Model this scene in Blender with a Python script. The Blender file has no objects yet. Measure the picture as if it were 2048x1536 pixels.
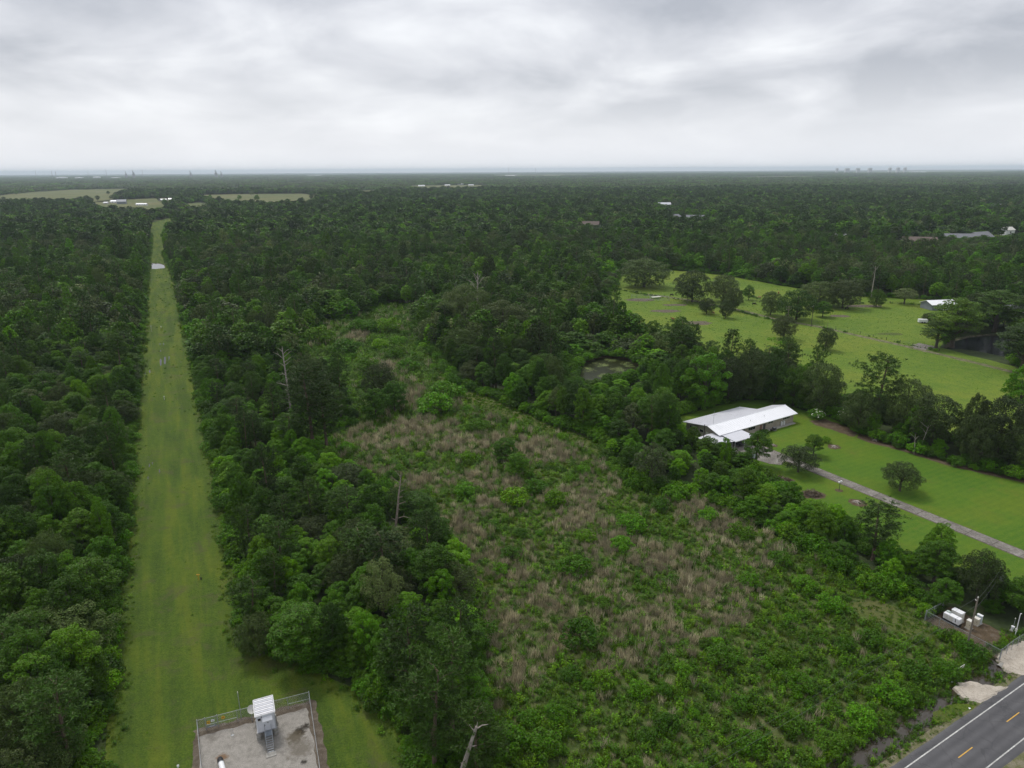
import bpy, bmesh, math, random
import numpy as np
from mathutils import Vector, Matrix
from mathutils.geometry import delaunay_2d_cdt

R = math.radians
sc = bpy.context.scene
COL = sc.collection

# ------------------------------------------------------------------ camera
HAZE_DENSITY = 0.000052
FPX, CAM_H, ROLL, HOR_Y = 1384.0, 74.0, 0.0056, 340.5
PITCH = math.atan((768 - HOR_Y) / FPX)
cam = bpy.data.cameras.new('camera')
cam.sensor_width = 36.0
cam.lens = 36.0 * FPX / 2048.0
cam.clip_start = 0.5
cam.clip_end = 90000
camo = bpy.data.objects.new('camera', cam)
COL.objects.link(camo)
camo.matrix_world = (Matrix.Translation((0, 0, CAM_H)) @ Matrix.Rotation(math.pi / 2 - PITCH, 4, 'X')
                     @ Matrix.Rotation(-ROLL, 4, 'Z'))
sc.camera = camo

# ------------------------------------------------------------------ sky: broken overcast over a Nishita sky
SUN_EL, SUN_AZ = 58.0, -35.0      # azimuth from +Y towards +X
world = bpy.data.worlds.new('World')
sc.world = world
world.use_nodes = True
nt = world.node_tree
nt.nodes.clear()
N, L = nt.nodes.new, nt.links.new
w_out = N('ShaderNodeOutputWorld')
w_mix = N('ShaderNodeMixShader')
sky = N('ShaderNodeTexSky')
sky.sky_type = 'NISHITA'
sky.sun_disc = False
sky.sun_elevation = R(SUN_EL)
sky.sun_rotation = R(SUN_AZ)
sky.air_density = 1.2
sky.dust_density = 2.0
bg_sky = N('ShaderNodeBackground')
bg_sky.inputs['Strength'].default_value = 0.1
L(sky.outputs[0], bg_sky.inputs['Color'])
tc = N('ShaderNodeTexCoord')
sep = N('ShaderNodeSeparateXYZ')
L(tc.outputs['Generated'], sep.inputs[0])


def wmath(op, a, b=None, clamp=False):
    m = N('ShaderNodeMath')
    m.operation = op
    m.use_clamp = clamp
    for i, v in enumerate((a, b)):
        if v is None:
            continue
        if isinstance(v, (int, float)):
            m.inputs[i].default_value = v
        else:
            L(v, m.inputs[i])
    return m.outputs[0]


dz = wmath('ADD', wmath('MAXIMUM', sep.outputs[2], 0.0), 0.27)
cx = wmath('ADD', wmath('DIVIDE', sep.outputs[0], dz), 1.5)
cy = wmath('DIVIDE', sep.outputs[1], dz)
comb = N('ShaderNodeCombineXYZ')
L(cx, comb.inputs[0])
L(cy, comb.inputs[1])
comb.inputs[2].default_value = 3.7
n1 = N('ShaderNodeTexNoise')
n1.inputs['Scale'].default_value = 1.9
n1.inputs['Detail'].default_value = 7
n1.inputs['Roughness'].default_value = 0.5
n1.inputs['Distortion'].default_value = 0.35
L(comb.outputs[0], n1.inputs['Vector'])
n2 = N('ShaderNodeTexNoise')
n2.inputs['Scale'].default_value = 0.6
n2.inputs['Detail'].default_value = 3
L(comb.outputs[0], n2.inputs['Vector'])
cl = wmath('ADD', wmath('MULTIPLY', n1.outputs[0], 0.74), wmath('MULTIPLY', n2.outputs[0], 0.26))
ramp = N('ShaderNodeValToRGB')
e = ramp.color_ramp.elements
e[0].position, e[0].color = 0.37, (0.33, 0.345, 0.385, 1)
e[1].position, e[1].color = 0.64, (0.70, 0.71, 0.73, 1)
m_ = ramp.color_ramp.elements.new(0.50)
m_.color = (0.50, 0.51, 0.545, 1)
L(cl, ramp.inputs[0])
hz = N('ShaderNodeMapRange')
hz.inputs['From Min'].default_value = 0.0
hz.inputs['From Max'].default_value = 0.15
hz.inputs['To Min'].default_value = 0.92
hz.inputs['To Max'].default_value = 0.0
hz.interpolation_type = 'SMOOTHSTEP'
L(sep.outputs[2], hz.inputs[0])
mixc = N('ShaderNodeMix')
mixc.data_type = 'RGBA'
L(hz.outputs[0], mixc.inputs[0])
L(ramp.outputs[0], mixc.inputs[6])
mixc.inputs[7].default_value = (0.635, 0.65, 0.685, 1)
bg_cl = N('ShaderNodeBackground')
L(mixc.outputs[2], bg_cl.inputs['Color'])
bg_cl.inputs['Strength'].default_value = 1.02
w_mix.inputs[0].default_value = 0.93
L(bg_sky.outputs[0], w_mix.inputs[1])
L(bg_cl.outputs[0], w_mix.inputs[2])
L(w_mix.outputs[0], w_out.inputs['Surface'])

sun = bpy.data.lights.new('sun', 'SUN')
sun.energy = 1.5
sun.angle = R(14)
sun.color = (1.0, 0.96, 0.9)
suno = bpy.data.objects.new('sun', sun)
COL.objects.link(suno)
sdir = Vector((math.sin(R(SUN_AZ)) * math.cos(R(SUN_EL)), math.cos(R(SUN_AZ)) * math.cos(R(SUN_EL)), math.sin(R(SUN_EL))))
suno.rotation_euler = sdir.to_track_quat('Z', 'Y').to_euler()
suno.location = (0, 0, 200)

vs = sc.view_settings
vs.view_transform = 'Standard'
vs.look = 'None'
vs.exposure = 0.54
vs.gamma = 1.0
vs.use_curve_mapping = False
cyc = sc.cycles
cyc.use_denoising = True
cyc.max_bounces = 6
cyc.diffuse_bounces = 3
cyc.glossy_bounces = 2
cyc.transmission_bounces = 3
cyc.transparent_max_bounces = 8
cyc.volume_bounces = 1
cyc.use_adaptive_sampling = True
cyc.adaptive_threshold = 0.015
cyc.caustics_reflective = False
cyc.caustics_refractive = False

# ------------------------------------------------------------------ surveying: photo point -> place on the ground
_s, _c = math.sin(PITCH), math.cos(PITCH)
_cr, _sr = math.cos(ROLL), math.sin(ROLL)


def g(px, py, z=0.0):
    x = (px - 1024) / FPX
    y = (768 - py) / FPX
    x, y = x * _cr + y * _sr, -x * _sr + y * _cr
    t = (CAM_H - z) / (_s - y * _c)
    return (x * t, (_c + y * _s) * t)


def G3(px, py, z=0.0):
    a = g(px, py, z)
    return Vector((a[0], a[1], z))


def proj(x, y, z):
    d = y * _c - (z - CAM_H) * _s
    u = y * _s + (z - CAM_H) * _c
    X, Y = x / d, u / d
    X, Y = X * _cr - Y * _sr, X * _sr + Y * _cr
    return 1024 + FPX * X, 768 - FPX * Y


def height_to(px, py, top):
    x, y = g(px, py)
    lo, hi = 0.0, 70.0
    for _ in range(40):
        m = (lo + hi) / 2
        if proj(x, y, m)[1] > top:
            lo = m
        else:
            hi = m
    return lo


def depth_of(x, y):
    return y * _c + CAM_H * _s


# ------------------------------------------------------------------ materials
MATS = {}


def newmat(name):
    m = bpy.data.materials.new(name)
    m.use_nodes = True
    MATS[name] = m
    t = m.node_tree
    t.nodes.clear()
    out = t.nodes.new('ShaderNodeOutputMaterial')
    return m, t, out


def ramp_node(t, stops):
    r = t.nodes.new('ShaderNodeValToRGB')
    el = r.color_ramp.elements
    while len(el) < len(stops):
        el.new(0.5)
    for e_, (p, c) in zip(el, stops):
        e_.position = p
        e_.color = (*c, 1)
    return r


def noise_node(t, scale, detail=4, rough=0.55, vec=None, dist=0.0):
    n = t.nodes.new('ShaderNodeTexNoise')
    n.inputs['Scale'].default_value = scale
    n.inputs['Detail'].default_value = detail
    n.inputs['Roughness'].default_value = rough
    n.inputs['Distortion'].default_value = dist
    if vec is not None:
        t.links.new(vec, n.inputs['Vector'])
    return n


def mixrgb(t, fac, a, b, blend='MIX'):
    m = t.nodes.new('ShaderNodeMix')
    m.data_type = 'RGBA'
    m.blend_type = blend
    for sock, v in ((m.inputs[0], fac), (m.inputs[6], a), (m.inputs[7], b)):
        if isinstance(v, (int, float)):
            sock.default_value = v
        elif isinstance(v, tuple):
            sock.default_value = (*v, 1) if len(v) == 3 else v
        else:
            t.links.new(v, sock)
    return m.outputs[2]


def tmath(t, op, a, b=0.5, clamp=False):
    m = t.nodes.new('ShaderNodeMath')
    m.operation = op
    m.use_clamp = clamp
    for i, v in enumerate((a, b)):
        if isinstance(v, (int, float)):
            m.inputs[i].default_value = v
        else:
            t.links.new(v, m.inputs[i])
    return m.outputs[0]


def solid(name, col, rough=0.7, var=0.18, scale=3.0, metal=0.0, spec=0.4, bump=0.0):
    m, t, out = newmat(name)
    b = t.nodes.new('ShaderNodeBsdfPrincipled')
    b.inputs['Roughness'].default_value = rough
    b.inputs['Metallic'].default_value = metal
    b.inputs['Specular IOR Level'].default_value = spec
    tcn = t.nodes.new('ShaderNodeTexCoord')
    n = noise_node(t, scale, 5, 0.6, tcn.outputs['Object'])
    lo = tuple(c * (1 - var) for c in col)
    hi = tuple(min(1, c * (1 + var)) for c in col)
    r = ramp_node(t, [(0.3, lo), (0.7, hi)])
    t.links.new(n.outputs[0], r.inputs[0])
    t.links.new(r.outputs[0], b.inputs['Base Color'])
    if bump:
        bp = t.nodes.new('ShaderNodeBump')
        bp.inputs['Strength'].default_value = bump
        bp.inputs['Distance'].default_value = 0.05
        t.links.new(n.outputs[0], bp.inputs['Height'])
        t.links.new(bp.outputs[0], b.inputs['Normal'])
    t.links.new(b.outputs[0], out.inputs['Surface'])
    return m


def ground_mat(name, layers, bump=0.3, bump_scale=6.0, bump_dist=0.15, rough=0.9, extra=None):
    """layers: list of (scale, detail, stops, blendfactor) mixed in turn over world position."""
    m, t, out = newmat(name)
    geo = t.nodes.new('ShaderNodeNewGeometry')
    pos = geo.outputs['Position']
    col = None
    for (scale, det, stops, fac) in layers:
        n = noise_node(t, scale, det, 0.6, pos, 0.2)
        r = ramp_node(t, [(0.5 + (p_ - 0.5) * 0.62, c_) for p_, c_ in stops])
        t.links.new(n.outputs[0], r.inputs[0])
        col = r.outputs[0] if col is None else mixrgb(t, fac, col, r.outputs[0])
    if extra:
        col = extra(t, pos, col)
    b = t.nodes.new('ShaderNodeBsdfPrincipled')
    b.inputs['Roughness'].default_value = rough
    b.inputs['Specular IOR Level'].default_value = 0.15
    t.links.new(col, b.inputs['Base Color'])
    if bump:
        n = noise_node(t, bump_scale, 4, 0.65, pos)
        bp = t.nodes.new('ShaderNodeBump')
        bp.inputs['Strength'].default_value = bump
        bp.inputs['Distance'].default_value = bump_dist
        t.links.new(n.outputs[0], bp.inputs['Height'])
        t.links.new(bp.outputs[0], b.inputs['Normal'])
    t.links.new(b.outputs[0], out.inputs['Surface'])
    return m


def leaf_mat(name, cols, trans=0.25, island=0.35, rough=0.55, spec=0.25):
    """cols: three greens picked per plant; each leaf spray varies a little on its own."""
    m, t, out = newmat(name)
    oi = t.nodes.new('ShaderNodeObjectInfo')
    geo = t.nodes.new('ShaderNodeNewGeometry')
    nz = noise_node(t, 0.021, 2, 0.5, geo.outputs['Position'])
    f = tmath(t, 'ADD', tmath(t, 'MULTIPLY', oi.outputs['Random'], 0.7), tmath(t, 'MULTIPLY', nz.outputs[0], 0.5))
    f = tmath(t, 'SUBTRACT', f, 0.1)
    r = ramp_node(t, [(0.0, cols[0]), (0.5, cols[1]), (1.0, cols[2])])
    t.links.new(f, r.inputs[0])
    ri = geo.outputs['Random Per Island']
    v = tmath(t, 'ADD', tmath(t, 'MULTIPLY', ri, 2 * island), 1 - island)
    pl = tmath(t, 'FRACT', tmath(t, 'MULTIPLY', oi.outputs['Random'], 7.137))
    v = tmath(t, 'MULTIPLY', v, tmath(t, 'ADD', tmath(t, 'MULTIPLY', tmath(t, 'POWER', pl, 1.7), 0.85), 0.70))
    hsv = t.nodes.new('ShaderNodeHueSaturation')
    hsv.inputs['Saturation'].default_value = 1.22
    t.links.new(r.outputs[0], hsv.inputs['Color'])
    t.links.new(v, hsv.inputs['Value'])
    hue = tmath(t, 'ADD', tmath(t, 'MULTIPLY', ri, 0.03), 0.497)
    t.links.new(hue, hsv.inputs['Hue'])
    b = t.nodes.new('ShaderNodeBsdfPrincipled')
    b.inputs['Roughness'].default_value = rough
    b.inputs['Specular IOR Level'].default_value = spec
    t.links.new(hsv.outputs[0], b.inputs['Base Color'])
    tr = t.nodes.new('ShaderNodeBsdfTranslucent')
    t.links.new(hsv.outputs[0], tr.inputs['Color'])
    mx = t.nodes.new('ShaderNodeMixShader')
    mx.inputs[0].default_value = trans
    t.links.new(b.outputs[0], mx.inputs[1])
    t.links.new(tr.outputs[0], mx.inputs[2])
    t.links.new(mx.outputs[0], out.inputs['Surface'])
    return m


def water_mat(name, col, rough=0.04, bump=0.05, scale=2.5, dist=0.03):
    m, t, out = newmat(name)
    b = t.nodes.new('ShaderNodeBsdfPrincipled')
    b.inputs['Base Color'].default_value = (*col, 1)
    b.inputs['Roughness'].default_value = rough
    b.inputs['IOR'].default_value = 1.333
    b.inputs['Specular IOR Level'].default_value = 0.5
    geo = t.nodes.new('ShaderNodeNewGeometry')
    n = noise_node(t, scale, 3, 0.5, geo.outputs['Position'])
    bp = t.nodes.new('ShaderNodeBump')
    bp.inputs['Strength'].default_value = bump
    bp.inputs['Distance'].default_value = dist
    t.links.new(n.outputs[0], bp.inputs['Height'])
    t.links.new(bp.outputs[0], b.inputs['Normal'])
    t.links.new(b.outputs[0], out.inputs['Surface'])
    return m


def fence_mat(name, pitch=0.06, dens=0.10):
    m, t, out = newmat(name)
    geo = t.nodes.new('ShaderNodeTexCoord')
    sp = t.nodes.new('ShaderNodeSeparateXYZ')
    t.links.new(geo.outputs['Object'], sp.inputs[0])
    a = tmath(t, 'FRACT', tmath(t, 'DIVIDE', tmath(t, 'ADD', sp.outputs[0], sp.outputs[2]), pitch))
    b_ = tmath(t, 'FRACT', tmath(t, 'DIVIDE', tmath(t, 'ADD', tmath(t, 'SUBTRACT', sp.outputs[0], sp.outputs[2]), 50.0), pitch))
    wv = tmath(t, 'MAXIMUM', tmath(t, 'LESS_THAN', a, dens * 0.5), tmath(t, 'LESS_THAN', b_, dens * 0.5))
    b = t.nodes.new('ShaderNodeBsdfPrincipled')
    b.inputs['Base Color'].default_value = (0.42, 0.44, 0.46, 1)
    b.inputs['Roughness'].default_value = 0.5
    b.inputs['Metallic'].default_value = 0.3
    tp = t.nodes.new('ShaderNodeBsdfTransparent')
    mx = t.nodes.new('ShaderNodeMixShader')
    t.links.new(wv, mx.inputs[0])
    t.links.new(tp.outputs[0], mx.inputs[1])
    t.links.new(b.outputs[0], mx.inputs[2])
    t.links.new(mx.outputs[0], out.inputs['Surface'])
    return m


GND = {}
GND['forest_floor'] = ground_mat('forest_floor', [
    (0.35, 5, [(0.3, (0.030, 0.046, 0.014)), (0.7, (0.066, 0.088, 0.026))], 1),
    (0.0022, 6, [(0.35, (0.022, 0.036, 0.016)), (0.6, (0.036, 0.052, 0.022)), (0.72, (0.10, 0.12, 0.045))], 0.5)], bump=0.4, bump_scale=1.2)
def strip_streaks(t, pos, col):
    """mower lanes and rutted wet ground running along the strip"""
    mp = t.nodes.new('ShaderNodeMapping')
    a0, a1 = g(352, 1150), g(312, 531)
    mp.inputs['Rotation'].default_value = (0, 0, math.atan2(a1[0] - a0[0], a1[1] - a0[1]))
    t.links.new(pos, mp.inputs['Vector'])
    m2 = t.nodes.new('ShaderNodeMapping')
    m2.inputs['Scale'].default_value = (0.26, 0.022, 0.2)
    t.links.new(mp.outputs[0], m2.inputs['Vector'])
    n = noise_node(t, 1.0, 5, 0.6, m2.outputs[0], 0.25)
    r = ramp_node(t, [(0.40, (0.032, 0.066, 0.010)), (0.5, (0.062, 0.112, 0.011)), (0.60, (0.122, 0.152, 0.014))])
    t.links.new(n.outputs[0], r.inputs[0])
    col = mixrgb(t, 0.42, col, r.outputs[0])
    n = noise_node(t, 0.16, 6, 0.7, pos, 0.6)
    r = ramp_node(t, [(0.54, (0, 0, 0)), (0.64, (1, 1, 1))])
    t.links.new(n.outputs[0], r.inputs[0])
    return mixrgb(t, tmath(t, 'MULTIPLY', r.outputs[0], 0.5), col, (0.085, 0.080, 0.040))


GND['strip'] = ground_mat('strip_grass', [
    (0.07, 6, [(0.32, (0.036, 0.072, 0.010)), (0.5, (0.068, 0.124, 0.010)), (0.66, (0.122, 0.160, 0.014))], 1),
    (0.9, 6, [(0.32, (0.026, 0.050, 0.010)), (0.52, (0.066, 0.120, 0.011)), (0.70, (0.128, 0.160, 0.024))], 0.5),
    (4.0, 4, [(0.32, (0.018, 0.040, 0.008)), (0.68, (0.125, 0.165, 0.022))], 0.45)], bump=1.0, bump_scale=2.6, bump_dist=0.3, extra=strip_streaks)


def mow(t, pos, col):
    mp = t.nodes.new('ShaderNodeMapping')
    mp.inputs['Rotation'].default_value = (0, 0, R(-118))
    t.links.new(pos, mp.inputs['Vector'])
    w = t.nodes.new('ShaderNodeTexWave')
    w.inputs['Scale'].default_value = 0.19
    w.inputs['Distortion'].default_value = 1.2
    w.inputs['Detail'].default_value = 2
    t.links.new(mp.outputs[0], w.inputs['Vector'])
    col = mixrgb(t, tmath(t, 'MULTIPLY', w.outputs[1], 0.12), col, (0.15, 0.20, 0.014))
    n = noise_node(t, 0.22, 6, 0.7, pos, 0.5)
    r = ramp_node(t, [(0.57, (0, 0, 0)), (0.68, (1, 1, 1))])
    t.links.new(n.outputs[0], r.inputs[0])
    return mixrgb(t, tmath(t, 'MULTIPLY', r.outputs[0], 0.5), col, (0.115, 0.120, 0.024))


GND['lawn'] = ground_mat('lawn_grass', [
    (0.04, 6, [(0.32, (0.042, 0.124, 0.009)), (0.5, (0.070, 0.152, 0.010)), (0.66, (0.118, 0.162, 0.012))], 1),
    (0.5, 6, [(0.30, (0.042, 0.114, 0.009)), (0.70, (0.100, 0.170, 0.014))], 0.4),
    (3.0, 5, [(0.32, (0.030, 0.082, 0.008)), (0.70, (0.105, 0.158, 0.018))], 0.35)], bump=0.6, bump_scale=4, extra=mow)
GND['pasture'] = ground_mat('pasture_grass', [
    (0.025, 6, [(0.34, (0.070, 0.142, 0.014)), (0.5, (0.112, 0.180, 0.018)), (0.66, (0.165, 0.200, 0.024))], 1),
    (0.3, 6, [(0.32, (0.050, 0.100, 0.014)), (0.5, (0.110, 0.174, 0.018)), (0.70, (0.165, 0.192, 0.030))], 0.4),
    (1.6, 5, [(0.36, (0.036, 0.076, 0.012)), (0.50, (0.112, 0.178, 0.018)), (0.66, (0.155, 0.205, 0.026))], 0.35)], bump=0.8, bump_scale=1.6, bump_dist=0.25)
GND['scrub'] = ground_mat('scrub_soil', [
    (0.06, 6, [(0.34, (0.050, 0.086, 0.016)), (0.5, (0.078, 0.112, 0.026)), (0.66, (0.120, 0.128, 0.050))], 1),
    (1.2, 6, [(0.30, (0.030, 0.050, 0.013)), (0.55, (0.078, 0.105, 0.028)), (0.74, (0.16, 0.145, 0.085))], 0.5)], bump=0.8, bump_scale=2.5)
GND['track'] = ground_mat('track_grass', [
    (0.12, 6, [(0.30, (0.050, 0.082, 0.018)), (0.5, (0.080, 0.108, 0.022)), (0.72, (0.115, 0.112, 0.042))], 1),
    (1.8, 5, [(0.30, (0.034, 0.062, 0.014)), (0.70, (0.110, 0.122, 0.034))], 0.45)], bump=0.9, bump_scale=2, bump_dist=0.3)
GND['far_field'] = ground_mat('far_field_grass', [
    (0.006, 6, [(0.32, (0.070, 0.098, 0.026)), (0.5, (0.105, 0.118, 0.038)), (0.68, (0.140, 0.132, 0.055))], 1),
    (0.05, 4, [(0.30, (0.07, 0.092, 0.026)), (0.70, (0.140, 0.138, 0.055))], 0.4)], bump=0)


def limestone_spots(t, pos, col):
    v = noise_node(t, 0.5, 6, 0.7, pos)
    r = ramp_node(t, [(0.54, (0, 0, 0)), (0.66, (1, 1, 1))])
    t.links.new(v.outputs[0], r.inputs[0])
    col = mixrgb(t, tmath(t, 'MULTIPLY', r.outputs[0], 0.45), col, (0.13, 0.12, 0.105))
    for (cx_, cy_, rr, cc, k) in GRAVEL_STAINS:
        d = t.nodes.new('ShaderNodeVectorMath')
        d.operation = 'DISTANCE'
        wob = noise_node(t, 1.6, 5, 0.65, pos)
        sc_ = t.nodes.new('ShaderNodeVectorMath')
        sc_.operation = 'ADD'
        t.links.new(pos, sc_.inputs[0])
        sub = t.nodes.new('ShaderNodeVectorMath')
        sub.operation = 'SCALE'
        sub.inputs['Scale'].default_value = 2.2 * rr
        s0 = t.nodes.new('ShaderNodeVectorMath')
        s0.operation = 'SUBTRACT'
        s0.inputs[1].default_value = (0.5, 0.5, 0.5)
        t.links.new(wob.outputs[1], s0.inputs[0])
        t.links.new(s0.outputs[0], sub.inputs[0])
        t.links.new(sub.outputs[0], sc_.inputs[1])
        t.links.new(sc_.outputs[0], d.inputs[0])
        d.inputs[1].default_value = (cx_, cy_, 0)
        fac = t.nodes.new('ShaderNodeMapRange')
        fac.inputs['From Min'].default_value = rr * 0.45
        fac.inputs['From Max'].default_value = rr * 1.1
        fac.inputs['To Min'].default_value = k
        fac.inputs['To Max'].default_value = 0
        t.links.new(d.outputs['Value'], fac.inputs[0])
        col = mixrgb(t, fac.outputs[0], col, cc)
    return col


GRAVEL_STAINS = [(*g(600, 1462), 0.95, (0.020, 0.016, 0.012), 0.95), (*g(612, 1452), 0.7, (0.024, 0.018, 0.012), 0.9),
                 (*g(590, 1475), 1.5, (0.075, 0.060, 0.036), 0.8), (*g(600, 1500), 1.9, (0.10, 0.085, 0.062), 0.65),
                 (*g(607, 1525), 0.45, (0.02, 0.018, 0.014), 0.9), (*g(425, 1475), 1.0, (0.13, 0.12, 0.10), 0.6),
                 (*g(445, 1515), 0.85, (0.16, 0.085, 0.035), 0.8)]
GND['gravel'] = ground_mat('limestone_gravel', [
    (1.4, 6, [(0.30, (0.22, 0.21, 0.185)), (0.7, (0.33, 0.31, 0.28))], 1),
    (14, 4, [(0.30, (0.14, 0.13, 0.115)), (0.55, (0.29, 0.27, 0.245)), (0.75, (0.42, 0.40, 0.36))], 0.5)], bump=0.7, bump_scale=12, bump_dist=0.04, extra=limestone_spots)
GND['dirt'] = ground_mat('bare_dirt', [
    (1.0, 6, [(0.30, (0.075, 0.058, 0.040)), (0.55, (0.125, 0.100, 0.075)), (0.75, (0.19, 0.165, 0.13))], 1),
    (9, 4, [(0.3, (0.05, 0.042, 0.03)), (0.7, (0.17, 0.145, 0.115))], 0.4)], bump=0.7, bump_scale=8, bump_dist=0.05)
GND['brush_dirt'] = ground_mat('mulched_dirt', [
    (0.8, 6, [(0.30, (0.060, 0.042, 0.024)), (0.55, (0.10, 0.070, 0.042)), (0.75, (0.15, 0.125, 0.10))], 1),
    (6, 4, [(0.3, (0.03, 0.026, 0.016)), (0.7, (0.14, 0.105, 0.07))], 0.45)], bump=0.7, bump_scale=8, bump_dist=0.05)
GND['sand'] = ground_mat('crushed_sand', [
    (0.7, 6, [(0.30, (0.34, 0.30, 0.245)), (0.7, (0.47, 0.425, 0.36))], 1),
    (5, 5, [(0.3, (0.20, 0.18, 0.15)), (0.6, (0.46, 0.41, 0.35))], 0.4)], bump=0.6, bump_scale=6, bump_dist=0.06)


def wheel_paths(t, pos, col):
    sp = t.nodes.new('ShaderNodeSeparateXYZ')
    mp = t.nodes.new('ShaderNodeMapping')
    mp.vector_type = 'TEXTURE'
    mp.inputs['Location'].default_value = (*g(1840, 1516), 0)
    mp.inputs['Rotation'].default_value = (0, 0, R(30.2))
    t.links.new(pos, mp.inputs['Vector'])
    t.links.new(mp.outputs[0], sp.inputs[0])
    w = tmath(t, 'SINE', tmath(t, 'MULTIPLY', sp.outputs[1], 4.7))
    w = tmath(t, 'MULTIPLY', tmath(t, 'ADD', w, 1.0), 0.17)
    col = mixrgb(t, tmath(t, 'MULTIPLY', w, 1.5), col, (0.060, 0.060, 0.064))
    cr = t.nodes.new('ShaderNodeTexVoronoi')
    cr.feature = 'DISTANCE_TO_EDGE'
    cr.inputs['Scale'].default_value = 0.28
    wob = noise_node(t, 0.8, 4, 0.6, pos)
    v = t.nodes.new('ShaderNodeVectorMath')
    v.operation = 'ADD'
    t.links.new(pos, v.inputs[0])
    t.links.new(wob.outputs[1], v.inputs[1])
    t.links.new(v.outputs[0], cr.inputs['Vector'])
    k = tmath(t, 'MULTIPLY', tmath(t, 'LESS_THAN', cr.outputs[0], 0.012), 0.35)
    return mixrgb(t, k, col, (0.04, 0.04, 0.042))


GND['asphalt'] = ground_mat('asphalt', [
    (0.25, 5, [(0.3, (0.080, 0.080, 0.086)), (0.7, (0.112, 0.111, 0.116))], 1),
    (25, 3, [(0.3, (0.05, 0.05, 0.054)), (0.7, (0.15, 0.148, 0.15))], 0.35)], bump=0.4, bump_scale=30, bump_dist=0.01, rough=0.75, extra=wheel_paths)
GND['concrete'] = ground_mat('drive_concrete', [
    (0.35, 6, [(0.3, (0.105, 0.095, 0.082)), (0.55, (0.185, 0.170, 0.150)), (0.75, (0.29, 0.275, 0.25))], 1),
    (3, 5, [(0.3, (0.085, 0.078, 0.068)), (0.7, (0.30, 0.285, 0.26))], 0.45)], bump=0.3, bump_scale=9, bump_dist=0.02)
GND['mudbank'] = ground_mat('muddy_bank', [
    (0.5, 6, [(0.3, (0.070, 0.045, 0.028)), (0.55, (0.12, 0.085, 0.055)), (0.75, (0.10, 0.11, 0.045))], 1)], bump=0.7, bump_scale=4)
GND['ditchbank'] = ground_mat('ditch_bank', [
    (0.6, 6, [(0.3, (0.035, 0.045, 0.016)), (0.55, (0.075, 0.068, 0.042)), (0.75, (0.12, 0.11, 0.08))], 1)], bump=0.8, bump_scale=5)
GND['verge'] = ground_mat('verge_grass', [
    (0.5, 6, [(0.3, (0.070, 0.095, 0.026)), (0.5, (0.12, 0.12, 0.050)), (0.66, (0.22, 0.195, 0.145))], 1),
    (6, 4, [(0.3, (0.05, 0.065, 0.018)), (0.7, (0.21, 0.19, 0.13))], 0.45)], bump=0.8, bump_scale=7, bump_dist=0.06)

WATER_BRIGHT = water_mat('pond_water', (0.035, 0.035, 0.030), 0.03, 0.03, 1.5)
WATER_DARK = water_mat('dark_pond_water', (0.010, 0.012, 0.014), 0.16, 0.45, 1.4, 0.08)
WATER_MUD = water_mat('ditch_water', (0.040, 0.032, 0.022), 0.03, 0.03, 3)
WATER_LILY = water_mat('lily_pond_water', (0.020, 0.024, 0.007), 0.3, 0.04, 2)
WATER_LILY.node_tree.nodes['Principled BSDF'].inputs['Specular IOR Level'].default_value = 0.14
WATER_DARK.node_tree.nodes['Principled BSDF'].inputs['Specular IOR Level'].default_value = 0.9
WATER_MUD.node_tree.nodes['Principled BSDF'].inputs['Specular IOR Level'].default_value = 1.0

LEAF = dict(
    gum=leaf_mat('gum_leaves', [(0.044, 0.082, 0.016), (0.074, 0.130, 0.023), (0.122, 0.190, 0.034)], 0.25, 0.45),
    tallow=leaf_mat('tallow_leaves', [(0.070, 0.138, 0.021), (0.104, 0.190, 0.029), (0.152, 0.242, 0.042)], 0.3, 0.42),
    oak=leaf_mat('oak_leaves', [(0.044, 0.062, 0.020), (0.062, 0.084, 0.027), (0.092, 0.112, 0.042)], 0.15, 0.45),
    pine=leaf_mat('pine_needles', [(0.036, 0.060, 0.015), (0.048, 0.079, 0.019), (0.068, 0.104, 0.027)], 0.12, 0.4),
    cypress=leaf_mat('cypress_leaves', [(0.044, 0.074, 0.016), (0.058, 0.092, 0.018), (0.080, 0.116, 0.022)], 0.2),
    shrub=leaf_mat('shrub_leaves', [(0.068, 0.136, 0.017), (0.095, 0.180, 0.022), (0.150, 0.235, 0.030)], 0.3, 0.4),
    weed=leaf_mat('weed_leaves', [(0.058, 0.118, 0.015), (0.095, 0.168, 0.021), (0.148, 0.222, 0.032)], 0.3, 0.45),
    tan=leaf_mat('dry_stems', [(0.30, 0.262, 0.185), (0.38, 0.335, 0.25), (0.46, 0.41, 0.315)], 0.2, 0.4),
    grass=leaf_mat('tall_grass', [(0.074, 0.118, 0.022), (0.108, 0.152, 0.030), (0.158, 0.178, 0.052)], 0.3, 0.4),
    grey=leaf_mat('grey_leaves', [(0.078, 0.100, 0.040), (0.105, 0.126, 0.050), (0.140, 0.160, 0.065)], 0.15, 0.4),
    pad=leaf_mat('lily_pads', [(0.10, 0.13, 0.045), (0.13, 0.155, 0.06), (0.18, 0.195, 0.09)], 0.0, 0.3),
    brush=leaf_mat('dead_brush', [(0.11, 0.080, 0.062), (0.14, 0.108, 0.086), (0.19, 0.15, 0.12)], 0.0, 0.4),
    bloom=leaf_mat('white_blooms', [(0.6, 0.6, 0.5), (0.7, 0.7, 0.6), (0.8, 0.8, 0.7)], 0.1, 0.1),
)
BARK = solid('bark', (0.085, 0.070, 0.055), 0.95, 0.35, 4, bump=0.5)
PINEBARK = solid('pine_bark', (0.12, 0.085, 0.062), 0.95, 0.35, 4, bump=0.5)
SNAG = solid('bleached_wood', (0.30, 0.265, 0.235), 0.9, 0.35, 2.2, bump=0.5)
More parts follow.
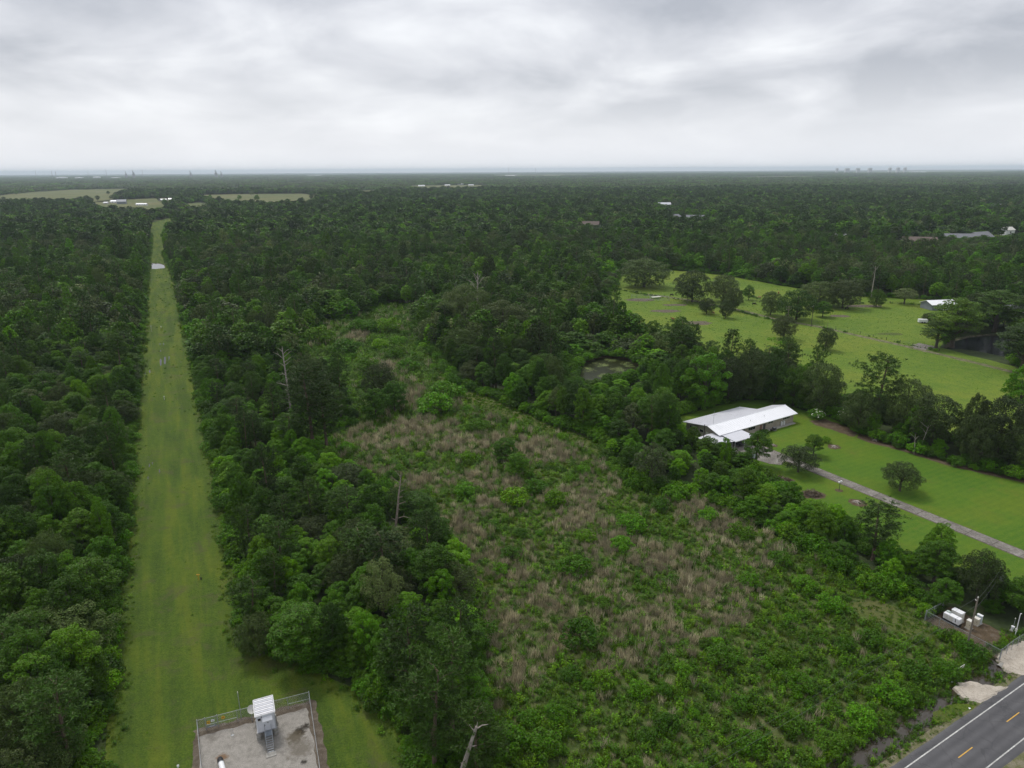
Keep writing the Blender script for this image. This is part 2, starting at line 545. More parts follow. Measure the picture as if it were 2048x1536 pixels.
SNAG_RED = solid('weathered_wood', (0.23, 0.185, 0.155), 0.9, 0.4, 2.0, bump=0.5)
POLEWOOD = solid('pole_wood', (0.19, 0.16, 0.13), 0.9, 0.3, 2.5)
POLEDARK = solid('dark_pole_wood', (0.045, 0.040, 0.036), 0.9, 0.3, 2.5)
GALV = solid('galvanised_steel', (0.34, 0.36, 0.38), 0.45, 0.2, 5, metal=0.4)
STEELBLUE = solid('grey_blue_paint', (0.19, 0.22, 0.25), 0.55, 0.2, 5)
WHITE = solid('white_paint', (0.76, 0.77, 0.79), 0.45, 0.05, 2)
SHEDWHITE = solid('shed_white', (0.60, 0.62, 0.67), 0.5, 0.08, 2.5)
ROOFSTREAK = solid('streaked_roof_metal', (0.40, 0.39, 0.41), 0.5, 0.35, 2.2)
OFFWHITE = solid('off_white_paint', (0.62, 0.61, 0.56), 0.55, 0.08, 2)
CREAM = solid('cream_paint', (0.55, 0.50, 0.38), 0.6, 0.1, 3)
BLACK = solid('black_rubber', (0.018, 0.018, 0.02), 0.6, 0.2, 4)
DARK = solid('dark_paint', (0.05, 0.05, 0.052), 0.6, 0.2, 4)  # even dark grey paint for fittings, casings and the car
CONC = solid('pier_concrete', (0.30, 0.29, 0.265), 0.9, 0.25, 3, bump=0.3)
ROOFW = solid('white_roof_metal', (0.82, 0.83, 0.86), 0.38, 0.03, 0.6, metal=0.0, spec=0.5)
ROOFG = solid('grey_roof_metal', (0.60, 0.61, 0.655), 0.42, 0.05, 0.6, metal=0.1)
GLASS = solid('window_glass', (0.02, 0.024, 0.028), 0.08, 0.2, 2, spec=0.6)
YELLOW = solid('yellow_paint', (0.62, 0.36, 0.03), 0.5, 0.12, 4)
LINEW = solid('road_white', (0.44, 0.44, 0.42), 0.7, 0.45, 3.0)
LINEY = solid('road_yellow', (0.55, 0.32, 0.05), 0.7, 0.22, 2.0)
WIRE = solid('wire', (0.10, 0.11, 0.105), 0.5, 0.1, 2)
CHAIN = fence_mat('chain_link')
HIDE_RED = solid('red_hide', (0.20, 0.065, 0.028), 0.8, 0.2, 3)
HIDE_BLACK = solid('black_hide', (0.022, 0.018, 0.016), 0.8, 0.2, 3)
HIDE_TAN = solid('tan_hide', (0.36, 0.24, 0.12), 0.8, 0.2, 3)
BROWNROOF = solid('brown_shingle', (0.13, 0.10, 0.085), 0.9, 0.2, 1.5)
GREYROOF = solid('grey_shingle', (0.17, 0.175, 0.19), 0.9, 0.2, 1.5)
PALEWALL = solid('pale_siding', (0.55, 0.54, 0.50), 0.7, 0.1, 1.5)
BARNGREY = solid('grey_barn_metal', (0.20, 0.22, 0.25), 0.6, 0.15, 0.5)
REDBRICK = solid('red_brick_wall', (0.22, 0.12, 0.085), 0.85, 0.2, 2)
INDUST = solid('industrial_grey', (0.30, 0.30, 0.31), 0.7, 0.2, 0.05)
TOWERC = solid('tower_concrete', (0.55, 0.55, 0.56), 0.8, 0.1, 0.05)


def brick_mat():
    m, t, out = newmat('beige_brick')
    tcn = t.nodes.new('ShaderNodeTexCoord')
    br = t.nodes.new('ShaderNodeTexBrick')
    br.inputs['Color1'].default_value = (0.36, 0.31, 0.25, 1)
    br.inputs['Color2'].default_value = (0.45, 0.40, 0.33, 1)
    br.inputs['Mortar'].default_value = (0.40, 0.38, 0.34, 1)
    br.inputs['Scale'].default_value = 4.0
    mp = t.nodes.new('ShaderNodeMapping')
    mp.inputs['Rotation'].default_value = (R(90), 0, 0)
    t.links.new(tcn.outputs['Object'], mp.inputs['Vector'])
    t.links.new(mp.outputs[0], br.inputs['Vector'])
    n = noise_node(t, 0.8, 5, 0.6, tcn.outputs['Object'])
    r = ramp_node(t, [(0.3, (0.75, 0.74, 0.72)), (0.7, (1, 1, 1))])
    t.links.new(n.outputs[0], r.inputs[0])
    col = mixrgb(t, 1.0, br.outputs[0], r.outputs[0], 'MULTIPLY')
    b = t.nodes.new('ShaderNodeBsdfPrincipled')
    b.inputs['Roughness'].default_value = 0.85
    t.links.new(col, b.inputs['Base Color'])
    t.links.new(b.outputs[0], out.inputs['Surface'])
    return m


BRICK = brick_mat()


# ------------------------------------------------------------------ mesh helpers
class MB:
    def __init__(self):
        self.v, self.f, self.m = [], [], []

    def add(self, vs_, fs_, mi=0):
        o = len(self.v)
        self.v += [tuple(p) for p in vs_]
        self.f += [tuple(i + o for i in f) for f in fs_]
        self.m += [mi] * len(fs_)
        return self

    def box(self, c, s, rz=0.0, mi=0, tilt=None, bev=0.0):
        x, y, z = s[0] / 2, s[1] / 2, s[2] / 2
        if bev <= 0:
            P = [(sx * x, sy * y, sz * z) for sz in (-1, 1) for sx, sy in ((-1, -1), (1, -1), (1, 1), (-1, 1))]
            F = [(3, 2, 1, 0), (4, 5, 6, 7), (0, 1, 5, 4), (1, 2, 6, 5), (2, 3, 7, 6), (3, 0, 4, 7)]
        else:
            b = bev
            ring = [(-x + b, -y), (x - b, -y), (x, -y + b), (x, y - b), (x - b, y), (-x + b, y), (-x, y - b), (-x, -y + b)]
            k = [(px * (1 - b / x), py * (1 - b / y)) for px, py in ring]
            P = [(a, c_, -z) for a, c_ in ring] + [(a, c_, z - b) for a, c_ in ring] + [(a, c_, z) for a, c_ in k]
            F = [tuple(range(7, -1, -1)), tuple(range(16, 24))]
            for r0 in (0, 8):
                F += [(r0 + i, r0 + (i + 1) % 8, r0 + 8 + (i + 1) % 8, r0 + 8 + i) for i in range(8)]
        M = Matrix.Translation(c) @ Matrix.Rotation(rz, 4, 'Z')
        if tilt is not None:
            M = M @ tilt
        return self.add([M @ Vector(p) for p in P], F, mi)

    def tube(self, pts, radii, n=6, mi=0, caps=True):
        pts = [Vector(p) for p in pts]
        if isinstance(radii, (int, float)):
            radii = [radii] * len(pts)
        V, F = [], []
        for i, p in enumerate(pts):
            d = (pts[min(i + 1, len(pts) - 1)] - pts[max(i - 1, 0)])
            if d.length < 1e-9:
                d = Vector((0, 0, 1))
            d.normalize()
            ref = Vector((0, 0, 1)) if abs(d.z) < 0.95 else Vector((1, 0, 0))
            a = d.cross(ref).normalized()
            b = d.cross(a).normalized()
            for k in range(n):
                t_ = 2 * math.pi * k / n
                V.append(p + (a * math.cos(t_) + b * math.sin(t_)) * radii[i])
        for i in range(len(pts) - 1):
            for k in range(n):
                F.append((i * n + k, i * n + (k + 1) % n, (i + 1) * n + (k + 1) % n, (i + 1) * n + k))
        if caps:
            F.append(tuple(range(n - 1, -1, -1)))
            F.append(tuple(range((len(pts) - 1) * n, len(pts) * n)))
        return self.add(V, F, mi)

    def mesh(self, name, mats):
        me = bpy.data.meshes.new(name)
        me.from_pydata(self.v, [], self.f)
        for m in (mats if isinstance(mats, (list, tuple)) else [mats]):
            me.materials.append(m)
        if any(self.m):
            me.polygons.foreach_set('material_index', self.m)
        bm = bmesh.new()
        bm.from_mesh(me)
        bmesh.ops.recalc_face_normals(bm, faces=bm.faces)
        bm.to_mesh(me)
        bm.free()
        me.update()
        return me

    def build(self, name, mats, parent=None):
        return link(name, self.mesh(name, mats), parent)


def link(name, data, parent=None):
    o = bpy.data.objects.new(name, data)
    COL.objects.link(o)
    if parent is not None:
        o.parent = parent
    return o


def tag(o, label=None, cat=None, group=None, kind=None):
    if label:
        o['label'] = label
    if cat:
        o['category'] = cat
    if group:
        o['group'] = group
    if kind:
        o['kind'] = kind
    return o


def empty(name, loc, rz=0.0, label=None, cat=None, group=None):
    o = bpy.data.objects.new(name, None)
    o.empty_display_size = 0.5
    COL.objects.link(o)
    o.location = loc
    o.rotation_euler = (0, 0, rz)
    return tag(o, label, cat, group)


def arr_mesh(name, V, Q, mats, mi=None, smooth=False):
    me = bpy.data.meshes.new(name)
    V = np.asarray(V, dtype=np.float32)
    Q = np.asarray(Q, dtype=np.int32)
    me.vertices.add(len(V))
    me.vertices.foreach_set('co', V.ravel())
    k = Q.shape[1]
    me.loops.add(Q.size)
    me.loops.foreach_set('vertex_index', Q.ravel())
    me.polygons.add(len(Q))
    me.polygons.foreach_set('loop_start', np.arange(len(Q), dtype=np.int32) * k)
    for m in (mats if isinstance(mats, (list, tuple)) else [mats]):
        me.materials.append(m)
    if mi is not None:
        me.polygons.foreach_set('material_index', np.asarray(mi, dtype=np.int32))
    me.update(calc_edges=True)
    return me


def in_poly(P, poly):
    P = np.asarray(P)
    x, y = P[:, 0], P[:, 1]
    ins = np.zeros(len(P), bool)
    n = len(poly)
    j = n - 1
    for i in range(n):
        xi, yi = poly[i]
        xj, yj = poly[j]
        c = ((yi > y) != (yj > y)) & (x < (xj - xi) * (y - yi) / (yj - yi + 1e-12) + xi)
        ins ^= c
        j = i
    return ins


def dist_poly(P, poly):
    P = np.asarray(P)
    best = np.full(len(P), 1e9)
    n = len(poly)
    for i in range(n):
        a = np.array(poly[i])
        b = np.array(poly[(i + 1) % n])
        ab = b - a
        t_ = np.clip(((P - a) @ ab) / (ab @ ab + 1e-12), 0, 1)
        d = np.hypot(*(P - (a + t_[:, None] * ab)).T)
        best = np.minimum(best, d)
    return best


def gp(pts):
    return [g(*p) for p in pts]


def smooth_ring(poly, step, jit, seed):
    rnd = random.Random(seed)
    out = []
    n = len(poly)
    for i in range(n):
        a, b = Vector(poly[i]), Vector(poly[(i + 1) % n])
        k = max(1, min(60, int((b - a).length / step)))
        for q in range(k):
            p = a.lerp(b, q / k)
            out.append((p.x + rnd.uniform(-jit, jit), p.y + rnd.uniform(-jit, jit)))
    return out


def fill(poly, holes=()):
    vs_ = [Vector(p) for p in poly]
    ed = [(i, (i + 1) % len(poly)) for i in range(len(poly))]
    for h in holes:
        o = len(vs_)
        vs_ += [Vector(p) for p in h]
        ed += [(o + i, o + (i + 1) % len(h)) for i in range(len(h))]
    r = delaunay_2d_cdt(vs_, ed, [], 0, 1e-5)
    V = [(p.x, p.y) for p in r[0]]
    tris = [tuple(f) for f in r[2]]
    cen = np.array([[sum(V[i][0] for i in f) / 3, sum(V[i][1] for i in f) / 3] for f in tris])
    ok = in_poly(cen, poly)
    for h in holes:
        ok &= ~in_poly(cen, h)
    return V, [f for f, k in zip(tris, ok) if k]


def sheet(name, poly, z, mat, holes=(), step=2.0, jit=0.25, seed=1, parent=None, kind='structure'):
    ring = smooth_ring(poly, step, jit, seed) if step else poly
    V, F = fill(ring, holes)
    mb = MB()
    mb.add([(x, y, z) for x, y in V], F)
    me = bpy.data.meshes.new(name)
    F2 = []
    for f in F:
        a, b, c = [V[i] for i in f]
        F2.append(f if (b[0] - a[0]) * (c[1] - a[1]) - (b[1] - a[1]) * (c[0] - a[0]) > 0 else f[::-1])
    me.from_pydata([(x, y, z) for x, y in V], [], F2)
    me.materials.append(mat)
    o = link(name, me, parent)
    if parent is None and kind:
        tag(o, kind=kind)
    return o, ring


# ------------------------------------------------------------------ the lie of the land (outlines surveyed on the ground)
STRIP = [(-56.0, 5.0)] + gp([(190, 1640), (205, 1536), (222, 1300), (240, 1150), (258, 1000), (268, 850), (280, 700), (288, 600), (293, 540), (297, 512),
            (302, 470), (302, 446), (330, 438), (362, 433), (362, 440), (336, 449), (330, 470), (328, 505), (340, 530), (352, 560),
            (370, 640), (390, 720), (402, 800), (420, 880), (436, 960), (452, 1050), (472, 1150), (480, 1230), (490, 1300),
            (610, 1330), (730, 1385), (790, 1450), (840, 1536), (880, 1650)]) + [(-6.0, 5.0)]
FIELD = gp([(1060, 1750), (985, 1536), (975, 1450), (965, 1330), (950, 1230), (925, 1130), (880, 1070), (800, 1010), (720, 960),
            (665, 920), (660, 880), (705, 850), (690, 790), (630, 770), (585, 745), (610, 690), (650, 645), (705, 648), (760, 612), (822, 616),
            (836, 690), (885, 730), (905, 770), (1000, 803), (1120, 856), (1200, 884), (1212, 935), (1270, 978), (1400, 994),
            (1480, 1035), (1560, 1075), (1640, 1125), (1740, 1175), (1845, 1205), (1846, 1240), (1905, 1290), (1975, 1322)])
LAWN = gp([(1325, 838), (1360, 832), (1470, 801), (1560, 798), (1600, 818), (1660, 834), (1720, 870), (1800, 897), (1900, 928), (2048, 962),
           (2170, 992), (2170, 1240), (2048, 1188), (1990, 1175), (1905, 1150), (1850, 1118), (1780, 1115), (1720, 1075), (1650, 1035),
           (1590, 1003), (1545, 968), (1505, 935), (1440, 910), (1380, 880)])
PASTURE = gp([(1205, 600), (1232, 575), (1238, 548), (1300, 543), (1340, 540), (1440, 549), (1580, 574), (1700, 591), (1850, 599),
              (1890, 604), (1925, 640), (1905, 660), (1890, 672), (1880, 695), (1960, 716), (2048, 738), (2200, 775), (2200, 955),
              (2048, 910), (1900, 876), (1800, 845), (1690, 800), (1540, 750), (1400, 738), (1385, 700), (1300, 690),
              (1265, 655), (1225, 620)])
POND_FAR = gp([(292, 534), (294, 529), (302, 526.5), (318, 526.5), (329, 530), (330, 536), (312, 538), (296, 537.5)])
POND_LILY = gp([(1148, 742), (1166, 722), (1210, 711), (1258, 716), (1292, 736), (1286, 752), (1246, 762), (1195, 775), (1162, 780), (1148, 764)])
POND_RIGHT = gp([(1886, 697), (1900, 680), (1940, 671), (1975, 668), (2015, 670), (2045, 690), (2040, 716), (2005, 713), (1960, 703), (1920, 698)])
ROAD_ANG = R(30.2)
ROAD_A = Vector(g(1840, 1516))
RD = Vector((math.cos(ROAD_ANG), math.sin(ROAD_ANG)))
RN = Vector((-RD.y, RD.x))


def rd(s, o):
    p = ROAD_A + RD * s + RN * o
    return (p.x, p.y)


D_IN, D_OUT = 2.05, 5.7            # ditch edges, metres left of the white edge line
DITCH = [rd(s, D_IN) for s in np.linspace(-75, 34, 40)] + [rd(s, D_OUT) for s in np.linspace(34, -75, 40)]
ROADSIDE = [rd(-120, -14), rd(160, -14), rd(160, 6.4), rd(-120, 6.4)]
COMPOUND = [Vector(g(393.5, 1441, 2.0)), Vector(g(617.5, 1384, 2.0))]
CU = (COMPOUND[1] - COMPOUND[0]).normalized()
CV = Vector((-CU.y, CU.x))
CB = COMPOUND[0]


def cp(u, v, z=0.0):
    p = CB + CU * u + CV * v
    return Vector((p.x, p.y, z))


C_W = (COMPOUND[1] - COMPOUND[0]).length
CAB = [Vector(g(1849, 1241)), Vector(g(1998, 1321))]
KU = (CAB[1] - CAB[0]).normalized()
KV = Vector((-KU.y, KU.x))
KL = (CAB[1] - CAB[0]).length


def kp(u, v, z=0.0):
    p = CAB[0] + KU * u + KV * v
    return Vector((p.x, p.y, z))


CABPAD = [tuple(kp(-0.5, -0.8).xy), tuple(kp(KL + 0.5, -0.8).xy), tuple(kp(KL + 0.5, 9).xy), tuple(kp(-0.5, 9).xy)]
SANDDRIVE = gp([(1993, 1312), (2006, 1297), (2028, 1287), (2048, 1281), (2110, 1262), (2130, 1330), (2090, 1352), (2048, 1353), (2030, 1346), (2014, 1338), (2006, 1326)])
FARFIELDS = [gp(p) for p in (
    [(-40, 397), (0, 391), (60, 385), (130, 380), (255, 377.5), (270, 381), (240, 391), (215, 403), (120, 409), (60, 407), (-40, 417)],
    [(170, 409), (200, 402), (262, 399), (330, 396), (350, 404), (330, 424), (300, 431), (230, 430), (190, 422)],
    [(392, 390.5), (470, 388.5), (600, 387.5), (632, 391), (640, 400), (615, 413), (540, 417), (480, 415), (425, 409)],
    [(360, 408), (400, 405), (425, 412), (415, 426), (380, 424)],
    [(820, 371.5), (900, 370.5), (985, 370), (990, 373), (960, 381), (850, 383), (815, 377)],
    [(710, 382), (750, 380), (760, 386), (740, 394), (712, 391)],
    [(985, 350), (1100, 349.3), (1180, 349.5), (1180, 352), (1100, 353.5), (985, 353)],
    [(1460, 354.5), (1560, 352.6), (1650, 352), (1655, 355.5), (1560, 357.5), (1465, 358)],
    [(560, 365), (680, 363.5), (700, 366), (600, 370), (560, 369)],
    [(1700, 344.5), (1850, 342.5), (1990, 342), (1995, 344.6), (1850, 346), (1705, 347)],
    [(840, 359.5), (950, 359), (960, 361.5), (850, 362.5)],
    [(440, 376), (560, 375.5), (560, 379), (450, 381)])]
FIELD = FIELD + [rd(s__, D_OUT + 0.12) for s__ in (20.5, 12.0, 2.0, -10.0, -25.0, -45.0)]
# small clearings round far houses (x, y, metres east-west, metres deep)
CLEAR_HOUSES = [(1815, 458, 60, 70), (1835, 488, 60, 50), (1935, 478, 75, 50), (1848, 418, 50, 60), (1930, 418, 45, 50), (1990, 418, 40, 40), (1613, 428, 30, 40),
                (1180, 455, 40, 40), (1322, 414, 45, 50), (1345, 440, 40, 40), (1400, 440, 40, 35), (1710, 440, 45, 40), (1660, 478, 35, 30), (1692, 480, 30, 30),
                (2010, 470, 40, 40), (2002, 562, 22, 26), (2014, 632, 34, 26), (875, 408, 25, 30), (1770, 470, 25, 30)]


def clear_poly(c):
    x, y = g(c[0], c[1])
    w, d = c[2] / 2, c[3]
    return [(x - w, y - d * 0.75), (x + w, y - d * 0.75), (x + w, y + d * 0.45), (x - w, y + d * 0.45)]


CLEARS = [clear_poly(c) for c in CLEAR_HOUSES]

# ------------------------------------------------------------------ ground sheet (holes where ponds and the ditch lie)
NEAR = [(-700, -200), (700, -200), (700, 900), (-700, 900)]
HOLES = [POND_FAR, POND_LILY, POND_RIGHT, DITCH]
V, F = fill(NEAR, HOLES)
V = [(x, y, 0.0) for x, y in V]
F = [f if (V[f[1]][0] - V[f[0]][0]) * (V[f[2]][1] - V[f[0]][1]) - (V[f[1]][1] - V[f[0]][1]) * (V[f[2]][0] - V[f[0]][0]) > 0 else f[::-1] for f in F]
B = 32000.0
ring = [(-B, -B), (B, -B), (B, B), (-B, B)]
o = len(V)
V += [(x, y, 0.0) for x, y in ring] + [(x, y, 0.0) for x, y in NEAR]
F += [(o + i, o + (i + 1) % 4, o + 4 + (i + 1) % 4, o + 4 + i) for i in range(4)]
me = bpy.data.meshes.new('ground')
me.from_pydata(V, [], F)
me.materials.append(GND['forest_floor'])
tag(link('ground', me), 'dark forest floor and distant land out to the horizon', 'ground', kind='structure')

sheet('grass_strip_ground', STRIP, 0.008, GND['strip'], [POND_FAR], 3.0, 0.35, 2)
sheet('scrub_field_ground', FIELD, 0.004, GND['scrub'], [], 2.5, 0.5, 3)
sheet('lawn_ground', LAWN, 0.008, GND['lawn'], [], 2.5, 0.3, 4)
sheet('pasture_ground', PASTURE, 0.006, GND['pasture'], [], 4.0, 0.6, 5)
for i, p in enumerate(FARFIELDS):
    sheet('far_field', p, 0.4, GND['far_field'], [], 30.0, 9.0, 20 + i)
for i, p in enumerate(CLEARS):
    sheet('clearing_ground', p, 0.03, GND['strip'], [], 6.0, 1.5, 60 + i)
TRACK = gp([(842, 690), (880, 715), (915, 748), (1010, 790), (1110, 835), (1195, 878), (1205, 915), (1150, 890), (1060, 850), (960, 818), (890, 800), (868, 765), (880, 740), (850, 715)])
sheet('field_track_path', TRACK, 0.012, GND['track'], [], 2.0, 0.6, 6)
LOWPATCH = gp([(1690, 1205), (1740, 1195), (1800, 1215), (1850, 1250), (1880, 1280), (1850, 1285), (1780, 1262), (1720, 1240)])
sheet('trampled_grass_ground', LOWPATCH, 0.012, GND['track'], [], 2.0, 0.6, 7)
# farm track across the pasture and its bare spots
PT = [(1290, 588), (1380, 600), (1470, 618), (1560, 640), (1640, 654), (1720, 672), (1800, 690), (1880, 709), (1960, 728), (2060, 752), (2200, 786)]
PTG = [Vector(g(*p)) for p in PT]
poly = []
for s in (1, -1):
    seq = PTG if s == 1 else PTG[::-1]
    for i, p in enumerate(seq):
        a, b = seq[max(i - 1, 0)], seq[min(i + 1, len(seq) - 1)]
        d = (b - a).normalized()
        q = p + Vector((-d.y, d.x)) * 1.7
        poly.append((q.x, q.y))
sheet('farm_track_path', poly, 0.014, GND['verge'], [], 2.0, 0.4, 8)
for i, (px, py, a, b) in enumerate([(1395, 646, 7, 5), (1280, 600, 9, 5), (1350, 610, 8, 3), (1330, 622, 8, 4), (1680, 632, 6, 3), (1780, 668, 6, 3), (1235, 622, 6, 4), (1725, 612, 10, 4)]):
    x, y = g(px, py)
    pts = [(x + a * math.cos(t_) * (0.8 + 0.4 * random.Random(i * 50 + k).random()), y + b * math.sin(t_) * (0.8 + 0.4 * random.Random(i * 31 + k).random()))
           for k, t_ in enumerate(np.linspace(0, 2 * math.pi, 14, endpoint=False))]
    sheet('bare_dirt_ground', pts, 0.010, GND['dirt'] if i != 5 else GND['track'], [], 1.0, 0.3, 90 + i)


def pond(name, poly, water, depth, slope, bank, wname):
    c = Vector((sum(p[0] for p in poly) / len(poly), sum(p[1] for p in poly) / len(poly)))
    r0 = smooth_ring(poly, 1e9, 0, 1)
    inner = []
    for p in r0:
        v = Vector(p) - c
        inner.append(tuple(c + v * max(0.2, 1 - slope / max(v.length, 0.1))))
    mb = MB()
    n = len(r0)
    mb.add([(x, y, 0.0) for x, y in r0] + [(x, y, -depth - 0.25) for x, y in inner],
           [(i, (i + 1) % n, n + (i + 1) % n, n + i) for i in range(n)])
    tag(mb.build(name + '_ground', bank), kind='structure')
    Vv, Ff = fill(r0)
    me_ = bpy.data.meshes.new(wname)
    me_.from_pydata([(x, y, -depth) for x, y in Vv], [], [f if (Vv[f[1]][0] - Vv[f[0]][0]) * (Vv[f[2]][1] - Vv[f[0]][1]) - (Vv[f[1]][1] - Vv[f[0]][1]) * (Vv[f[2]][0] - Vv[f[0]][0]) > 0 else f[::-1] for f in Ff])
    me_.materials.append(water)
    tag(link(wname, me_), kind='structure')
    return r0


pond('far_pond_bank', POND_FAR, WATER_BRIGHT, 0.15, 1.0, GND['mudbank'], 'far_pond_water')
pond('lily_pond_bank', POND_LILY, WATER_LILY, 0.5, 1.6, GND['mudbank'], 'lily_pond_water')
pond('dark_pond_bank', POND_RIGHT, WATER_DARK, 0.5, 2.0, GND['ditchbank'], 'dark_pond_water')

# ditch beside the road
mb = MB()
prof = [(D_IN, 0.0), (D_IN + 0.45, -0.35), (D_IN + 0.9, -0.9), (D_OUT - 0.8, -0.9), (D_OUT - 0.4, -0.35), (D_OUT, 0.0)]
ss = np.linspace(-75, 34, 90)
rnd = random.Random(5)
Vd = []
for s in ss:
    for k, (o_, z_) in enumerate(prof):
        j = 0 if k in (0, 5) else rnd.uniform(-0.28, 0.28)
        p = rd(s, o_ + j)
        Vd.append((p[0], p[1], z_ + (0 if k in (0, 5) else rnd.uniform(-0.1, 0.22))))
Fd = [(i * 6 + k, i * 6 + k + 1, i * 6 + 7 + k, i * 6 + 6 + k) for i in range(len(ss) - 1) for k in range(5)]
mb.add(Vd, Fd)
tag(mb.build('ditch_ground', GND['ditchbank']), kind='structure')
mb = MB()
mb.add([(*rd(-75, D_IN), -0.3), (*rd(34, D_IN), -0.3), (*rd(34, D_OUT), -0.3), (*rd(-75, D_OUT), -0.3)], [(0, 1, 2, 3)])
tag(mb.build('ditch_water', WATER_MUD), kind='structure')

# road with shoulder, edge lines and dashes
ROADW = 5.3
mb = MB()
sl = np.linspace(-120, 160, 141)
cs = [(1.15, 0.0), (0.85, 0.06), (0, 0.08), (-ROADW / 2, 0.13), (-ROADW, 0.08), (-ROADW - 0.7, 0.05), (-ROADW - 1.1, 0.0)]
rr_ = random.Random(8)
mb.add([(*rd(s, o_ + (rr_.uniform(-0.12, 0.12) if k in (0, 6) else 0)), z_) for s in sl for k, (o_, z_) in enumerate(cs)],
       [(i * 7 + k, i * 7 + k + 1, i * 7 + 8 + k, i * 7 + 7 + k) for i in range(len(sl) - 1) for k in range(6)])
road = mb.build('road', GND['asphalt'])
tag(road, 'grey two-lane asphalt road in the bottom corner', 'road', kind='structure')
for o0 in (0.0, -ROADW):
    mb = MB()
    mb.add([(*rd(-120, o0 - 0.075), 0.085), (*rd(160, o0 - 0.075), 0.085), (*rd(160, o0 + 0.075), 0.085), (*rd(-120, o0 + 0.075), 0.085)], [(0, 1, 2, 3)])
    mb.build('edge_line', LINEW, road)
dash0 = (Vector(g(1916, 1517)) - ROAD_A).dot(RD)
doff = 0.5 * ((Vector(g(1930, 1507)) - ROAD_A).dot(RN) + (Vector(g(2025, 1436)) - ROAD_A).dot(RN))
for k in range(-4, 8):
    s0 = dash0 + k * 12.19
    mb = MB()
    mb.add([(*rd(s0, doff - 0.06), 0.137), (*rd(s0 + 3.4, doff - 0.06), 0.137), (*rd(s0 + 3.4, doff + 0.06), 0.137), (*rd(s0, doff + 0.06), 0.137)], [(0, 1, 2, 3)])
    mb.build('centre_dash', LINEY, road)
sheet('roadside_verge_ground', [rd(-80, 1.0), rd(130, 1.0), rd(130, D_IN + 0.05), rd(-80, D_IN + 0.05)], 0.010, GND['verge'], [], 1.0, 0.05, 9)
sheet('far_verge_ground', [rd(-80, -ROADW - 12), rd(130, -ROADW - 12), rd(130, -ROADW - 0.9), rd(-80, -ROADW - 0.9)], 0.010, GND['verge'], [], 2.0, 0.05, 10)
GRASSV = gp([(1866, 1424), (1900, 1410), (1935, 1407), (1955, 1411), (1930, 1424), (1895, 1441), (1872, 1446)])
sheet('verge_grass_patch_ground', GRASSV, 0.016, GND['strip'], [], 1.0, 0.2, 11)

# two sand crossings over the ditch
def crossing(name, poly, seed):
    ring_ = smooth_ring(poly, 0.55, 0.26, seed)
    c = Vector((sum(p[0] for p in ring_) / len(ring_), sum(p[1] for p in ring_) / len(ring_)))
    mb_ = MB()
    n = len(ring_)
    top = [tuple(c + (Vector(p) - c) * 0.86) for p in ring_]
    Vt, Ft = fill(top)
    rn = random.Random(seed)
    m0 = len(Vt)
    mb_.add([(x, y, 0.10 + rn.uniform(0, 0.05)) for x, y in Vt], Ft)
    mb_.add([(x, y, 0.10) for x, y in top] + [(x, y, 0.02) for x, y in ring_] + [(*(c + (Vector(p) - c) * 1.10), -0.85) for p in ring_],
            [(i, (i + 1) % n, n + (i + 1) % n, n + i) for i in range(n)] + [(n + i, n + (i + 1) % n, 2 * n + (i + 1) % n, 2 * n + i) for i in range(n)])
    tag(mb_.build(name, GND['sand']), kind='structure')


crossing('sand_crossing_path', gp([(1909, 1375), (1920, 1366), (1937, 1362), (1953, 1365), (1972, 1371), (2018, 1373), (2016, 1380), (1985, 1391), (1962, 1409), (1946, 1405), (1922, 1395)]), 3)
crossing('sand_driveway_path', SANDDRIVE, 4)


def culvert(px, py, label, ln=2.4):
    p = G3(px, py, -0.45)
    o_ = empty('culvert_pipe', p, 0, label, 'pipe')
    d = Vector((-RD.x, -RD.y, 0))
    mb_ = MB()
    mb_.tube([d * 0.3, d * -ln], 0.42, 12, caps=False)
    mb_.tube([d * 0.28, d * -ln], 0.36, 12, caps=False)
    mb_.build('pipe_wall', CONC, o_)
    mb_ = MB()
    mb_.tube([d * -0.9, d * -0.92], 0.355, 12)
    mb_.build('bore_shade', BLACK, o_)  # black disc inside the pipe, painted shade for its bore


culvert(1920, 1393, 'dark culvert mouth under the smaller sand crossing')
culvert(1999, 1334, 'dark culvert mouth under the larger sand driveway')

# concrete driveway: slabs one by one
DRV = [(1512, 908), (1535, 903), (1560, 914), (1625, 940), (1700, 968), (1800, 1007), (1900, 1047), (2048, 1108), (2180, 1163)]
A0 = Vector(g(1632, 941))
A1 = Vector(g(2048, 1110))
dd = (A1 - A0).normalized()
dn = Vector((-dd.y, dd.x))
drive = MB()
drive.add([(*(A0 + dd * -22 + dn * 1.9), 0.011), (*(A0 + dd * -22 - dn * 1.9), 0.011), (*(A1 + dd * 30 - dn * 1.9), 0.011), (*(A1 + dd * 30 + dn * 1.9), 0.011)], [(0, 1, 2, 3)])
drive = drive.build('driveway_path', GND['dirt'])
tag(drive, 'long straight concrete driveway across the lawn to the house', 'driveway', kind='structure')
LD = (A1 - A0).length + 50
slab = MB()
sln = 5.2
slab.box((0, 0, 0.0), (sln - 0.09, 3.3, 0.08), bev=0.015)
slab_me = slab.mesh('slab', GND['concrete'])
for i in range(int(LD / sln)):
    p = A0 + dd * (-20 + sln * i + sln / 2)
    o_ = link('slab', slab_me, drive)
    o_.location = (p.x, p.y, 0.03 + 0.006 * ((i * 7) % 3))
    o_.rotation_euler = (0, 0, math.atan2(dd.y, dd.x) + 0.004 * ((i * 5) % 3 - 1))
APRON = gp([(1448, 888), (1475, 880), (1500, 888), (1530, 899), (1575, 917), (1562, 930), (1540, 928), (1500, 916), (1470, 908)])
sheet('concrete_apron_path', APRON, 0.05, GND['concrete'], [], 1.5, 0.05, 12)

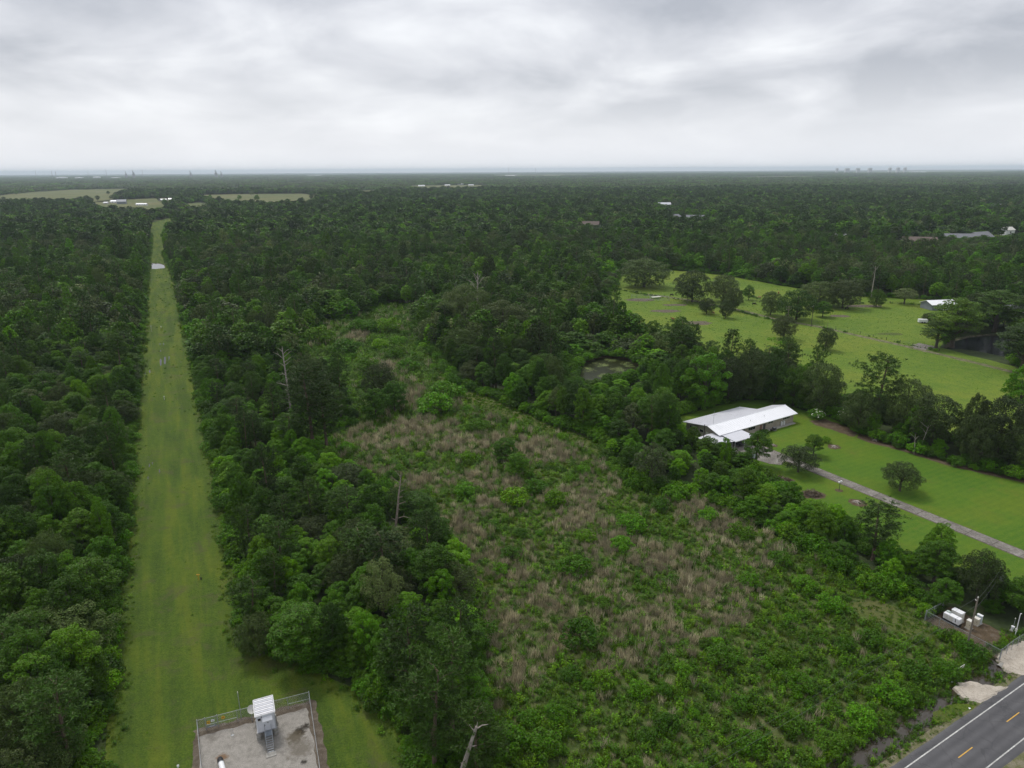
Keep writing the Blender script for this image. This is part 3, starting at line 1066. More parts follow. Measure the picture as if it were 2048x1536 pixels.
# ------------------------------------------------------------------ plants: prototypes
def leaves(pos, nrm, Ls, Ws, rng, twist=None):
    n = len(pos)
    nrm = nrm / (np.linalg.norm(nrm, axis=1, keepdims=True) + 1e-9)
    rv = rng.normal(size=(n, 3)) if twist is None else twist + 0.35 * rng.normal(size=(n, 3))
    t_ = rv - nrm * np.sum(rv * nrm, axis=1, keepdims=True)
    t_ /= (np.linalg.norm(t_, axis=1, keepdims=True) + 1e-9)
    b = np.cross(nrm, t_)
    L_ = Ls[:, None]
    W_ = Ws[:, None]
    V_ = np.empty((n, 4, 3))
    V_[:, 0] = pos - t_ * L_ * 0.5
    V_[:, 1] = pos + b * W_ * 0.5 + t_ * L_ * 0.08 - nrm * L_ * 0.06
    V_[:, 2] = pos + t_ * L_ * 0.5 - nrm * L_ * 0.10
    V_[:, 3] = pos - b * W_ * 0.5 + t_ * L_ * 0.08 - nrm * L_ * 0.06
    return V_.reshape(-1, 3)


def crown_from_lobes(lobes, n, size, rng, up=0.45, rnd_=0.55, shell=0.28, squash=0.85, aspect=0.62, down=-0.45):
    lob = np.array(lobes)            # x y z r
    w = lob[:, 3] ** 2
    idx = rng.choice(len(lob), size=int(n * 1.5), p=w / w.sum())
    d = rng.normal(size=(len(idx), 3))
    d /= np.linalg.norm(d, axis=1, keepdims=True)
    low = d[:, 2] < down
    d[low, 2] *= -0.6
    d /= np.linalg.norm(d, axis=1, keepdims=True)
    c = lob[idx]
    r = c[:, 3] * (1 - shell * rng.random(len(idx)) ** 1.6 + 0.10 * rng.random(len(idx)))
    pos = c[:, :3] + d * r[:, None] * np.array([1, 1, squash])
    # drop leaves deep inside other lobes
    keep = np.ones(len(idx), bool)
    for k in range(len(lob)):
        q = (pos - lob[k, :3]) / np.array([1, 1, squash])
        keep &= ~((np.linalg.norm(q, axis=1) < 0.72 * lob[k, 3]) & (idx != k))
    pos, d = pos[keep][:n], d[keep][:n]
    nn = d * 0.75 + np.array([0, 0, up]) + rnd_ * rng.normal(size=d.shape)
    s = size * (0.65 + 0.7 * rng.random(len(pos)))
    return leaves(pos, nn, s, s * aspect, rng)


def needle_crown(tufts, nper, ln, wd, rng):
    P, D = [], []
    for (x, y, z, dx, dy, dz_) in tufts:
        d = rng.normal(size=(nper, 3)) * 0.75 + np.array([dx, dy, dz_ + 0.35])
        d /= np.linalg.norm(d, axis=1, keepdims=True)
        D.append(d)
        P.append(np.array([x, y, z]) + d * ln * (0.35 + 0.25 * rng.random((nper, 1))))
    P, D = np.concatenate(P), np.concatenate(D)
    nn = np.cross(D, rng.normal(size=D.shape))
    nn[:, 2] = np.abs(nn[:, 2]) + 0.2
    nn -= D * np.sum(nn * D, axis=1, keepdims=True)
    s = ln * (0.75 + 0.5 * rng.random(len(P)))
    return leaves(P, nn, s, np.full(len(P), wd), rng, twist=D)


def trunk_mesh(h, r, limbs, rng, n=6):
    mb_ = MB()
    bend = rng.normal(size=2) * 0.02 * h
    pts = [(bend[0] * t_ * t_, bend[1] * t_ * t_, h * t_ - 0.15) for t_ in (0, 0.08, 0.35, 0.65, 1.0)]
    mb_.tube(pts, [r * 1.35, r, r * 0.82, r * 0.6, r * 0.25], n)
    for (z0, tip, r0) in limbs:
        t_ = z0 / h
        a = Vector((bend[0] * t_ * t_, bend[1] * t_ * t_, z0))
        b = Vector(tip)
        m_mid = a.lerp(b, 0.5) + Vector((0, 0, 0.12 * (b - a).length))
        mb_.tube([a, m_mid, b], [r0, r0 * 0.6, r0 * 0.2], 4)
    return mb_


PROTO = {}     # kind -> list of dict(crown, trunk, H, R); lods as kind+'1', kind+'2'


def reg(kind, H, Rr, crownV, trunk, leafm, barkm):
    nq = len(crownV) // 4
    Q = np.arange(nq * 4).reshape(-1, 4)
    cm = arr_mesh(kind + '_crown', crownV, Q, leafm)
    tm = trunk.mesh(kind + '_trunk', barkm) if trunk is not None else None
    # joined copy for masses
    if trunk is not None:
        tv = np.array(trunk.v)
        quads = [f for f in trunk.f if len(f) == 4]
        Vj = np.concatenate([crownV, tv])
        Qj = np.concatenate([Q, np.array(quads) + len(crownV)])
        mi = np.concatenate([np.zeros(nq, int), np.ones(len(quads), int)])
        jm = arr_mesh(kind + '_joined', Vj, Qj, [leafm, barkm], mi)
    else:
        jm = cm
    ob = bpy.data.objects.new(kind + '_proto', jm)
    PROTO.setdefault(kind, []).append(dict(crown=cm, trunk=tm, H=H, R=Rr, obj=ob))


def make_round(kind, seed, H, Rr, z_lo, nlobe, lr, nleaf, size, leafm, barkm, ovate=0.0, lod=True, up=0.45, shell=0.28, aspect=0.62, tr=0.02, lobe_sq=0.85, zspan=1.75):
    rng = np.random.default_rng(seed)
    lobes = []
    cz, hz_ = (z_lo + H) / 2, (H - z_lo) / 2
    ga = math.pi * (3 - math.sqrt(5))
    for k in range(nlobe):
        t_ = (k + 0.5) / nlobe
        zz = 1 - zspan * t_
        rad = math.sqrt(max(0.0, 1 - zz * zz))
        rad = rad if zz < 0 else rad * (1 - ovate * zz)
        a = ga * k + rng.normal() * 0.35
        q = 0.66 + 0.40 * rng.random()
        rl = lr * (0.7 + 0.6 * rng.random())
        lobes.append((Rr * rad * q * math.cos(a), Rr * rad * q * math.sin(a), cz + zz * (hz_ - rl * 0.55) * (0.86 + 0.2 * rng.random()), rl))
    for k in range(max(2, nlobe // 6)):
        lobes.append((Rr * 0.3 * rng.normal(), Rr * 0.3 * rng.normal(), cz + hz_ * 0.25 * rng.normal(), lr * 1.5))
    limbs = []
    for k in rng.choice(nlobe, size=min(nlobe, 9), replace=False):
        l_ = lobes[k]
        limbs.append((min(H * 0.55, max(z_lo * 0.8, l_[2] * 0.45)), l_[:3], tr * H * 0.42))
    tk = trunk_mesh(H * 0.82, tr * H, limbs, rng)
    reg(kind, H, Rr, crown_from_lobes(lobes, nleaf, size, rng, up=up, shell=shell, aspect=aspect, squash=lobe_sq), tk, leafm, barkm)
    if lod:
        tk1 = trunk_mesh(H * 0.82, tr * H, limbs[:4], rng, 4)
        reg(kind + '1', H, Rr, crown_from_lobes(lobes, nleaf // 8, size * 2.6, rng, up=up, shell=shell, aspect=0.75, squash=lobe_sq), tk1, leafm, barkm)
        tk2 = trunk_mesh(H * 0.82, tr * H, [], rng, 3)
        reg(kind + '2', H, Rr, crown_from_lobes(lobes, nleaf // 32, size * 5.2, rng, up=up, shell=shell, aspect=0.8, squash=lobe_sq), tk2, leafm, barkm)


def make_pine(kind, seed, H, Rr, z_lo, nbr, nper, lod=True):
    rng = np.random.default_rng(seed)
    tufts, limbs = [], []
    ga = math.pi * (3 - math.sqrt(5))
    for k in range(nbr):
        t_ = (k + 0.5) / nbr
        z0 = z_lo + (H - z_lo) * t_ ** 0.9
        prof_ = (math.sin(math.pi * min(1, (1 - t_) * 0.92 + 0.06)) ** 0.7) * (0.75 + 0.5 * rng.random())
        Lb = max(0.5, Rr * prof_)
        a = ga * k + rng.normal() * 0.4
        tip = np.array([Lb * math.cos(a), Lb * math.sin(a), z0 + Lb * (0.05 + 0.45 * t_)])
        limbs.append((z0, tuple(tip), 0.05))
        nt_ = 3 + int(Lb * 3.2)
        for q in range(nt_):
            f = 0.35 + 0.65 * (q + rng.random()) / nt_
            p = np.array([tip[0] * f, tip[1] * f, z0 + (tip[2] - z0) * f]) + rng.normal(size=3) * np.array([0.38, 0.38, 0.22]) * (0.5 + f)
            tufts.append((*p, math.cos(a) * 0.5, math.sin(a) * 0.5, 0.25))
    tufts.append((0, 0, H, 0, 0, 1))
    tk = trunk_mesh(H * 0.97, 0.017 * H, limbs[::3], rng)
    reg(kind, H, Rr, needle_crown(tufts, nper, 0.62, 0.11, rng), tk, LEAF['pine'], PINEBARK)
    if lod:
        rng = np.random.default_rng(seed + 1)
        sub = tufts[::2]
        reg(kind + '1', H, Rr, needle_crown(sub, max(4, nper // 3), 1.0, 0.34, rng), trunk_mesh(H * 0.97, 0.017 * H, limbs[::8], rng, 4), LEAF['pine'], PINEBARK)
        reg(kind + '2', H, Rr, needle_crown(tufts[::4], 4, 1.7, 0.85, rng), trunk_mesh(H * 0.97, 0.017 * H, [], rng, 3), LEAF['pine'], PINEBARK)


for k in range(4):
    make_round('gum', 10 + k, 13.0, 3.5, 2.2, 72, 0.70, 18000, 0.225, LEAF['gum'], BARK, ovate=0.25)
for k in range(4):
    make_round('tallow', 30 + k, 8.0, 2.9, 0.5, 62, 0.52, 14500, 0.20, LEAF['tallow'], BARK, ovate=0.28, up=0.55)
for k in range(3):
    make_round('oak', 50 + k, 11.0, 6.2, 0.7, 115, 0.95, 24000, 0.235, LEAF['oak'], BARK, ovate=0.0, shell=0.22, tr=0.035)
for k in range(3):
    make_round('pastureoak', 150 + k, 11.0, 6.2, 0.25, 120, 1.0, 22000, 0.28, LEAF['gum'] if k == 1 else LEAF['oak'], BARK, ovate=-0.05, shell=0.22, tr=0.03, lod=False, zspan=1.95)
for k in range(2):
    make_round('greyoak', 60 + k, 11.0, 4.4, 2.5, 34, 1.0, 8000, 0.26, LEAF['grey'], BARK, ovate=0.05, shell=0.30, tr=0.03)
for k in range(3):
    make_pine('pine', 70 + k, 18.0, 3.7, 4.5, 46, 13)
for k in range(2):
    make_round('cypress', 90 + k, 14.0, 4.2, 3.2, 64, 1.15, 9500, 0.32, LEAF['cypress'], BARK, ovate=0.35, up=0.9, lobe_sq=0.42, tr=0.03)
for k in range(4):
    make_round('shrub', 110 + k, 2.0, 1.35, 0.0, 22, 0.42, 1500, 0.22, LEAF['shrub'], BARK, lod=False, up=0.6, tr=0.03)
for k in range(3):
    make_round('thicket', 120 + k, 3.2, 2.3, 0.0, 26, 0.62, 2000, 0.30, LEAF['tallow'], BARK, lod=False, up=0.55, tr=0.02)
for k in range(2):
    make_round('gumbush', 130 + k, 3.0, 2.2, 0.0, 26, 0.6, 2000, 0.28, LEAF['gum'], BARK, lod=False, up=0.55, tr=0.02)


def simple_proto(kind, Varr, leafm):
    Q = np.arange(len(Varr)).reshape(-1, 4)
    me_ = arr_mesh(kind, Varr, Q, leafm)
    PROTO.setdefault(kind, []).append(dict(obj=bpy.data.objects.new(kind + '_proto', me_), crown=me_, H=1, R=1))


def blades(n, h, spread, wd, rng, lean=0.25, z0=0.0):
    a = rng.random(n) * 2 * math.pi
    r = spread * np.sqrt(rng.random(n))
    base = np.stack([r * np.cos(a), r * np.sin(a), np.full(n, z0)], 1)
    d = np.stack([rng.normal(size=n) * lean, rng.normal(size=n) * lean, np.ones(n)], 1)
    d /= np.linalg.norm(d, axis=1, keepdims=True)
    s = h * (0.55 + 0.55 * rng.random(n))
    nn = np.cross(d, rng.normal(size=(n, 3)))
    return leaves(base + d * s[:, None] * 0.5, nn, s, np.full(n, wd), rng, twist=d * 4)


for k in range(4):
    rg = np.random.default_rng(200 + k)
    # leafy weed: several upright stems clothed with leaves
    P_, N_ = [], []
    for q in range(9):
        a, r0 = rg.random() * 6.28, 0.5 * math.sqrt(rg.random())
        h = 0.55 + 0.75 * rg.random()
        for z in np.linspace(0.12, h, 9):
            b = rg.random() * 6.28
            P_.append((r0 * math.cos(a) + 0.12 * math.cos(b), r0 * math.sin(a) + 0.12 * math.sin(b), z))
            N_.append((0.5 * math.cos(b), 0.5 * math.sin(b), 0.9))
    P_, N_ = np.array(P_), np.array(N_)
    s_ = 0.20 + 0.14 * rg.random(len(P_))
    simple_proto('weed', leaves(P_, N_ + 0.3 * rg.normal(size=N_.shape), s_, s_ * 0.5, rg), LEAF['weed'])
    simple_proto('drystem', blades(46, 1.35, 0.55, 0.055, rg, 0.22), LEAF['tan'])
    simple_proto('tallgrass', blades(46, 0.8, 0.5, 0.05, rg, 0.35), LEAF['grass'])
    simple_proto('tuft', blades(26, 0.38, 0.32, 0.06, rg, 0.5), LEAF['weed'])
    simple_proto('turf', blades(18, 0.16, 0.30, 0.05, rg, 0.7), LEAF['grass'])
    rg = np.random.default_rng(230 + k)
    lob = [(rg.uniform(-15, 15), rg.uniform(-15, 15), rg.uniform(4, 9), rg.uniform(3.2, 5.0)) for _ in range(22)]
    simple_proto('canopy', crown_from_lobes(lob, 420, 2.6, rg, up=0.5, shell=0.3, aspect=0.8), LEAF['gum'])
    lob = [(rg.uniform(-15, 15), rg.uniform(-15, 15), rg.uniform(4, 10), rg.uniform(2.6, 4.5)) for _ in range(24)]
    simple_proto('canopy', crown_from_lobes(lob, 420, 2.6, rg, up=0.5, shell=0.3, aspect=0.8), LEAF['oak'])
    # lily pad
    an = rg.random(1) * 6
    n8 = 12
    pads = []
    for q in range(14):
        cx0, cy0, r0 = rg.normal() * 0.6, rg.normal() * 0.6, 0.10 + 0.09 * rg.random()
        pads.append([(cx0 - r0, cy0 - r0 * 0.5, 0), (cx0 + r0 * 0.5, cy0 - r0, 0), (cx0 + r0, cy0 + r0 * 0.5, 0.015), (cx0 - r0 * 0.5, cy0 + r0, 0.01)])
    simple_proto('pad', np.array(pads).reshape(-1, 3), LEAF['pad'])


# ------------------------------------------------------------------ masses (nobody could count them): points + instanced prototypes
def mass(name, pts, rot, scl, idx, kinds, label, cat):
    """one object; its points carry the plants of the given prototype list"""
    protos = [p['obj'] for k in kinds for p in PROTO[k]]
    n = len(pts)
    me_ = bpy.data.meshes.new(name)
    me_.vertices.add(n)
    me_.vertices.foreach_set('co', np.asarray(pts, np.float32).ravel())
    at = me_.attributes.new('turn', 'FLOAT_VECTOR', 'POINT')
    at.data.foreach_set('vector', np.asarray(rot, np.float32).ravel())
    at = me_.attributes.new('size', 'FLOAT_VECTOR', 'POINT')
    at.data.foreach_set('vector', np.asarray(scl, np.float32).ravel())
    at = me_.attributes.new('pick', 'INT', 'POINT')
    at.data.foreach_set('value', np.asarray(idx, np.int32))
    o_ = link(name, me_)
    tag(o_, label, cat, kind='stuff')
    ng = bpy.data.node_groups.new(name + '_nodes', 'GeometryNodeTree')
    ng.interface.new_socket('Geometry', in_out='INPUT', socket_type='NodeSocketGeometry')
    ng.interface.new_socket('Geometry', in_out='OUTPUT', socket_type='NodeSocketGeometry')
    nn, ll = ng.nodes.new, ng.links.new
    gi, go = nn('NodeGroupInput'), nn('NodeGroupOutput')
    join = nn('GeometryNodeJoinGeometry')

    def attr(nm, ty):
        a = nn('GeometryNodeInputNamedAttribute')
        a.data_type = ty
        a.inputs['Name'].default_value = nm
        return a.outputs[0]
    eu = nn('FunctionNodeEulerToRotation')
    ll(attr('turn', 'FLOAT_VECTOR'), eu.inputs[0])
    sz = attr('size', 'FLOAT_VECTOR')
    pk = attr('pick', 'INT')
    for i, pr in enumerate(protos):
        cmp_ = nn('FunctionNodeCompare')
        cmp_.data_type = 'INT'
        cmp_.operation = 'EQUAL'
        ll(pk, cmp_.inputs[2])
        cmp_.inputs[3].default_value = i
        oi = nn('GeometryNodeObjectInfo')
        oi.inputs['Object'].default_value = pr
        oi.inputs['As Instance'].default_value = False
        iop = nn('GeometryNodeInstanceOnPoints')
        ll(gi.outputs[0], iop.inputs['Points'])
        ll(cmp_.outputs[0], iop.inputs['Selection'])
        ll(oi.outputs['Geometry'], iop.inputs['Instance'])
        ll(eu.outputs[0], iop.inputs['Rotation'])
        ll(sz, iop.inputs['Scale'])
        ll(iop.outputs[0], join.inputs[0])
    ll(join.outputs[0], go.inputs[0])
    md = o_.modifiers.new('plants', 'NODES')
    md.node_group = ng
    return o_


RNG = np.random.default_rng(77)


def tangents(n):
    return RNG.random(n) * 2 * math.pi


# ------------------------------------------------------------------ individual plants
def plant(kind, name, x, y, H, Rr, label, cat, group=None, rz=None, which=None, z=0.0):
    lst = PROTO[kind]
    pr = lst[int(RNG.integers(len(lst))) if which is None else which % len(lst)]
    root = empty(name, (x, y, z), RNG.random() * 6.28 if rz is None else rz, label, cat, group)
    root.scale = (Rr / pr['R'], Rr / pr['R'], H / pr['H'])
    link('crown' if pr['trunk'] is not None and H > 3.4 else 'foliage', pr['crown'], root)
    if pr['trunk'] is not None and H > 1.2:
        link('trunk' if H > 3.4 else 'stem', pr['trunk'], root)
    return root


TAKEN = []     # (x, y, r) so that random trees leave room


def tree_at(kind, name, bx, by, top, wpx, label, cat='tree', group=None, which=None):
    x, y = g(bx, by)
    H = max(0.8, height_to(bx, by, top))
    Rr = max(0.5, wpx / 2 * depth_of(x, y) / FPX)
    TAKEN.append((x, y, Rr * 0.8))
    return plant(kind, name, x, y, H, Rr, label, cat, group, which=which)


SPECIAL = [
    # lawn
    ('gum', 'lawn_tree', 1626, 911, 869, 36, 'small upright tree with a clear trunk on the lawn behind the driveway'),
    ('oak', 'lawn_tree', 1596, 944, 894, 72, 'wide dark bushy tree on the lawn touching the driveway'),
    ('oak', 'lawn_tree', 1799, 982, 926, 72, 'lone spreading tree in the middle of the lawn beyond the driveway'),
    ('gum', 'lawn_tree', 1511, 932, 862, 52, 'dark columnar tree standing in front of the carport'),
    # pasture
    ('pastureoak', 'pasture_oak', 1288, 574, 518, 96, 'biggest round oak at the far left corner of the pasture'),
    ('pastureoak', 'pasture_oak', 1384, 604, 541, 70, 'large dark oak, left one of the tree pair on the pasture fence line'),
    ('pastureoak', 'pasture_oak', 1446, 603, 550, 56, 'rounded dark oak, right one of the tree pair on the pasture fence line'),
    ('pastureoak', 'pasture_tree', 1466, 620, 576, 34, 'mid green tree in front of the right oak of the fence line pair'),
    ('pastureoak', 'pasture_tree', 1413, 628, 596, 32, 'small round tree standing in the grass below the left oak of the pair'),
    ('pastureoak', 'pasture_tree', 1451, 636, 600, 28, 'small pointed tree on the pasture right of the small round one'),
    ('pastureoak', 'pasture_tree', 1592, 640, 581, 70, 'dense rounded tree beside the farm track near the crossarm pole'),
    ('pastureoak', 'pasture_oak', 1636, 612, 563, 74, 'broad dark oak against the far wood, left of two touching oaks'),
    ('pastureoak', 'pasture_oak', 1684, 616, 560, 66, 'broad dark oak against the far wood, right of two touching oaks'),
    ('pastureoak', 'pasture_tree', 1567, 678, 631, 46, 'lone round tree in front of the farm track with the crossarm pole behind'),
    ('pastureoak', 'pasture_tree', 1651, 700, 656, 36, 'lone cone shaped tree in the open pasture with pale dead branches at its foot'),
    ('pastureoak', 'pasture_tree', 1752, 614, 579, 32, 'small mid green tree on the far pasture fence'),
    ('greyoak', 'pasture_tree', 1808, 608, 577, 46, 'thin see-through pale green tree on the far pasture fence'),
    ('pastureoak', 'pasture_tree', 1541, 630, 583, 40, 'dark upright tree left of the dense one by the farm track'),
    ('tallow', 'pasture_tree', 1645, 634, 602, 34, 'small bright tree right of the dense one by the farm track'),
    ('tallow', 'pasture_tree', 1497, 600, 570, 22, 'thin small tree on the upper pasture fence line'),
    ('pastureoak', 'pond_bush', 1857, 645, 626, 26, 'round bush with a white trailer beside it'),
    # pond at right
    ('cypress', 'cypress_tree', 1903, 694, 594, 88, 'tall layered cypress on the left bank of the dark pond'),
    ('cypress', 'cypress_tree', 1872, 696, 640, 58, 'shorter rounded cypress at the left tip of the dark pond'),
    ('cypress', 'cypress_tree', 1988, 664, 578, 84, 'tall layered cypress behind the dark pond'),
    ('cypress', 'cypress_tree', 2044, 742, 642, 100, 'big cypress in front of the dark pond at the picture edge'),
    ('cypress', 'cypress_tree', 2058, 668, 580, 80, 'layered cypress behind the dark pond at the picture edge'),
    # hedgerow between lawn and pasture
    ('pine', 'open_pine', 1748, 858, 715, 86, 'tall open-crowned pine rising from the hedgerow behind the lawn'),
    ('pastureoak', 'hedgerow_tree', 1805, 868, 758, 88, 'round-topped dark tree in the hedgerow right of the open pine'),
    ('pastureoak', 'hedgerow_tree', 1715, 862, 786, 70, 'leafy dark tree in the hedgerow below the open pine'),
    ('pastureoak', 'hedgerow_tree', 1860, 895, 790, 96, 'broad dark hedgerow tree behind the bare forked stem'),
    ('tallow', 'hedgerow_tree', 1828, 890, 810, 52, 'bright leaved hedgerow tree beside the bare forked stem'),
    ('pastureoak', 'hedgerow_tree', 1935, 912, 788, 46, 'narrow light green tree at the hedgerow gap'),
    ('pastureoak', 'hedgerow_tree', 1990, 925, 795, 100, 'broad dark hedgerow tree right of the gap to the pasture'),
    ('pastureoak', 'hedgerow_tree', 1945, 930, 830, 70, 'bushy hedgerow tree low at the right of the gap'),
    ('pastureoak', 'hedgerow_tree', 2048, 940, 835, 90, 'dark hedgerow tree cut by the right picture edge'),
    ('tallow', 'hedgerow_tree', 2035, 830, 728, 66, 'light green tree on the near edge of the pasture at the picture edge'),
    # behind the house
    ('pastureoak', 'tall_shade_tree', 1640, 826, 727, 80, 'big dark tree behind the right end of the house'),
    ('pastureoak', 'tall_shade_tree', 1585, 812, 735, 74, 'big dark tree behind the house, second from its right end'),
    ('pastureoak', 'tall_shade_tree', 1548, 806, 720, 56, 'tall dark tree behind the middle of the house'),
    ('pastureoak', 'tall_shade_tree', 1498, 800, 700, 72, 'tall dark tree at the corner of the pasture behind the house'),
    ('pastureoak', 'tall_shade_tree', 1455, 806, 715, 66, 'dark tree behind the left half of the house'),
    ('tallow', 'tall_shade_tree', 1408, 818, 705, 90, 'large leafy tree overhanging the left rear of the house'),
    ('pine', 'pond_pine', 1352, 738, 640, 62, 'dark pine on the pasture edge right of the lily pond'),
    ('pine', 'pond_pine', 1362, 745, 655, 58, 'second dark pine on the pasture edge right of the lily pond'),
    ('gum', 'pond_tree', 1305, 690, 640, 36, 'upright tree behind the lily pond against the pasture'),
    # clearing edges
    ('oak', 'live_oak', 935, 668, 570, 108, 'grey-green live oak with dead limbs above it, at the head of the clearing'),
    ('oak', 'live_oak', 1005, 690, 602, 112, 'largest grey-green live oak at the right head of the clearing'),
    ('oak', 'live_oak', 925, 738, 655, 70, 'dark oak at the right edge of the clearing below the live oaks'),
    ('oak', 'clearing_tree', 628, 832, 715, 92, 'dark round oak right of the tall bare snag'),
    ('pine', 'clearing_pine', 628, 905, 740, 92, 'tall dark pine in front of the tall bare snag'),
    ('pine', 'clearing_pine', 655, 905, 770, 80, 'second dark pine at the left edge of the clearing'),
    ('oak', 'clearing_tree', 762, 806, 727, 66, 'isolated dark oak inside the upper clearing'),
    ('tallow', 'clearing_tree', 790, 826, 762, 54, 'leafy tree leaning against the isolated oak in the upper clearing'),
    ('tallow', 'clearing_tree', 752, 842, 776, 52, 'brighter small tree in front of the isolated oak in the upper clearing'),
    ('tallow', 'clearing_tree', 1010, 925, 876, 52, 'bright young tree in the middle of the tan grass'),
    ('tallow', 'clearing_tree', 1034, 955, 905, 48, 'young tree just below the bright one in the tan grass'),
    ('pine', 'belt_pine', 770, 1182, 1068, 96, 'dark pine below the reddish broken snag'),
    ('pine', 'belt_pine', 730, 1165, 1058, 88, 'dark pine left of the reddish broken snag'),
    ('gum', 'belt_tree', 872, 1205, 1090, 86, 'leafy tree on the clearing edge right of the reddish snag'),
    ('greyoak', 'belt_tree', 768, 1258, 1120, 78, 'pale yellow-green tree standing out in the dark belt'),
    ('pine', 'belt_pine', 830, 1440, 1230, 118, 'big dark pine at the lower end of the belt'),
    ('pine', 'belt_pine', 905, 1490, 1270, 124, 'big dark pine beside the clearing near the broken pale snag'),
    ('pine', 'belt_pine', 870, 1555, 1340, 128, 'dark pine behind the broken pale snag'),
    ('pine', 'belt_pine', 955, 1600, 1420, 110, 'dark pine right of the broken pale snag at the bottom edge'),
    ('pine', 'belt_pine', 920, 1390, 1210, 96, 'slender dark pine at the clearing edge'),
    ('oak', 'belt_tree', 520, 1310, 1232, 82, 'reddish tinged bushy tree at the corner of the mown strip'),
    ('gum', 'belt_tree', 612, 1330, 1215, 118, 'wide leafy tree overlooking the gravel compound'),
    # right corner
    ('pine', 'corner_pine', 1745, 1120, 1008, 84, 'dark pine on the lawn side of the clearing hedge'),
    ('gum', 'corner_tree', 1865, 1170, 1082, 74, 'leafy tree at the lawn edge above the cabinet compound'),
    ('oak', 'corner_tree', 1952, 1204, 1104, 84, 'dark round tree right above the cabinet compound'),
    ('gum', 'corner_tree', 1885, 1215, 1158, 56, 'bushy small tree behind the chain-link corner'),
    ('gum', 'corner_tree', 2050, 1240, 1158, 80, 'dark bushy tree at the right picture edge behind the transformer pole'),
]
for sp in SPECIAL:
    tree_at(*sp)

# ------------------------------------------------------------------ forest: one tree at a time near the camera, a mass beyond
EXCL = [STRIP, FIELD, LAWN, PASTURE, POND_FAR, POND_LILY, POND_RIGHT, ROADSIDE, CABPAD, SANDDRIVE, gp([(1878, 690), (1960, 700), (2012, 712), (2020, 735), (1960, 722), (1890, 706)])] + FARFIELDS + CLEARS
LOWZONES = [gp([(1120, 690), (1330, 690), (1330, 760), (1310, 850), (1150, 850), (1110, 790)]),      # keep the lily pond in view
            gp([(1340, 850), (1500, 905), (1560, 960), (1520, 1000), (1400, 990), (1330, 930)]),      # keep the house in view
            gp([(1180, 860), (1340, 900), (1500, 960), (1700, 1060), (1860, 1120), (1860, 1210), (1640, 1130), (1400, 1000), (1200, 940)]),
            gp([(1640, 785), (1800, 842), (2048, 908), (2210, 955), (2210, 1005), (2048, 968), (1800, 903), (1640, 842)]),
            gp([(1190, 560), (1250, 560), (1300, 700), (1200, 660)]),
            gp([(1880, 1130), (2060, 1170), (2100, 1270), (1850, 1215)])]
for c_ in CLEAR_HOUSES:
    hx_, hy_ = g(c_[0], c_[1])
    dlow = 0.16 * hy_ + 20
    LOWZONES.append([(hx_ - c_[2] * 0.62, hy_ - dlow), (hx_ + c_[2] * 0.62, hy_ - dlow), (hx_ + c_[2] * 0.62, hy_), (hx_ - c_[2] * 0.62, hy_)])
BELT = gp([(330, 530), (340, 560), (372, 640), (395, 720), (405, 800), (425, 880), (440, 960), (455, 1050), (470, 1150), (482, 1230), (490, 1300), (610, 1330), (730, 1385),
           (790, 1450), (840, 1536), (880, 1650), (1030, 1650), (985, 1536), (975, 1450), (950, 1230), (880, 1070), (720, 960), (660, 880), (690, 790), (585, 745), (640, 640), (560, 590), (440, 545)])


def scatter(d0, d1, sp_fn, seed):
    """jittered rows over the view wedge between two distances"""
    rg = np.random.default_rng(seed)
    out = []
    y = d0
    while y < d1:
        s = sp_fn(y)
        w = 0.82 * y + 45
        n = int(2 * w / s) + 1
        xs = (np.arange(n) - n / 2) * s + rg.random() * s + rg.uniform(-0.42, 0.42, n) * s
        ys = y + rg.uniform(-0.42, 0.42, n) * s
        out.append(np.stack([xs, ys], 1))
        y += s * 0.9
    return np.concatenate(out)


def clear_of(P, Rr):
    ok = np.ones(len(P), bool)
    lo, hi = P.min(0) - 20, P.max(0) + 20
    for p in EXCL:
        pa = np.array(p)
        if (pa.max(0) < lo).any() or (pa.min(0) > hi).any():
            continue
        near = ((P > pa.min(0) - 12) & (P < pa.max(0) + 12)).all(1)
        i = np.where(near)[0]
        if len(i) == 0:
            continue
        ins = in_poly(P[i], p)
        dd_ = dist_poly(P[i], p)
        bad = ins | (dd_ < 0.55 * Rr[i])
        if any(p is f_ for f_ in FARFIELDS):
            bad &= RNG.random(len(i)) > 0.0012 + 0.10 * np.exp(-dd_ / 5.0)
        ok[i[bad]] = False
    return ok


P1 = scatter(40, 260, lambda y: 4.3 + 0.004 * y, 1)
PX = np.array([proj(x, y, 6.0) for x, y in P1])
inview = (PX[:, 0] > -110) & (PX[:, 0] < 2160) & (PX[:, 1] < 1680)
P1 = P1[inview]
n = len(P1)
u = RNG.random(n)
belt = in_poly(P1, BELT)
low = np.zeros(n, bool)
for z_ in LOWZONES:
    low |= in_poly(P1, z_)
left = np.array([(x < -60 - 0.0 and not b) for (x, y), b in zip(P1, belt)])
strip_x = np.interp(P1[:, 1], [60, 130, 300, 580], [g(205, 1536)[0], g(245, 1100)[0], g(284, 640)[0], g(296, 525)[0]])
left = P1[:, 0] < strip_x
kind = np.where(u < 0.52, 'gum', np.where(u < 0.74, 'tallow', np.where(u < 0.84, 'oak', np.where(u < 0.96, 'pine', 'greyoak'))))
kind = np.where(left, np.where(u < 0.66, 'gum', np.where(u < 0.74, 'tallow', np.where(u < 0.91, 'oak', np.where(u < 0.96, 'pine', 'greyoak')))), kind)
kind = np.where(belt, np.where(u < 0.60, 'tallow', np.where(u < 0.85, 'gum', np.where(u < 0.95, 'pine', 'oak'))), kind)
kind = np.where(low, np.where(u < 0.72, 'tallow', 'gum'), kind)
v = RNG.random(n)
Hh = np.zeros(n)
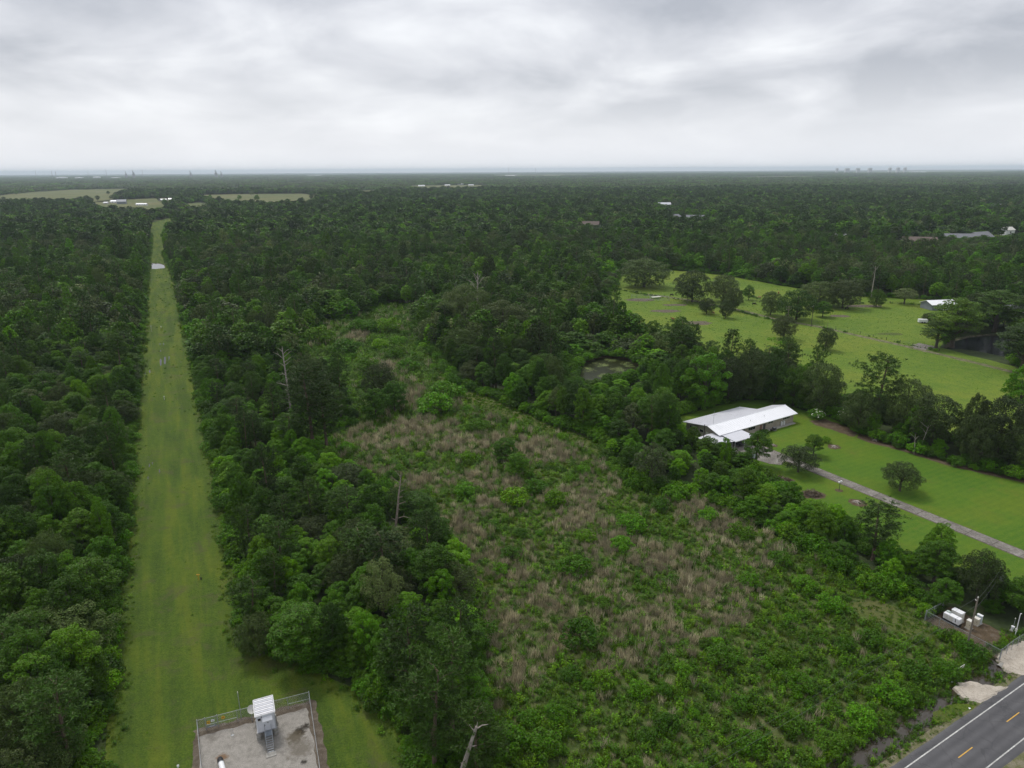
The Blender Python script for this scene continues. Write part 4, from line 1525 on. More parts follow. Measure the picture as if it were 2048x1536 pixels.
Rr_ = np.zeros(n)
for k, (h0, h1, r0, r1) in dict(gum=(9, 14.5, 2.5, 4.0), tallow=(6.5, 10, 2.4, 3.6), oak=(8, 12, 3.8, 6.0), pine=(12, 18, 2.6, 3.8), greyoak=(8.5, 12, 2.6, 4.2)).items():
    i = kind == k
    Hh[i] = h0 + (h1 - h0) * v[i]
    Rr_[i] = r0 + (r1 - r0) * (0.6 * v[i] + 0.4 * RNG.random(i.sum()))
asp = RNG.normal(0, 0.16, n)
Hh *= np.exp(asp * 0.8)
Rr_ *= np.exp(-asp * 0.8 + RNG.normal(0, 0.10, n))
f_b = np.where(belt, 0.80, 1.0)
f_l = np.where(low, 0.62, 1.0)
Hh *= f_b * f_l
Rr_ *= np.where(belt, 0.88, 1.0) * np.where(low, 0.72, 1.0)
ok = clear_of(P1, Rr_)
for (x, y, r) in TAKEN:
    ok &= np.hypot(P1[:, 0] - x, P1[:, 1] - y) > r * 0.75 + 0.8
# big spreading crowns push close neighbours out
KEEP = [(770, 835, 948, 1066, 1070), (562, 592, 690, 800, 812), (925, 978, 1440, 1536, 1540), (1366, 1600, 806, 900, 905), (1145, 1296, 706, 772, 780), (1890, 2010, 670, 712, 716),
        (1496, 1510, 896, 935, 942), (1545, 1580, 945, 970, 975), (1605, 1640, 975, 1000, 1004), (1846, 2048, 1212, 1320, 1322), (1978, 2000, 1134, 1206, 1212), (1660, 1690, 958, 985, 990)]


KEEP_FAR = [(304, 358, 434, 447, 448.5), (296, 331, 447, 524, 527), (293, 330, 525, 538, 540)]


def blocks_view(P, Hs, Rs, wins=None, reach=230):
    b = np.zeros(len(P), bool)
    base = np.array([proj(x, y, 0) for x, y in P])
    top = np.array([proj(x, y, h * 0.93) for (x, y), h in zip(P, Hs)])
    rp = Rs * 0.62 * FPX / np.array([depth_of(x, y) for x, y in P])
    for (x0, x1, y0, y1, yb) in (wins or KEEP):
        b |= (base[:, 1] > yb) & (top[:, 0] + rp > x0) & (top[:, 0] - rp < x1) & (top[:, 1] < y1 - 0.25 * (y1 - y0)) & (base[:, 1] < yb + reach)
    return b


bv = blocks_view(P1, Hh, Rr_)
Hh = np.where(bv, Hh * 0.55, Hh)
Rr_ = np.where(bv, Rr_ * 0.7, Rr_)
ok &= ~blocks_view(P1, Hh, Rr_)
order = np.argsort(-Rr_)
for i in order:
    if ok[i] and Rr_[i] > 4.0:
        near = np.hypot(*(P1 - P1[i]).T) < Rr_[i] * 0.62
        near[i] = False
        ok &= ~near
P1, kind, Hh, Rr_, belt, low, left = P1[ok], kind[ok], Hh[ok], Rr_[ok], belt[ok], low[ok], left[ok]
SHOW = np.array([proj(x, y, h * 0.8) for (x, y), h in zip(P1, Hh)])
infr = (SHOW[:, 0] > -20) & (SHOW[:, 0] < 2070) & (SHOW[:, 1] < 1560)
seen_size = Rr_ / np.array([depth_of(x, y) for x, y in P1]) * infr
LIMIT = dict(gum=285, tallow=285, oak=150, pine=120, greyoak=90)
single = np.zeros(len(P1), bool)
for k, lim in LIMIT.items():
    i = np.where((kind == k) & infr)[0]
    i = i[np.argsort(-seen_size[i])][:lim]
    single[i] = True
NAMES = dict(gum='broadleaf_tree', tallow='young_tree', oak='spreading_oak', pine='pine_tree', greyoak='sparse_tree')
LOOK = dict(gum='dark leafy tree', tallow='bright young tree', oak='spreading oak', pine='dark pine', greyoak='pale thin-leaved tree')
d_strip = dist_poly(P1, STRIP)
d_field = dist_poly(P1, FIELD)
d_lawn = dist_poly(P1, LAWN)
d_past = dist_poly(P1, PASTURE)
QH = {k: np.quantile(Hh[kind == k], (0.33, 0.67)) for k in NAMES}


def place_words(i):
    px, py = SHOW[i]
    if left[i]:
        band = 'near end' if py > 1150 else 'lower half' if py > 900 else 'upper half' if py > 720 else 'far end'
        side = 'on the strip edge at the' if d_strip[i] < 9 else 'by the picture border at the' if px < 110 else 'deep inside the'
        return f'{side} {band} of the left wood'
    if belt[i]:
        band = 'lower end' if py > 1200 else 'lower half' if py > 1000 else 'upper half' if py > 800 else 'far end'
        side = 'on the strip side at the' if d_strip[i] < min(8, d_field[i]) else 'on the clearing side at the' if d_field[i] < 9 else 'inside the'
        return f'{side} {band} of the tree belt'
    if px > 1150 and py > 880:
        band = 'near the road' if px > 1720 else 'halfway to the road' if px > 1450 else 'near the house'
        side = 'on the lawn side of' if d_lawn[i] < d_field[i] else 'on the clearing side of'
        return f'{side} the clearing hedge {band}'
    if px > 1640 and py > 690:
        return 'in the hedgerow behind the lawn, ' + ('pasture side' if d_past[i] < d_lawn[i] else 'lawn side') + (' at the right' if px > 1850 else '')
    if px > 1050 and py > 690:
        return ('beside the house lawn' if d_lawn[i] < 12 else 'beside the pasture' if d_past[i] < 12 else 'along the clearing' if d_field[i] < 10 else 'around the lily pond') + ' in the wood left of the house'
    return ('left of' if px < 640 else 'right of' if px > 880 else 'straight behind') + (' the clearing head, on its edge' if d_field[i] < 10 else ' the clearing head, deeper in the wood')


for i in np.where(single)[0]:
    k = kind[i]
    size_w = 'short' if Hh[i] < QH[k][0] else 'tall' if Hh[i] > QH[k][1] else 'mid-sized'
    pw = place_words(i)
    plant(k, NAMES[k], P1[i, 0], P1[i, 1], Hh[i], Rr_[i], f'{size_w} {LOOK[k]} {pw}', 'tree', f'{size_w} {LOOK[k]}s {pw}')


def to_mass(name, P, kd, Hs, Rs, suffix, label):
    kinds = ['gum', 'tallow', 'oak', 'pine', 'greyoak']
    start, tot = {}, 0
    for k in kinds:
        start[k] = tot
        tot += len(PROTO[k + suffix])
    n_ = len(P)
    idx = np.zeros(n_, int)
    scl = np.zeros((n_, 3))
    for k in kinds:
        i = np.where(kd == k)[0]
        pr = PROTO[k + suffix]
        idx[i] = start[k] + RNG.integers(len(pr), size=len(i))
        scl[i, 0] = scl[i, 1] = Rs[i] / pr[0]['R']
        scl[i, 2] = Hs[i] / pr[0]['H']
    rot = np.zeros((n_, 3))
    rot[:, 2] = tangents(n_)
    rot[:, :2] = RNG.normal(size=(n_, 2)) * 0.04
    pts = np.concatenate([P, np.full((n_, 1), -0.05)], 1)
    mass(name, pts, rot, scl, idx, [k + suffix for k in kinds], label, 'forest')


rest = ~single
to_mass('near_forest', P1[rest], kind[rest], Hh[rest], Rr_[rest], '', 'remaining trees among the woods around the clearing')

# undergrowth skirts along wood edges and inside thin places
def edge_points(poly, step, off0, off1, seed):
    rg = np.random.default_rng(seed)
    out = []
    n_ = len(poly)
    for i in range(n_):
        a, b = np.array(poly[i]), np.array(poly[(i + 1) % n_])
        Ln = np.hypot(*(b - a))
        if Ln < 0.3 or min(a[1], b[1]) > 650:
            continue
        d = (b - a) / Ln
        nrm = np.array([d[1], -d[0]])
        for s in np.arange(0, Ln, step):
            p = a + d * (s + rg.random() * step)
            out.append(p + nrm * rg.uniform(off0, off1))
    return np.array(out)


def ccw(poly):
    a = sum(poly[i][0] * poly[(i + 1) % len(poly)][1] - poly[(i + 1) % len(poly)][0] * poly[i][1] for i in range(len(poly)))
    return poly if a > 0 else poly[::-1]


sk = []
for q, p in enumerate((STRIP, FIELD, LAWN, PASTURE, POND_LILY)):
    step = 1.5 if q < 3 else 2.2
    sk.append(edge_points(ccw(p), step, -0.4, 2.2, 300 + q))
    sk.append(edge_points(ccw(p), step * 1.3, 1.5, 4.5, 310 + q))
sk.append(edge_points(ccw(POND_LILY), 1.2, -1.0, 0.8, 330))
sk = np.concatenate(sk)
ok = np.ones(len(sk), bool)
for p in (ROADSIDE, CABPAD, SANDDRIVE, POND_RIGHT, POND_FAR):
    ok &= ~in_poly(sk, p)
for p in (LAWN, PASTURE, STRIP):
    ok &= ~(in_poly(sk, p) & (dist_poly(sk, p) > 0.5))
house_box = gp([(1350, 850), (1480, 800), (1600, 815), (1600, 850), (1480, 915), (1400, 900)])
ok &= ~in_poly(sk, house_box)
kpx = np.array([proj(x, y, 1.0) for x, y in sk])
ok &= ~((kpx[:, 0] > 150) & (kpx[:, 0] < 420) & (kpx[:, 1] > 1560))
ok &= ~in_poly(sk, gp([(1876, 688), (1960, 700), (2012, 710), (2030, 745), (1960, 728), (1880, 712)]))
sk = sk[ok]
n = len(sk)
sks = (0.35 + 0.75 * RNG.random(n) ** 1.3)
scl = np.stack([sks, sks, sks * (0.75 + 0.5 * RNG.random(n))], 1)
rot = np.zeros((n, 3))
rot[:, 2] = tangents(n)
mass('edge_undergrowth', np.concatenate([sk, np.zeros((n, 1))], 1), rot, scl, RNG.integers(0, 5, n), ['thicket', 'gumbush'], 'leafy undergrowth skirting the edges of the woods', 'undergrowth')

# middle distance
P2 = scatter(260, 720, lambda y: 5.4 + 0.0022 * y, 2)
n = len(P2)
u = RNG.random(n)
nz = np.sin(P2[:, 0] * 0.017 + 1.3) * np.cos(P2[:, 1] * 0.013 + 0.4)
bright = (P2[:, 0] > 60) & (P2[:, 1] > 470) & (P2[:, 1] < 620)
kind2 = np.where(u < 0.56 + 0.1 * nz, 'gum', np.where(u < 0.70 + 0.12 * nz, 'tallow', np.where(u < 0.83, 'oak', np.where(u < 0.93, 'pine', 'greyoak'))))
kind2 = np.where(bright & (u < 0.55), 'tallow', kind2)
v = RNG.random(n)
H2 = 9.5 + 5.5 * v
R2 = 2.7 + 1.9 * (0.5 * v + 0.5 * RNG.random(n))
H2 = np.where(kind2 == 'pine', H2 * 1.25, np.where(kind2 == 'tallow', H2 * 0.78, H2))
R2 = np.where(kind2 == 'oak', R2 * 1.35, R2)
asp = RNG.normal(0, 0.18, n)
H2 *= np.exp(asp * 0.8)
R2 *= np.exp(-asp * 0.8 + RNG.normal(0, 0.12, n))
big = RNG.random(n) < 0.10
R2 = np.where(big & (kind2 != 'pine'), R2 * 1.45, R2)
H2 = np.where(big, H2 * 1.18, H2)
ok = clear_of(P2, R2)
for z_ in LOWZONES:
    lz = in_poly(P2, z_)
    H2 = np.where(lz, H2 * 0.52, H2)
    kind2 = np.where(lz & (kind2 == 'pine'), 'tallow', kind2)
for (x, y, r) in TAKEN:
    ok &= np.hypot(P2[:, 0] - x, P2[:, 1] - y) > r * 0.8 + 1.0
ok &= ~blocks_view(P2, H2, R2, KEEP_FAR, 60)
to_mass('middle_forest', P2[ok], kind2[ok], H2[ok], R2[ok], '1', 'dense mixed forest in the middle distance')

P3 = scatter(720, 2600, lambda y: 7.6 + 0.0018 * y, 3)
n = len(P3)
u = RNG.random(n)
nz = np.sin(P3[:, 0] * 0.006 + 2.0) * np.cos(P3[:, 1] * 0.005)
kind3 = np.where(u < 0.55 + 0.1 * nz, 'gum', np.where(u < 0.63 + 0.08 * nz, 'tallow', np.where(u < 0.8, 'oak', np.where(u < 0.95, 'pine', 'greyoak'))))
v = RNG.random(n)
H3 = 10 + 6.5 * v + 2.0 * nz
R3 = 3.4 + 2.4 * (0.5 * v + 0.5 * RNG.random(n)) + 0.0006 * P3[:, 1]
H3 = np.where(kind3 == 'pine', H3 * 1.2, H3)
for z_ in LOWZONES:
    lz = in_poly(P3, z_)
    H3 = np.where(lz, H3 * 0.5, H3)
ok = clear_of(P3, R3) & (RNG.random(n) > 0.03)
ok &= ~blocks_view(P3, H3, R3, KEEP_FAR[:1], 40)
to_mass('far_forest', P3[ok], kind3[ok], H3[ok], R3[ok], '2', 'forest canopy stretching away in the distance')

P4 = scatter(2600, 14000, lambda y: 24 + 0.0035 * y, 4)
n = len(P4)
patch = np.sin(P4[:, 0] * 0.0019 + 0.7 + 0.6 * np.sin(P4[:, 1] * 0.0011)) * np.cos(P4[:, 1] * 0.0031 + 0.5 * np.sin(P4[:, 0] * 0.0013))
ok = clear_of(P4, np.full(n, 8.0)) & (patch < 0.62 + 0.25 * RNG.random(n))
P4 = P4[ok]
n = len(P4)
s = (0.95 + 0.35 * RNG.random(n)) * (1 + 0.00006 * P4[:, 1])
rot = np.zeros((n, 3))
rot[:, 2] = tangents(n)
mass('horizon_forest', np.concatenate([P4, np.zeros((n, 1))], 1), rot, np.stack([s, s, 0.85 + 0.45 * RNG.random(n)], 1), RNG.integers(0, 8, n), ['canopy'],
     'forest masses fading into haze towards the horizon', 'forest')

# ------------------------------------------------------------------ the scrub clearing
TANSPOTS = [(1065, 905, 95, 26), (940, 885, 90, 22), (1170, 985, 70, 40), (1160, 1040, 80, 30), (1440, 1060, 75, 42), (1380, 1015, 70, 25), (960, 965, 90, 24), (1000, 1010, 60, 22),
            (930, 1060, 70, 40), (1330, 1120, 90, 40), (1420, 1180, 110, 45), (1240, 1090, 90, 30), (1290, 1230, 110, 50), (1380, 1270, 90, 40), (1180, 1150, 80, 30), (1020, 1130, 80, 60), (1000, 1250, 90, 70),
            (1100, 1220, 70, 40), (1040, 1330, 90, 50), (1520, 1120, 60, 22), (1460, 1230, 70, 30), (780, 735, 36, 14), (710, 680, 44, 11), (760, 880, 70, 24), (840, 860, 80, 18), (960, 800, 50, 10), (820, 800, 40, 15),
            (700, 955, 50, 25), (860, 960, 60, 20), (1090, 1290, 80, 30), (1240, 1330, 90, 30), (1540, 1190, 60, 25)]
GREENSPOTS = [(1560, 1410, 230, 100), (1230, 1470, 150, 70), (1760, 1310, 140, 70), (1600, 1230, 120, 60), (1020, 1050, 60, 30), (1110, 960, 60, 20), (870, 1010, 60, 30), (1290, 1010, 50, 40), (1330, 1080, 60, 16), (1440, 1120, 70, 14),
              (1150, 1330, 60, 30), (1420, 1350, 120, 40), (730, 700, 90, 30), (680, 780, 60, 40), (1080, 1120, 60, 25)]
xmin, ymin = np.min(FIELD, 0)
xmax, ymax = np.max(FIELD, 0)
NW = 110000
Pw = np.stack([RNG.uniform(xmin, xmax, NW), RNG.uniform(ymin, ymax, NW)], 1)
# fewer, larger clumps with distance
ok = in_poly(Pw, FIELD) & (RNG.random(NW) < np.clip(125.0 / Pw[:, 1], 0.25, 1))
Pw = Pw[ok]
PXw = np.array([proj(x, y, 0.5) for x, y in Pw])
ok = (PXw[:, 0] > -20) & (PXw[:, 0] < 2070) & (PXw[:, 1] < 1580)
Pw, PXw = Pw[ok], PXw[ok]
n = len(Pw)
tan = np.zeros(n)
grn = np.zeros(n)
for (a, b, rx, ry) in TANSPOTS:
    tan = np.maximum(tan, np.exp(-(((PXw[:, 0] - a) / rx) ** 2 + ((PXw[:, 1] - b) / ry) ** 2)))
for (a, b, rx, ry) in GREENSPOTS:
    grn = np.maximum(grn, np.exp(-(((PXw[:, 0] - a) / rx) ** 2 + ((PXw[:, 1] - b) / ry) ** 2)))
wob = np.zeros(n)
for q, (fx, fy, ph) in enumerate([(0.21, 0.17, 0.3), (0.5, -0.37, 1.9), (-0.83, 0.71, 4.0), (1.7, 1.3, 2.2), (0.33, 0.9, 5.1)]):
    wob += np.sin(Pw[:, 0] * fx + Pw[:, 1] * fy + ph) / 5
ptan = np.clip(-0.06 + 0.74 * tan - 0.45 * grn + 0.42 * wob, 0.015, 0.86)
uu = RNG.random(n)
sel = np.where(uu < ptan, 1, np.where(uu < ptan + (1 - ptan) * 0.66, 0, 2))      # 0 weed 1 dry 2 grass
track = in_poly(Pw, TRACK) | in_poly(Pw, LOWPATCH)
sel = np.where(track, 3, sel)
kinds = ['weed', 'drystem', 'tallgrass', 'tuft']
szs = (0.55 + 0.75 * RNG.random(n)) * np.clip(Pw[:, 1] / 140.0, 1.0, 1.9)
patchy = 0.8 + 0.5 * np.clip(wob * 1.6 + 0.3, 0, 1)
scl = np.stack([szs, szs, szs * patchy * np.where(sel == 1, 1.12, 0.95)], 1)
rot = np.zeros((n, 3))
rot[:, 2] = tangents(n)
rot[:, :2] = RNG.normal(size=(n, 2)) * 0.10
for q, (nm, lab, cat) in enumerate((('green_weeds', 'leafy green weeds covering the scrub clearing', 'weeds'),
                                    ('dry_grass', 'tan dry stalks standing in patches over the clearing', 'dry grass'),
                                    ('tall_grass', 'tall green grass between the weeds of the clearing', 'grass'),
                                    ('track_grass', 'short grass along the old track in the clearing', 'grass'))):
    i = np.where(sel == q)[0]
    mass(nm, np.concatenate([Pw[i], np.zeros((len(i), 1))], 1), rot[i], scl[i], RNG.integers(0, 4, len(i)), [kinds[q]], lab, cat)

# shrubs that can be told apart in the clearing
SHRUBS = [(1021, 1118, 36, 'round bright shrub in the tan grass right of the reddish snag', 0), (1000, 1148, 30, 'smaller round shrub just below the bright one right of the reddish snag', 0),
          (1148, 1148, 60, 'wide two-lobed shrub in the middle of the clearing', 1), (1160, 1290, 66, 'large bright yellow-green shrub in the lower clearing', 0),
          (1322, 1020, 34, 'brightest lime green shrub near the house side of the clearing', 0), (1262, 1062, 58, 'leafy shrub clump in the centre right of the clearing', 1),
          (1245, 1100, 44, 'dark shrub below the centre right clump', 1), (1172, 1085, 40, 'dark round shrub left of the centre right clump', 1),
          (1350, 1000, 50, 'wide shrub beside the lime green one', 1), (1416, 1042, 36, 'yellow-green shrub in the tan patch nearest the hedge', 0),
          (1480, 1078, 50, 'low dark shrub in the tan patch nearest the hedge', 1), (1206, 1218, 34, 'bright shrub above the large yellow-green one', 0),
          (1346, 1172, 30, 'bright round shrub on the diagonal tan band', 0), (1445, 1330, 54, 'pair-topped yellowish shrub in the lower right clearing', 0),
          (1412, 1295, 26, 'small upright yellow shrub above the pair-topped one', 0), (1366, 1352, 34, 'round mid green shrub in the lower clearing', 0),
          (1276, 1392, 40, 'round olive topped shrub low in the clearing', 0), (1205, 1375, 44, 'bright shrub left of the olive topped one', 0),
          (955, 865, 44, 'low dark shrub at the start of the tan grass', 1), (888, 800, 62, 'bushy shrub on the old track', 1), (870, 830, 60, 'bright low shrub beside the old track', 0), (915, 795, 34, 'small leafy shrub on the right of the old track', 0),
          (690, 710, 44, 'low shrub in the upper clearing left', 0), (735, 745, 40, 'round shrub in the upper clearing above the isolated oak', 0), (775, 668, 44, 'shrub near the head of the clearing', 0),
          (800, 690, 30, 'dark small shrub right of the head of the clearing', 1), (790, 720, 30, 'small shrub on the right of the upper clearing', 0), (660, 745, 44, 'bright shrub near the tall snag', 0), (640, 690, 50, 'wide shrub on the left edge of the upper clearing', 0),
          (720, 668, 40, 'bright shrub row piece at the top of the clearing', 0), (745, 668, 36, 'second bright shrub at the top of the clearing', 0), (760, 700, 30, 'small round shrub in the tan top patch', 0), (815, 745, 36, 'leafy shrub left of the old track', 0),
          (935, 925, 30, 'small green shrub in the left tan patch', 0), (1070, 985, 44, 'low wide shrub in the mid clearing', 1), (930, 990, 40, 'dark low shrub below the tan patch', 1), (1110, 1010, 40, 'weedy shrub clump in the mid clearing', 0),
          (1030, 1010, 50, 'bright spreading shrub between tan patches', 0), (1500, 1175, 40, 'bright shrub near the hedge in the right clearing', 0), (1560, 1130, 44, 'leafy shrub against the hedge', 1), (1610, 1180, 40, 'round shrub right in the clearing near the hedge', 0),
          (1660, 1220, 50, 'wide leafy shrub at the right side of the clearing', 1), (1740, 1290, 44, 'leafy shrub near the power wires', 0), (1830, 1355, 56, 'tall leafy shrub by the ditch', 1), (1890, 1350, 50, 'leafy shrub beside the white rail at the ditch', 1),
          (1940, 1315, 54, 'leafy shrub at the foot of the near power pole', 1), (1780, 1400, 60, 'wide shrub leaning over the ditch', 1), (1720, 1450, 60, 'wide shrub on the ditch bank near the bottom', 1), (1660, 1500, 56, 'leafy shrub at the bottom above the ditch water', 1),
          (1560, 1330, 40, 'bright small shrub in the lower right clearing', 0), (1600, 1380, 44, 'leafy shrub in the lower right clearing', 0), (1480, 1420, 40, 'low bright shrub near the bottom of the clearing', 0), (1330, 1460, 44, 'mid green shrub near the bottom of the clearing', 0),
          (1110, 1440, 44, 'bright shrub in the lower left clearing', 0), (1010, 1500, 70, 'tall bright shrub at the bottom edge beside the broken pale snag', 0), (1090, 1510, 60, 'leafy shrub at the bottom edge of the clearing', 0), (1690, 1300, 36, 'small shrub under the power wires', 0)]
for (px, py, w, lab, dk) in SHRUBS:
    x, y = g(px, py)
    Rr = w / 2 * depth_of(x, y) / FPX
    plant('thicket' if dk else 'shrub', 'shrub', x, y, Rr * (1.25 if dk else 1.5), Rr, lab, 'shrub', 'shrubs in the clearing')
# smaller brush between them: too many to tell apart
nb = 900
Pb = np.stack([RNG.uniform(xmin, xmax, nb * 4), RNG.uniform(ymin, ymax, nb * 4)], 1)
Pb = Pb[in_poly(Pb, FIELD)]
Pb = Pb[~(in_poly(Pb, TRACK) | in_poly(Pb, LOWPATCH))]
pxb = np.array([proj(x, y, 0.5) for x, y in Pb])
wt = np.full(len(Pb), 0.35)
for (a, b, rx, ry) in GREENSPOTS:
    wt = np.maximum(wt, 0.9 * np.exp(-(((pxb[:, 0] - a) / rx) ** 2 + ((pxb[:, 1] - b) / ry) ** 2)))
for (a, b, rx, ry) in TANSPOTS:
    wt -= 0.3 * np.exp(-(((pxb[:, 0] - a) / rx) ** 2 + ((pxb[:, 1] - b) / ry) ** 2))
Pb = Pb[RNG.random(len(Pb)) < wt]
edge_d = dist_poly(Pb, FIELD)
n = len(Pb)
s = (0.22 + 0.42 * RNG.random(n) ** 2) * np.where(edge_d < 8, 1.35, 1.0)
s *= np.clip(Pb[:, 1] / 170, 1, 1.4)
rot = np.zeros((n, 3))
rot[:, 2] = tangents(n)
mass('clearing_brush', np.concatenate([Pb, np.zeros((n, 1))], 1), rot, np.stack([s, s, s * 0.95], 1), RNG.integers(0, 7, n), ['shrub', 'thicket'], 'low brush scattered through the weeds of the clearing', 'undergrowth')

# ditch and verge weeds
nd = 2600
s_ = RNG.uniform(-45, 40, nd)
o_ = np.where(RNG.random(nd) < 0.55, RNG.normal(D_OUT + 0.3, 0.7, nd), RNG.normal(D_IN + 0.1, 0.6, nd))
mid_ = (np.sin(s_ * 0.55) + 0.6 * np.sin(s_ * 1.3 + 1.0) > 0.75) & (RNG.random(nd) < 0.45)
o_ = np.where(mid_, RNG.uniform(D_IN + 0.6, D_OUT - 0.4, nd), o_)
Pd = np.array([rd(a, b) for a, b in zip(s_, o_)])
zz = np.where((o_ > D_IN + 0.3) & (o_ < D_OUT - 0.3), -0.36, np.where((o_ > D_IN) & (o_ < D_OUT), -0.2, 0.0))
ok = (o_ > 1.35) & ~in_poly(Pd, SANDDRIVE) & ~in_poly(Pd, gp([(1905, 1378), (1937, 1360), (2020, 1370), (2016, 1384), (1960, 1412)]))
Pd, zz, o2 = Pd[ok], zz[ok], o_[ok]
n = len(Pd)
s = 0.4 + 0.55 * RNG.random(n)
s = np.where(o2 < D_IN + 0.5, s * 0.55, s)
rot = np.zeros((n, 3))
rot[:, 2] = tangents(n)
mass('ditch_weeds', np.concatenate([Pd, zz[:, None]], 1), rot, np.stack([s, s, s * 0.9], 1), RNG.integers(0, 12, n), ['weed', 'tallgrass', 'tuft'], 'weeds and grass along the roadside ditch', 'weeds')


# grass tufts in the open ground
def tufts(name, poly, nmax, kinds_, smin, smax, label, seed, dens=None, holes=()):
    rg = np.random.default_rng(seed)
    lo, hi = np.min(poly, 0), np.max(poly, 0)
    P = np.stack([rg.uniform(lo[0], hi[0], nmax), rg.uniform(lo[1], hi[1], nmax)], 1)
    P = P[in_poly(P, poly)]
    px = np.array([proj(x, y, 0) for x, y in P])
    k_ = (px[:, 0] > -10) & (px[:, 0] < 2060) & (px[:, 1] < 1560)
    for h in holes:
        k_ &= ~in_poly(P, h)
    P = P[k_]
    n_ = len(P)
    s0 = smin + (smax - smin) * rg.random(n_) ** 2
    s0 *= np.clip(P[:, 1] / 160, 1, 2.2)
    rt = np.zeros((n_, 3))
    rt[:, 2] = rg.random(n_) * 6.28
    mass(name, np.concatenate([P, np.zeros((n_, 1))], 1), rt, np.stack([s0, s0, s0], 1), rg.integers(0, 4 * len(set(kinds_)), n_), list(dict.fromkeys(kinds_)), label, 'grass')


PAD = [tuple(cp(-1.2, 1.0).xy), tuple(cp(C_W + 1.2, 1.0).xy), tuple(cp(C_W + 1.2, -25).xy), tuple(cp(-1.2, -25).xy)]
tufts('strip_grass', STRIP, 46000, ['turf', 'tuft'], 0.25, 0.9, 'rough grass tufts on the mown pipeline strip', 41, holes=[POND_FAR, PAD])
tufts('pasture_grass', PASTURE, 26000, ['tuft', 'turf', 'turf'], 0.10, 0.42, 'grass tufts dotted over the pasture', 42)

rg = np.random.default_rng(55)
Pe = np.concatenate([edge_points(ccw(STRIP), 0.55, -3.2, 0.3, 350 + q) for q in range(4)])
de = dist_poly(Pe, STRIP)
pxe = np.array([proj(x, y, 0) for x, y in Pe])
Pe = np.concatenate([Pe, rg.uniform(np.min(STRIP, 0), np.array([5.0, 330.0]), (9000, 2))])
Pe = Pe[in_poly(Pe, STRIP) | (dist_poly(Pe, STRIP) < 0.6)]
de = dist_poly(Pe, STRIP)
pxe = np.array([proj(x, y, 0) for x, y in Pe])
k_ = (rg.random(len(Pe)) < np.exp(-de / 1.1) + 0.22 * (np.sin(Pe[:, 0] * 0.31) * np.sin(Pe[:, 1] * 0.23 + Pe[:, 0] * 0.1) > 0.3)) & (pxe[:, 0] > 0) & (pxe[:, 1] < 1560) & ~in_poly(Pe, PAD)
Pe = Pe[k_]
n = len(Pe)
s = (0.3 + 0.7 * rg.random(n)) * np.clip(Pe[:, 1] / 170, 1, 2) * np.where(dist_poly(Pe, STRIP) > 3.0, 0.42, 1.0)
rot = np.zeros((n, 3))
rot[:, 2] = rg.random(n) * 6.28
mass('strip_edge_weeds', np.concatenate([Pe, np.zeros((n, 1))], 1), rot, np.stack([s, s, s * 0.85], 1), rg.integers(0, 12, n), ['weed', 'tallgrass', 'tuft'], 'ragged weeds along both margins of the mown strip', 'weeds')

# lily pads
lo, hi = np.min(POND_LILY, 0), np.max(POND_LILY, 0)
P = np.stack([RNG.uniform(lo[0], hi[0], 900), RNG.uniform(lo[1], hi[1], 900)], 1)
P = P[in_poly(P, POND_LILY)]
P = P[dist_poly(P, POND_LILY) > 2.5]
P = P[np.sin(P[:, 0] * 0.55 + 1.0) * np.cos(P[:, 1] * 0.4) > 0.25]
n = len(P)
rot = np.zeros((n, 3))
rot[:, 2] = tangents(n)
s = 0.6 + 0.9 * RNG.random(n)
mass('lily_pads_vegetation', np.concatenate([P, np.full((n, 1), -0.485)], 1), rot, np.stack([s, s, s], 1), RNG.integers(0, 4, n), ['pad'], 'pale lily pads floating on the brown pond', 'lily pads')

# ------------------------------------------------------------------ gravel compound with the white equipment shed
RC = math.atan2(CU.y, CU.x)
sheet('gravel_pad_ground', [tuple(cp(0.3, -0.9).xy), tuple(cp(C_W - 0.5, -0.9).xy), tuple(cp(C_W + 0.1, -26).xy), tuple(cp(0.6, -26).xy)], 0.050, GND['gravel'], [], 0.8, 0.16, 31)
sheet('compound_dirt_ground', [tuple(cp(-0.55, 0.55).xy), tuple(cp(C_W + 0.85, 0.5).xy), tuple(cp(C_W + 1.5, -26).xy), tuple(cp(-0.95, -26).xy)], 0.030, GND['dirt'], [], 0.7, 0.25, 32)


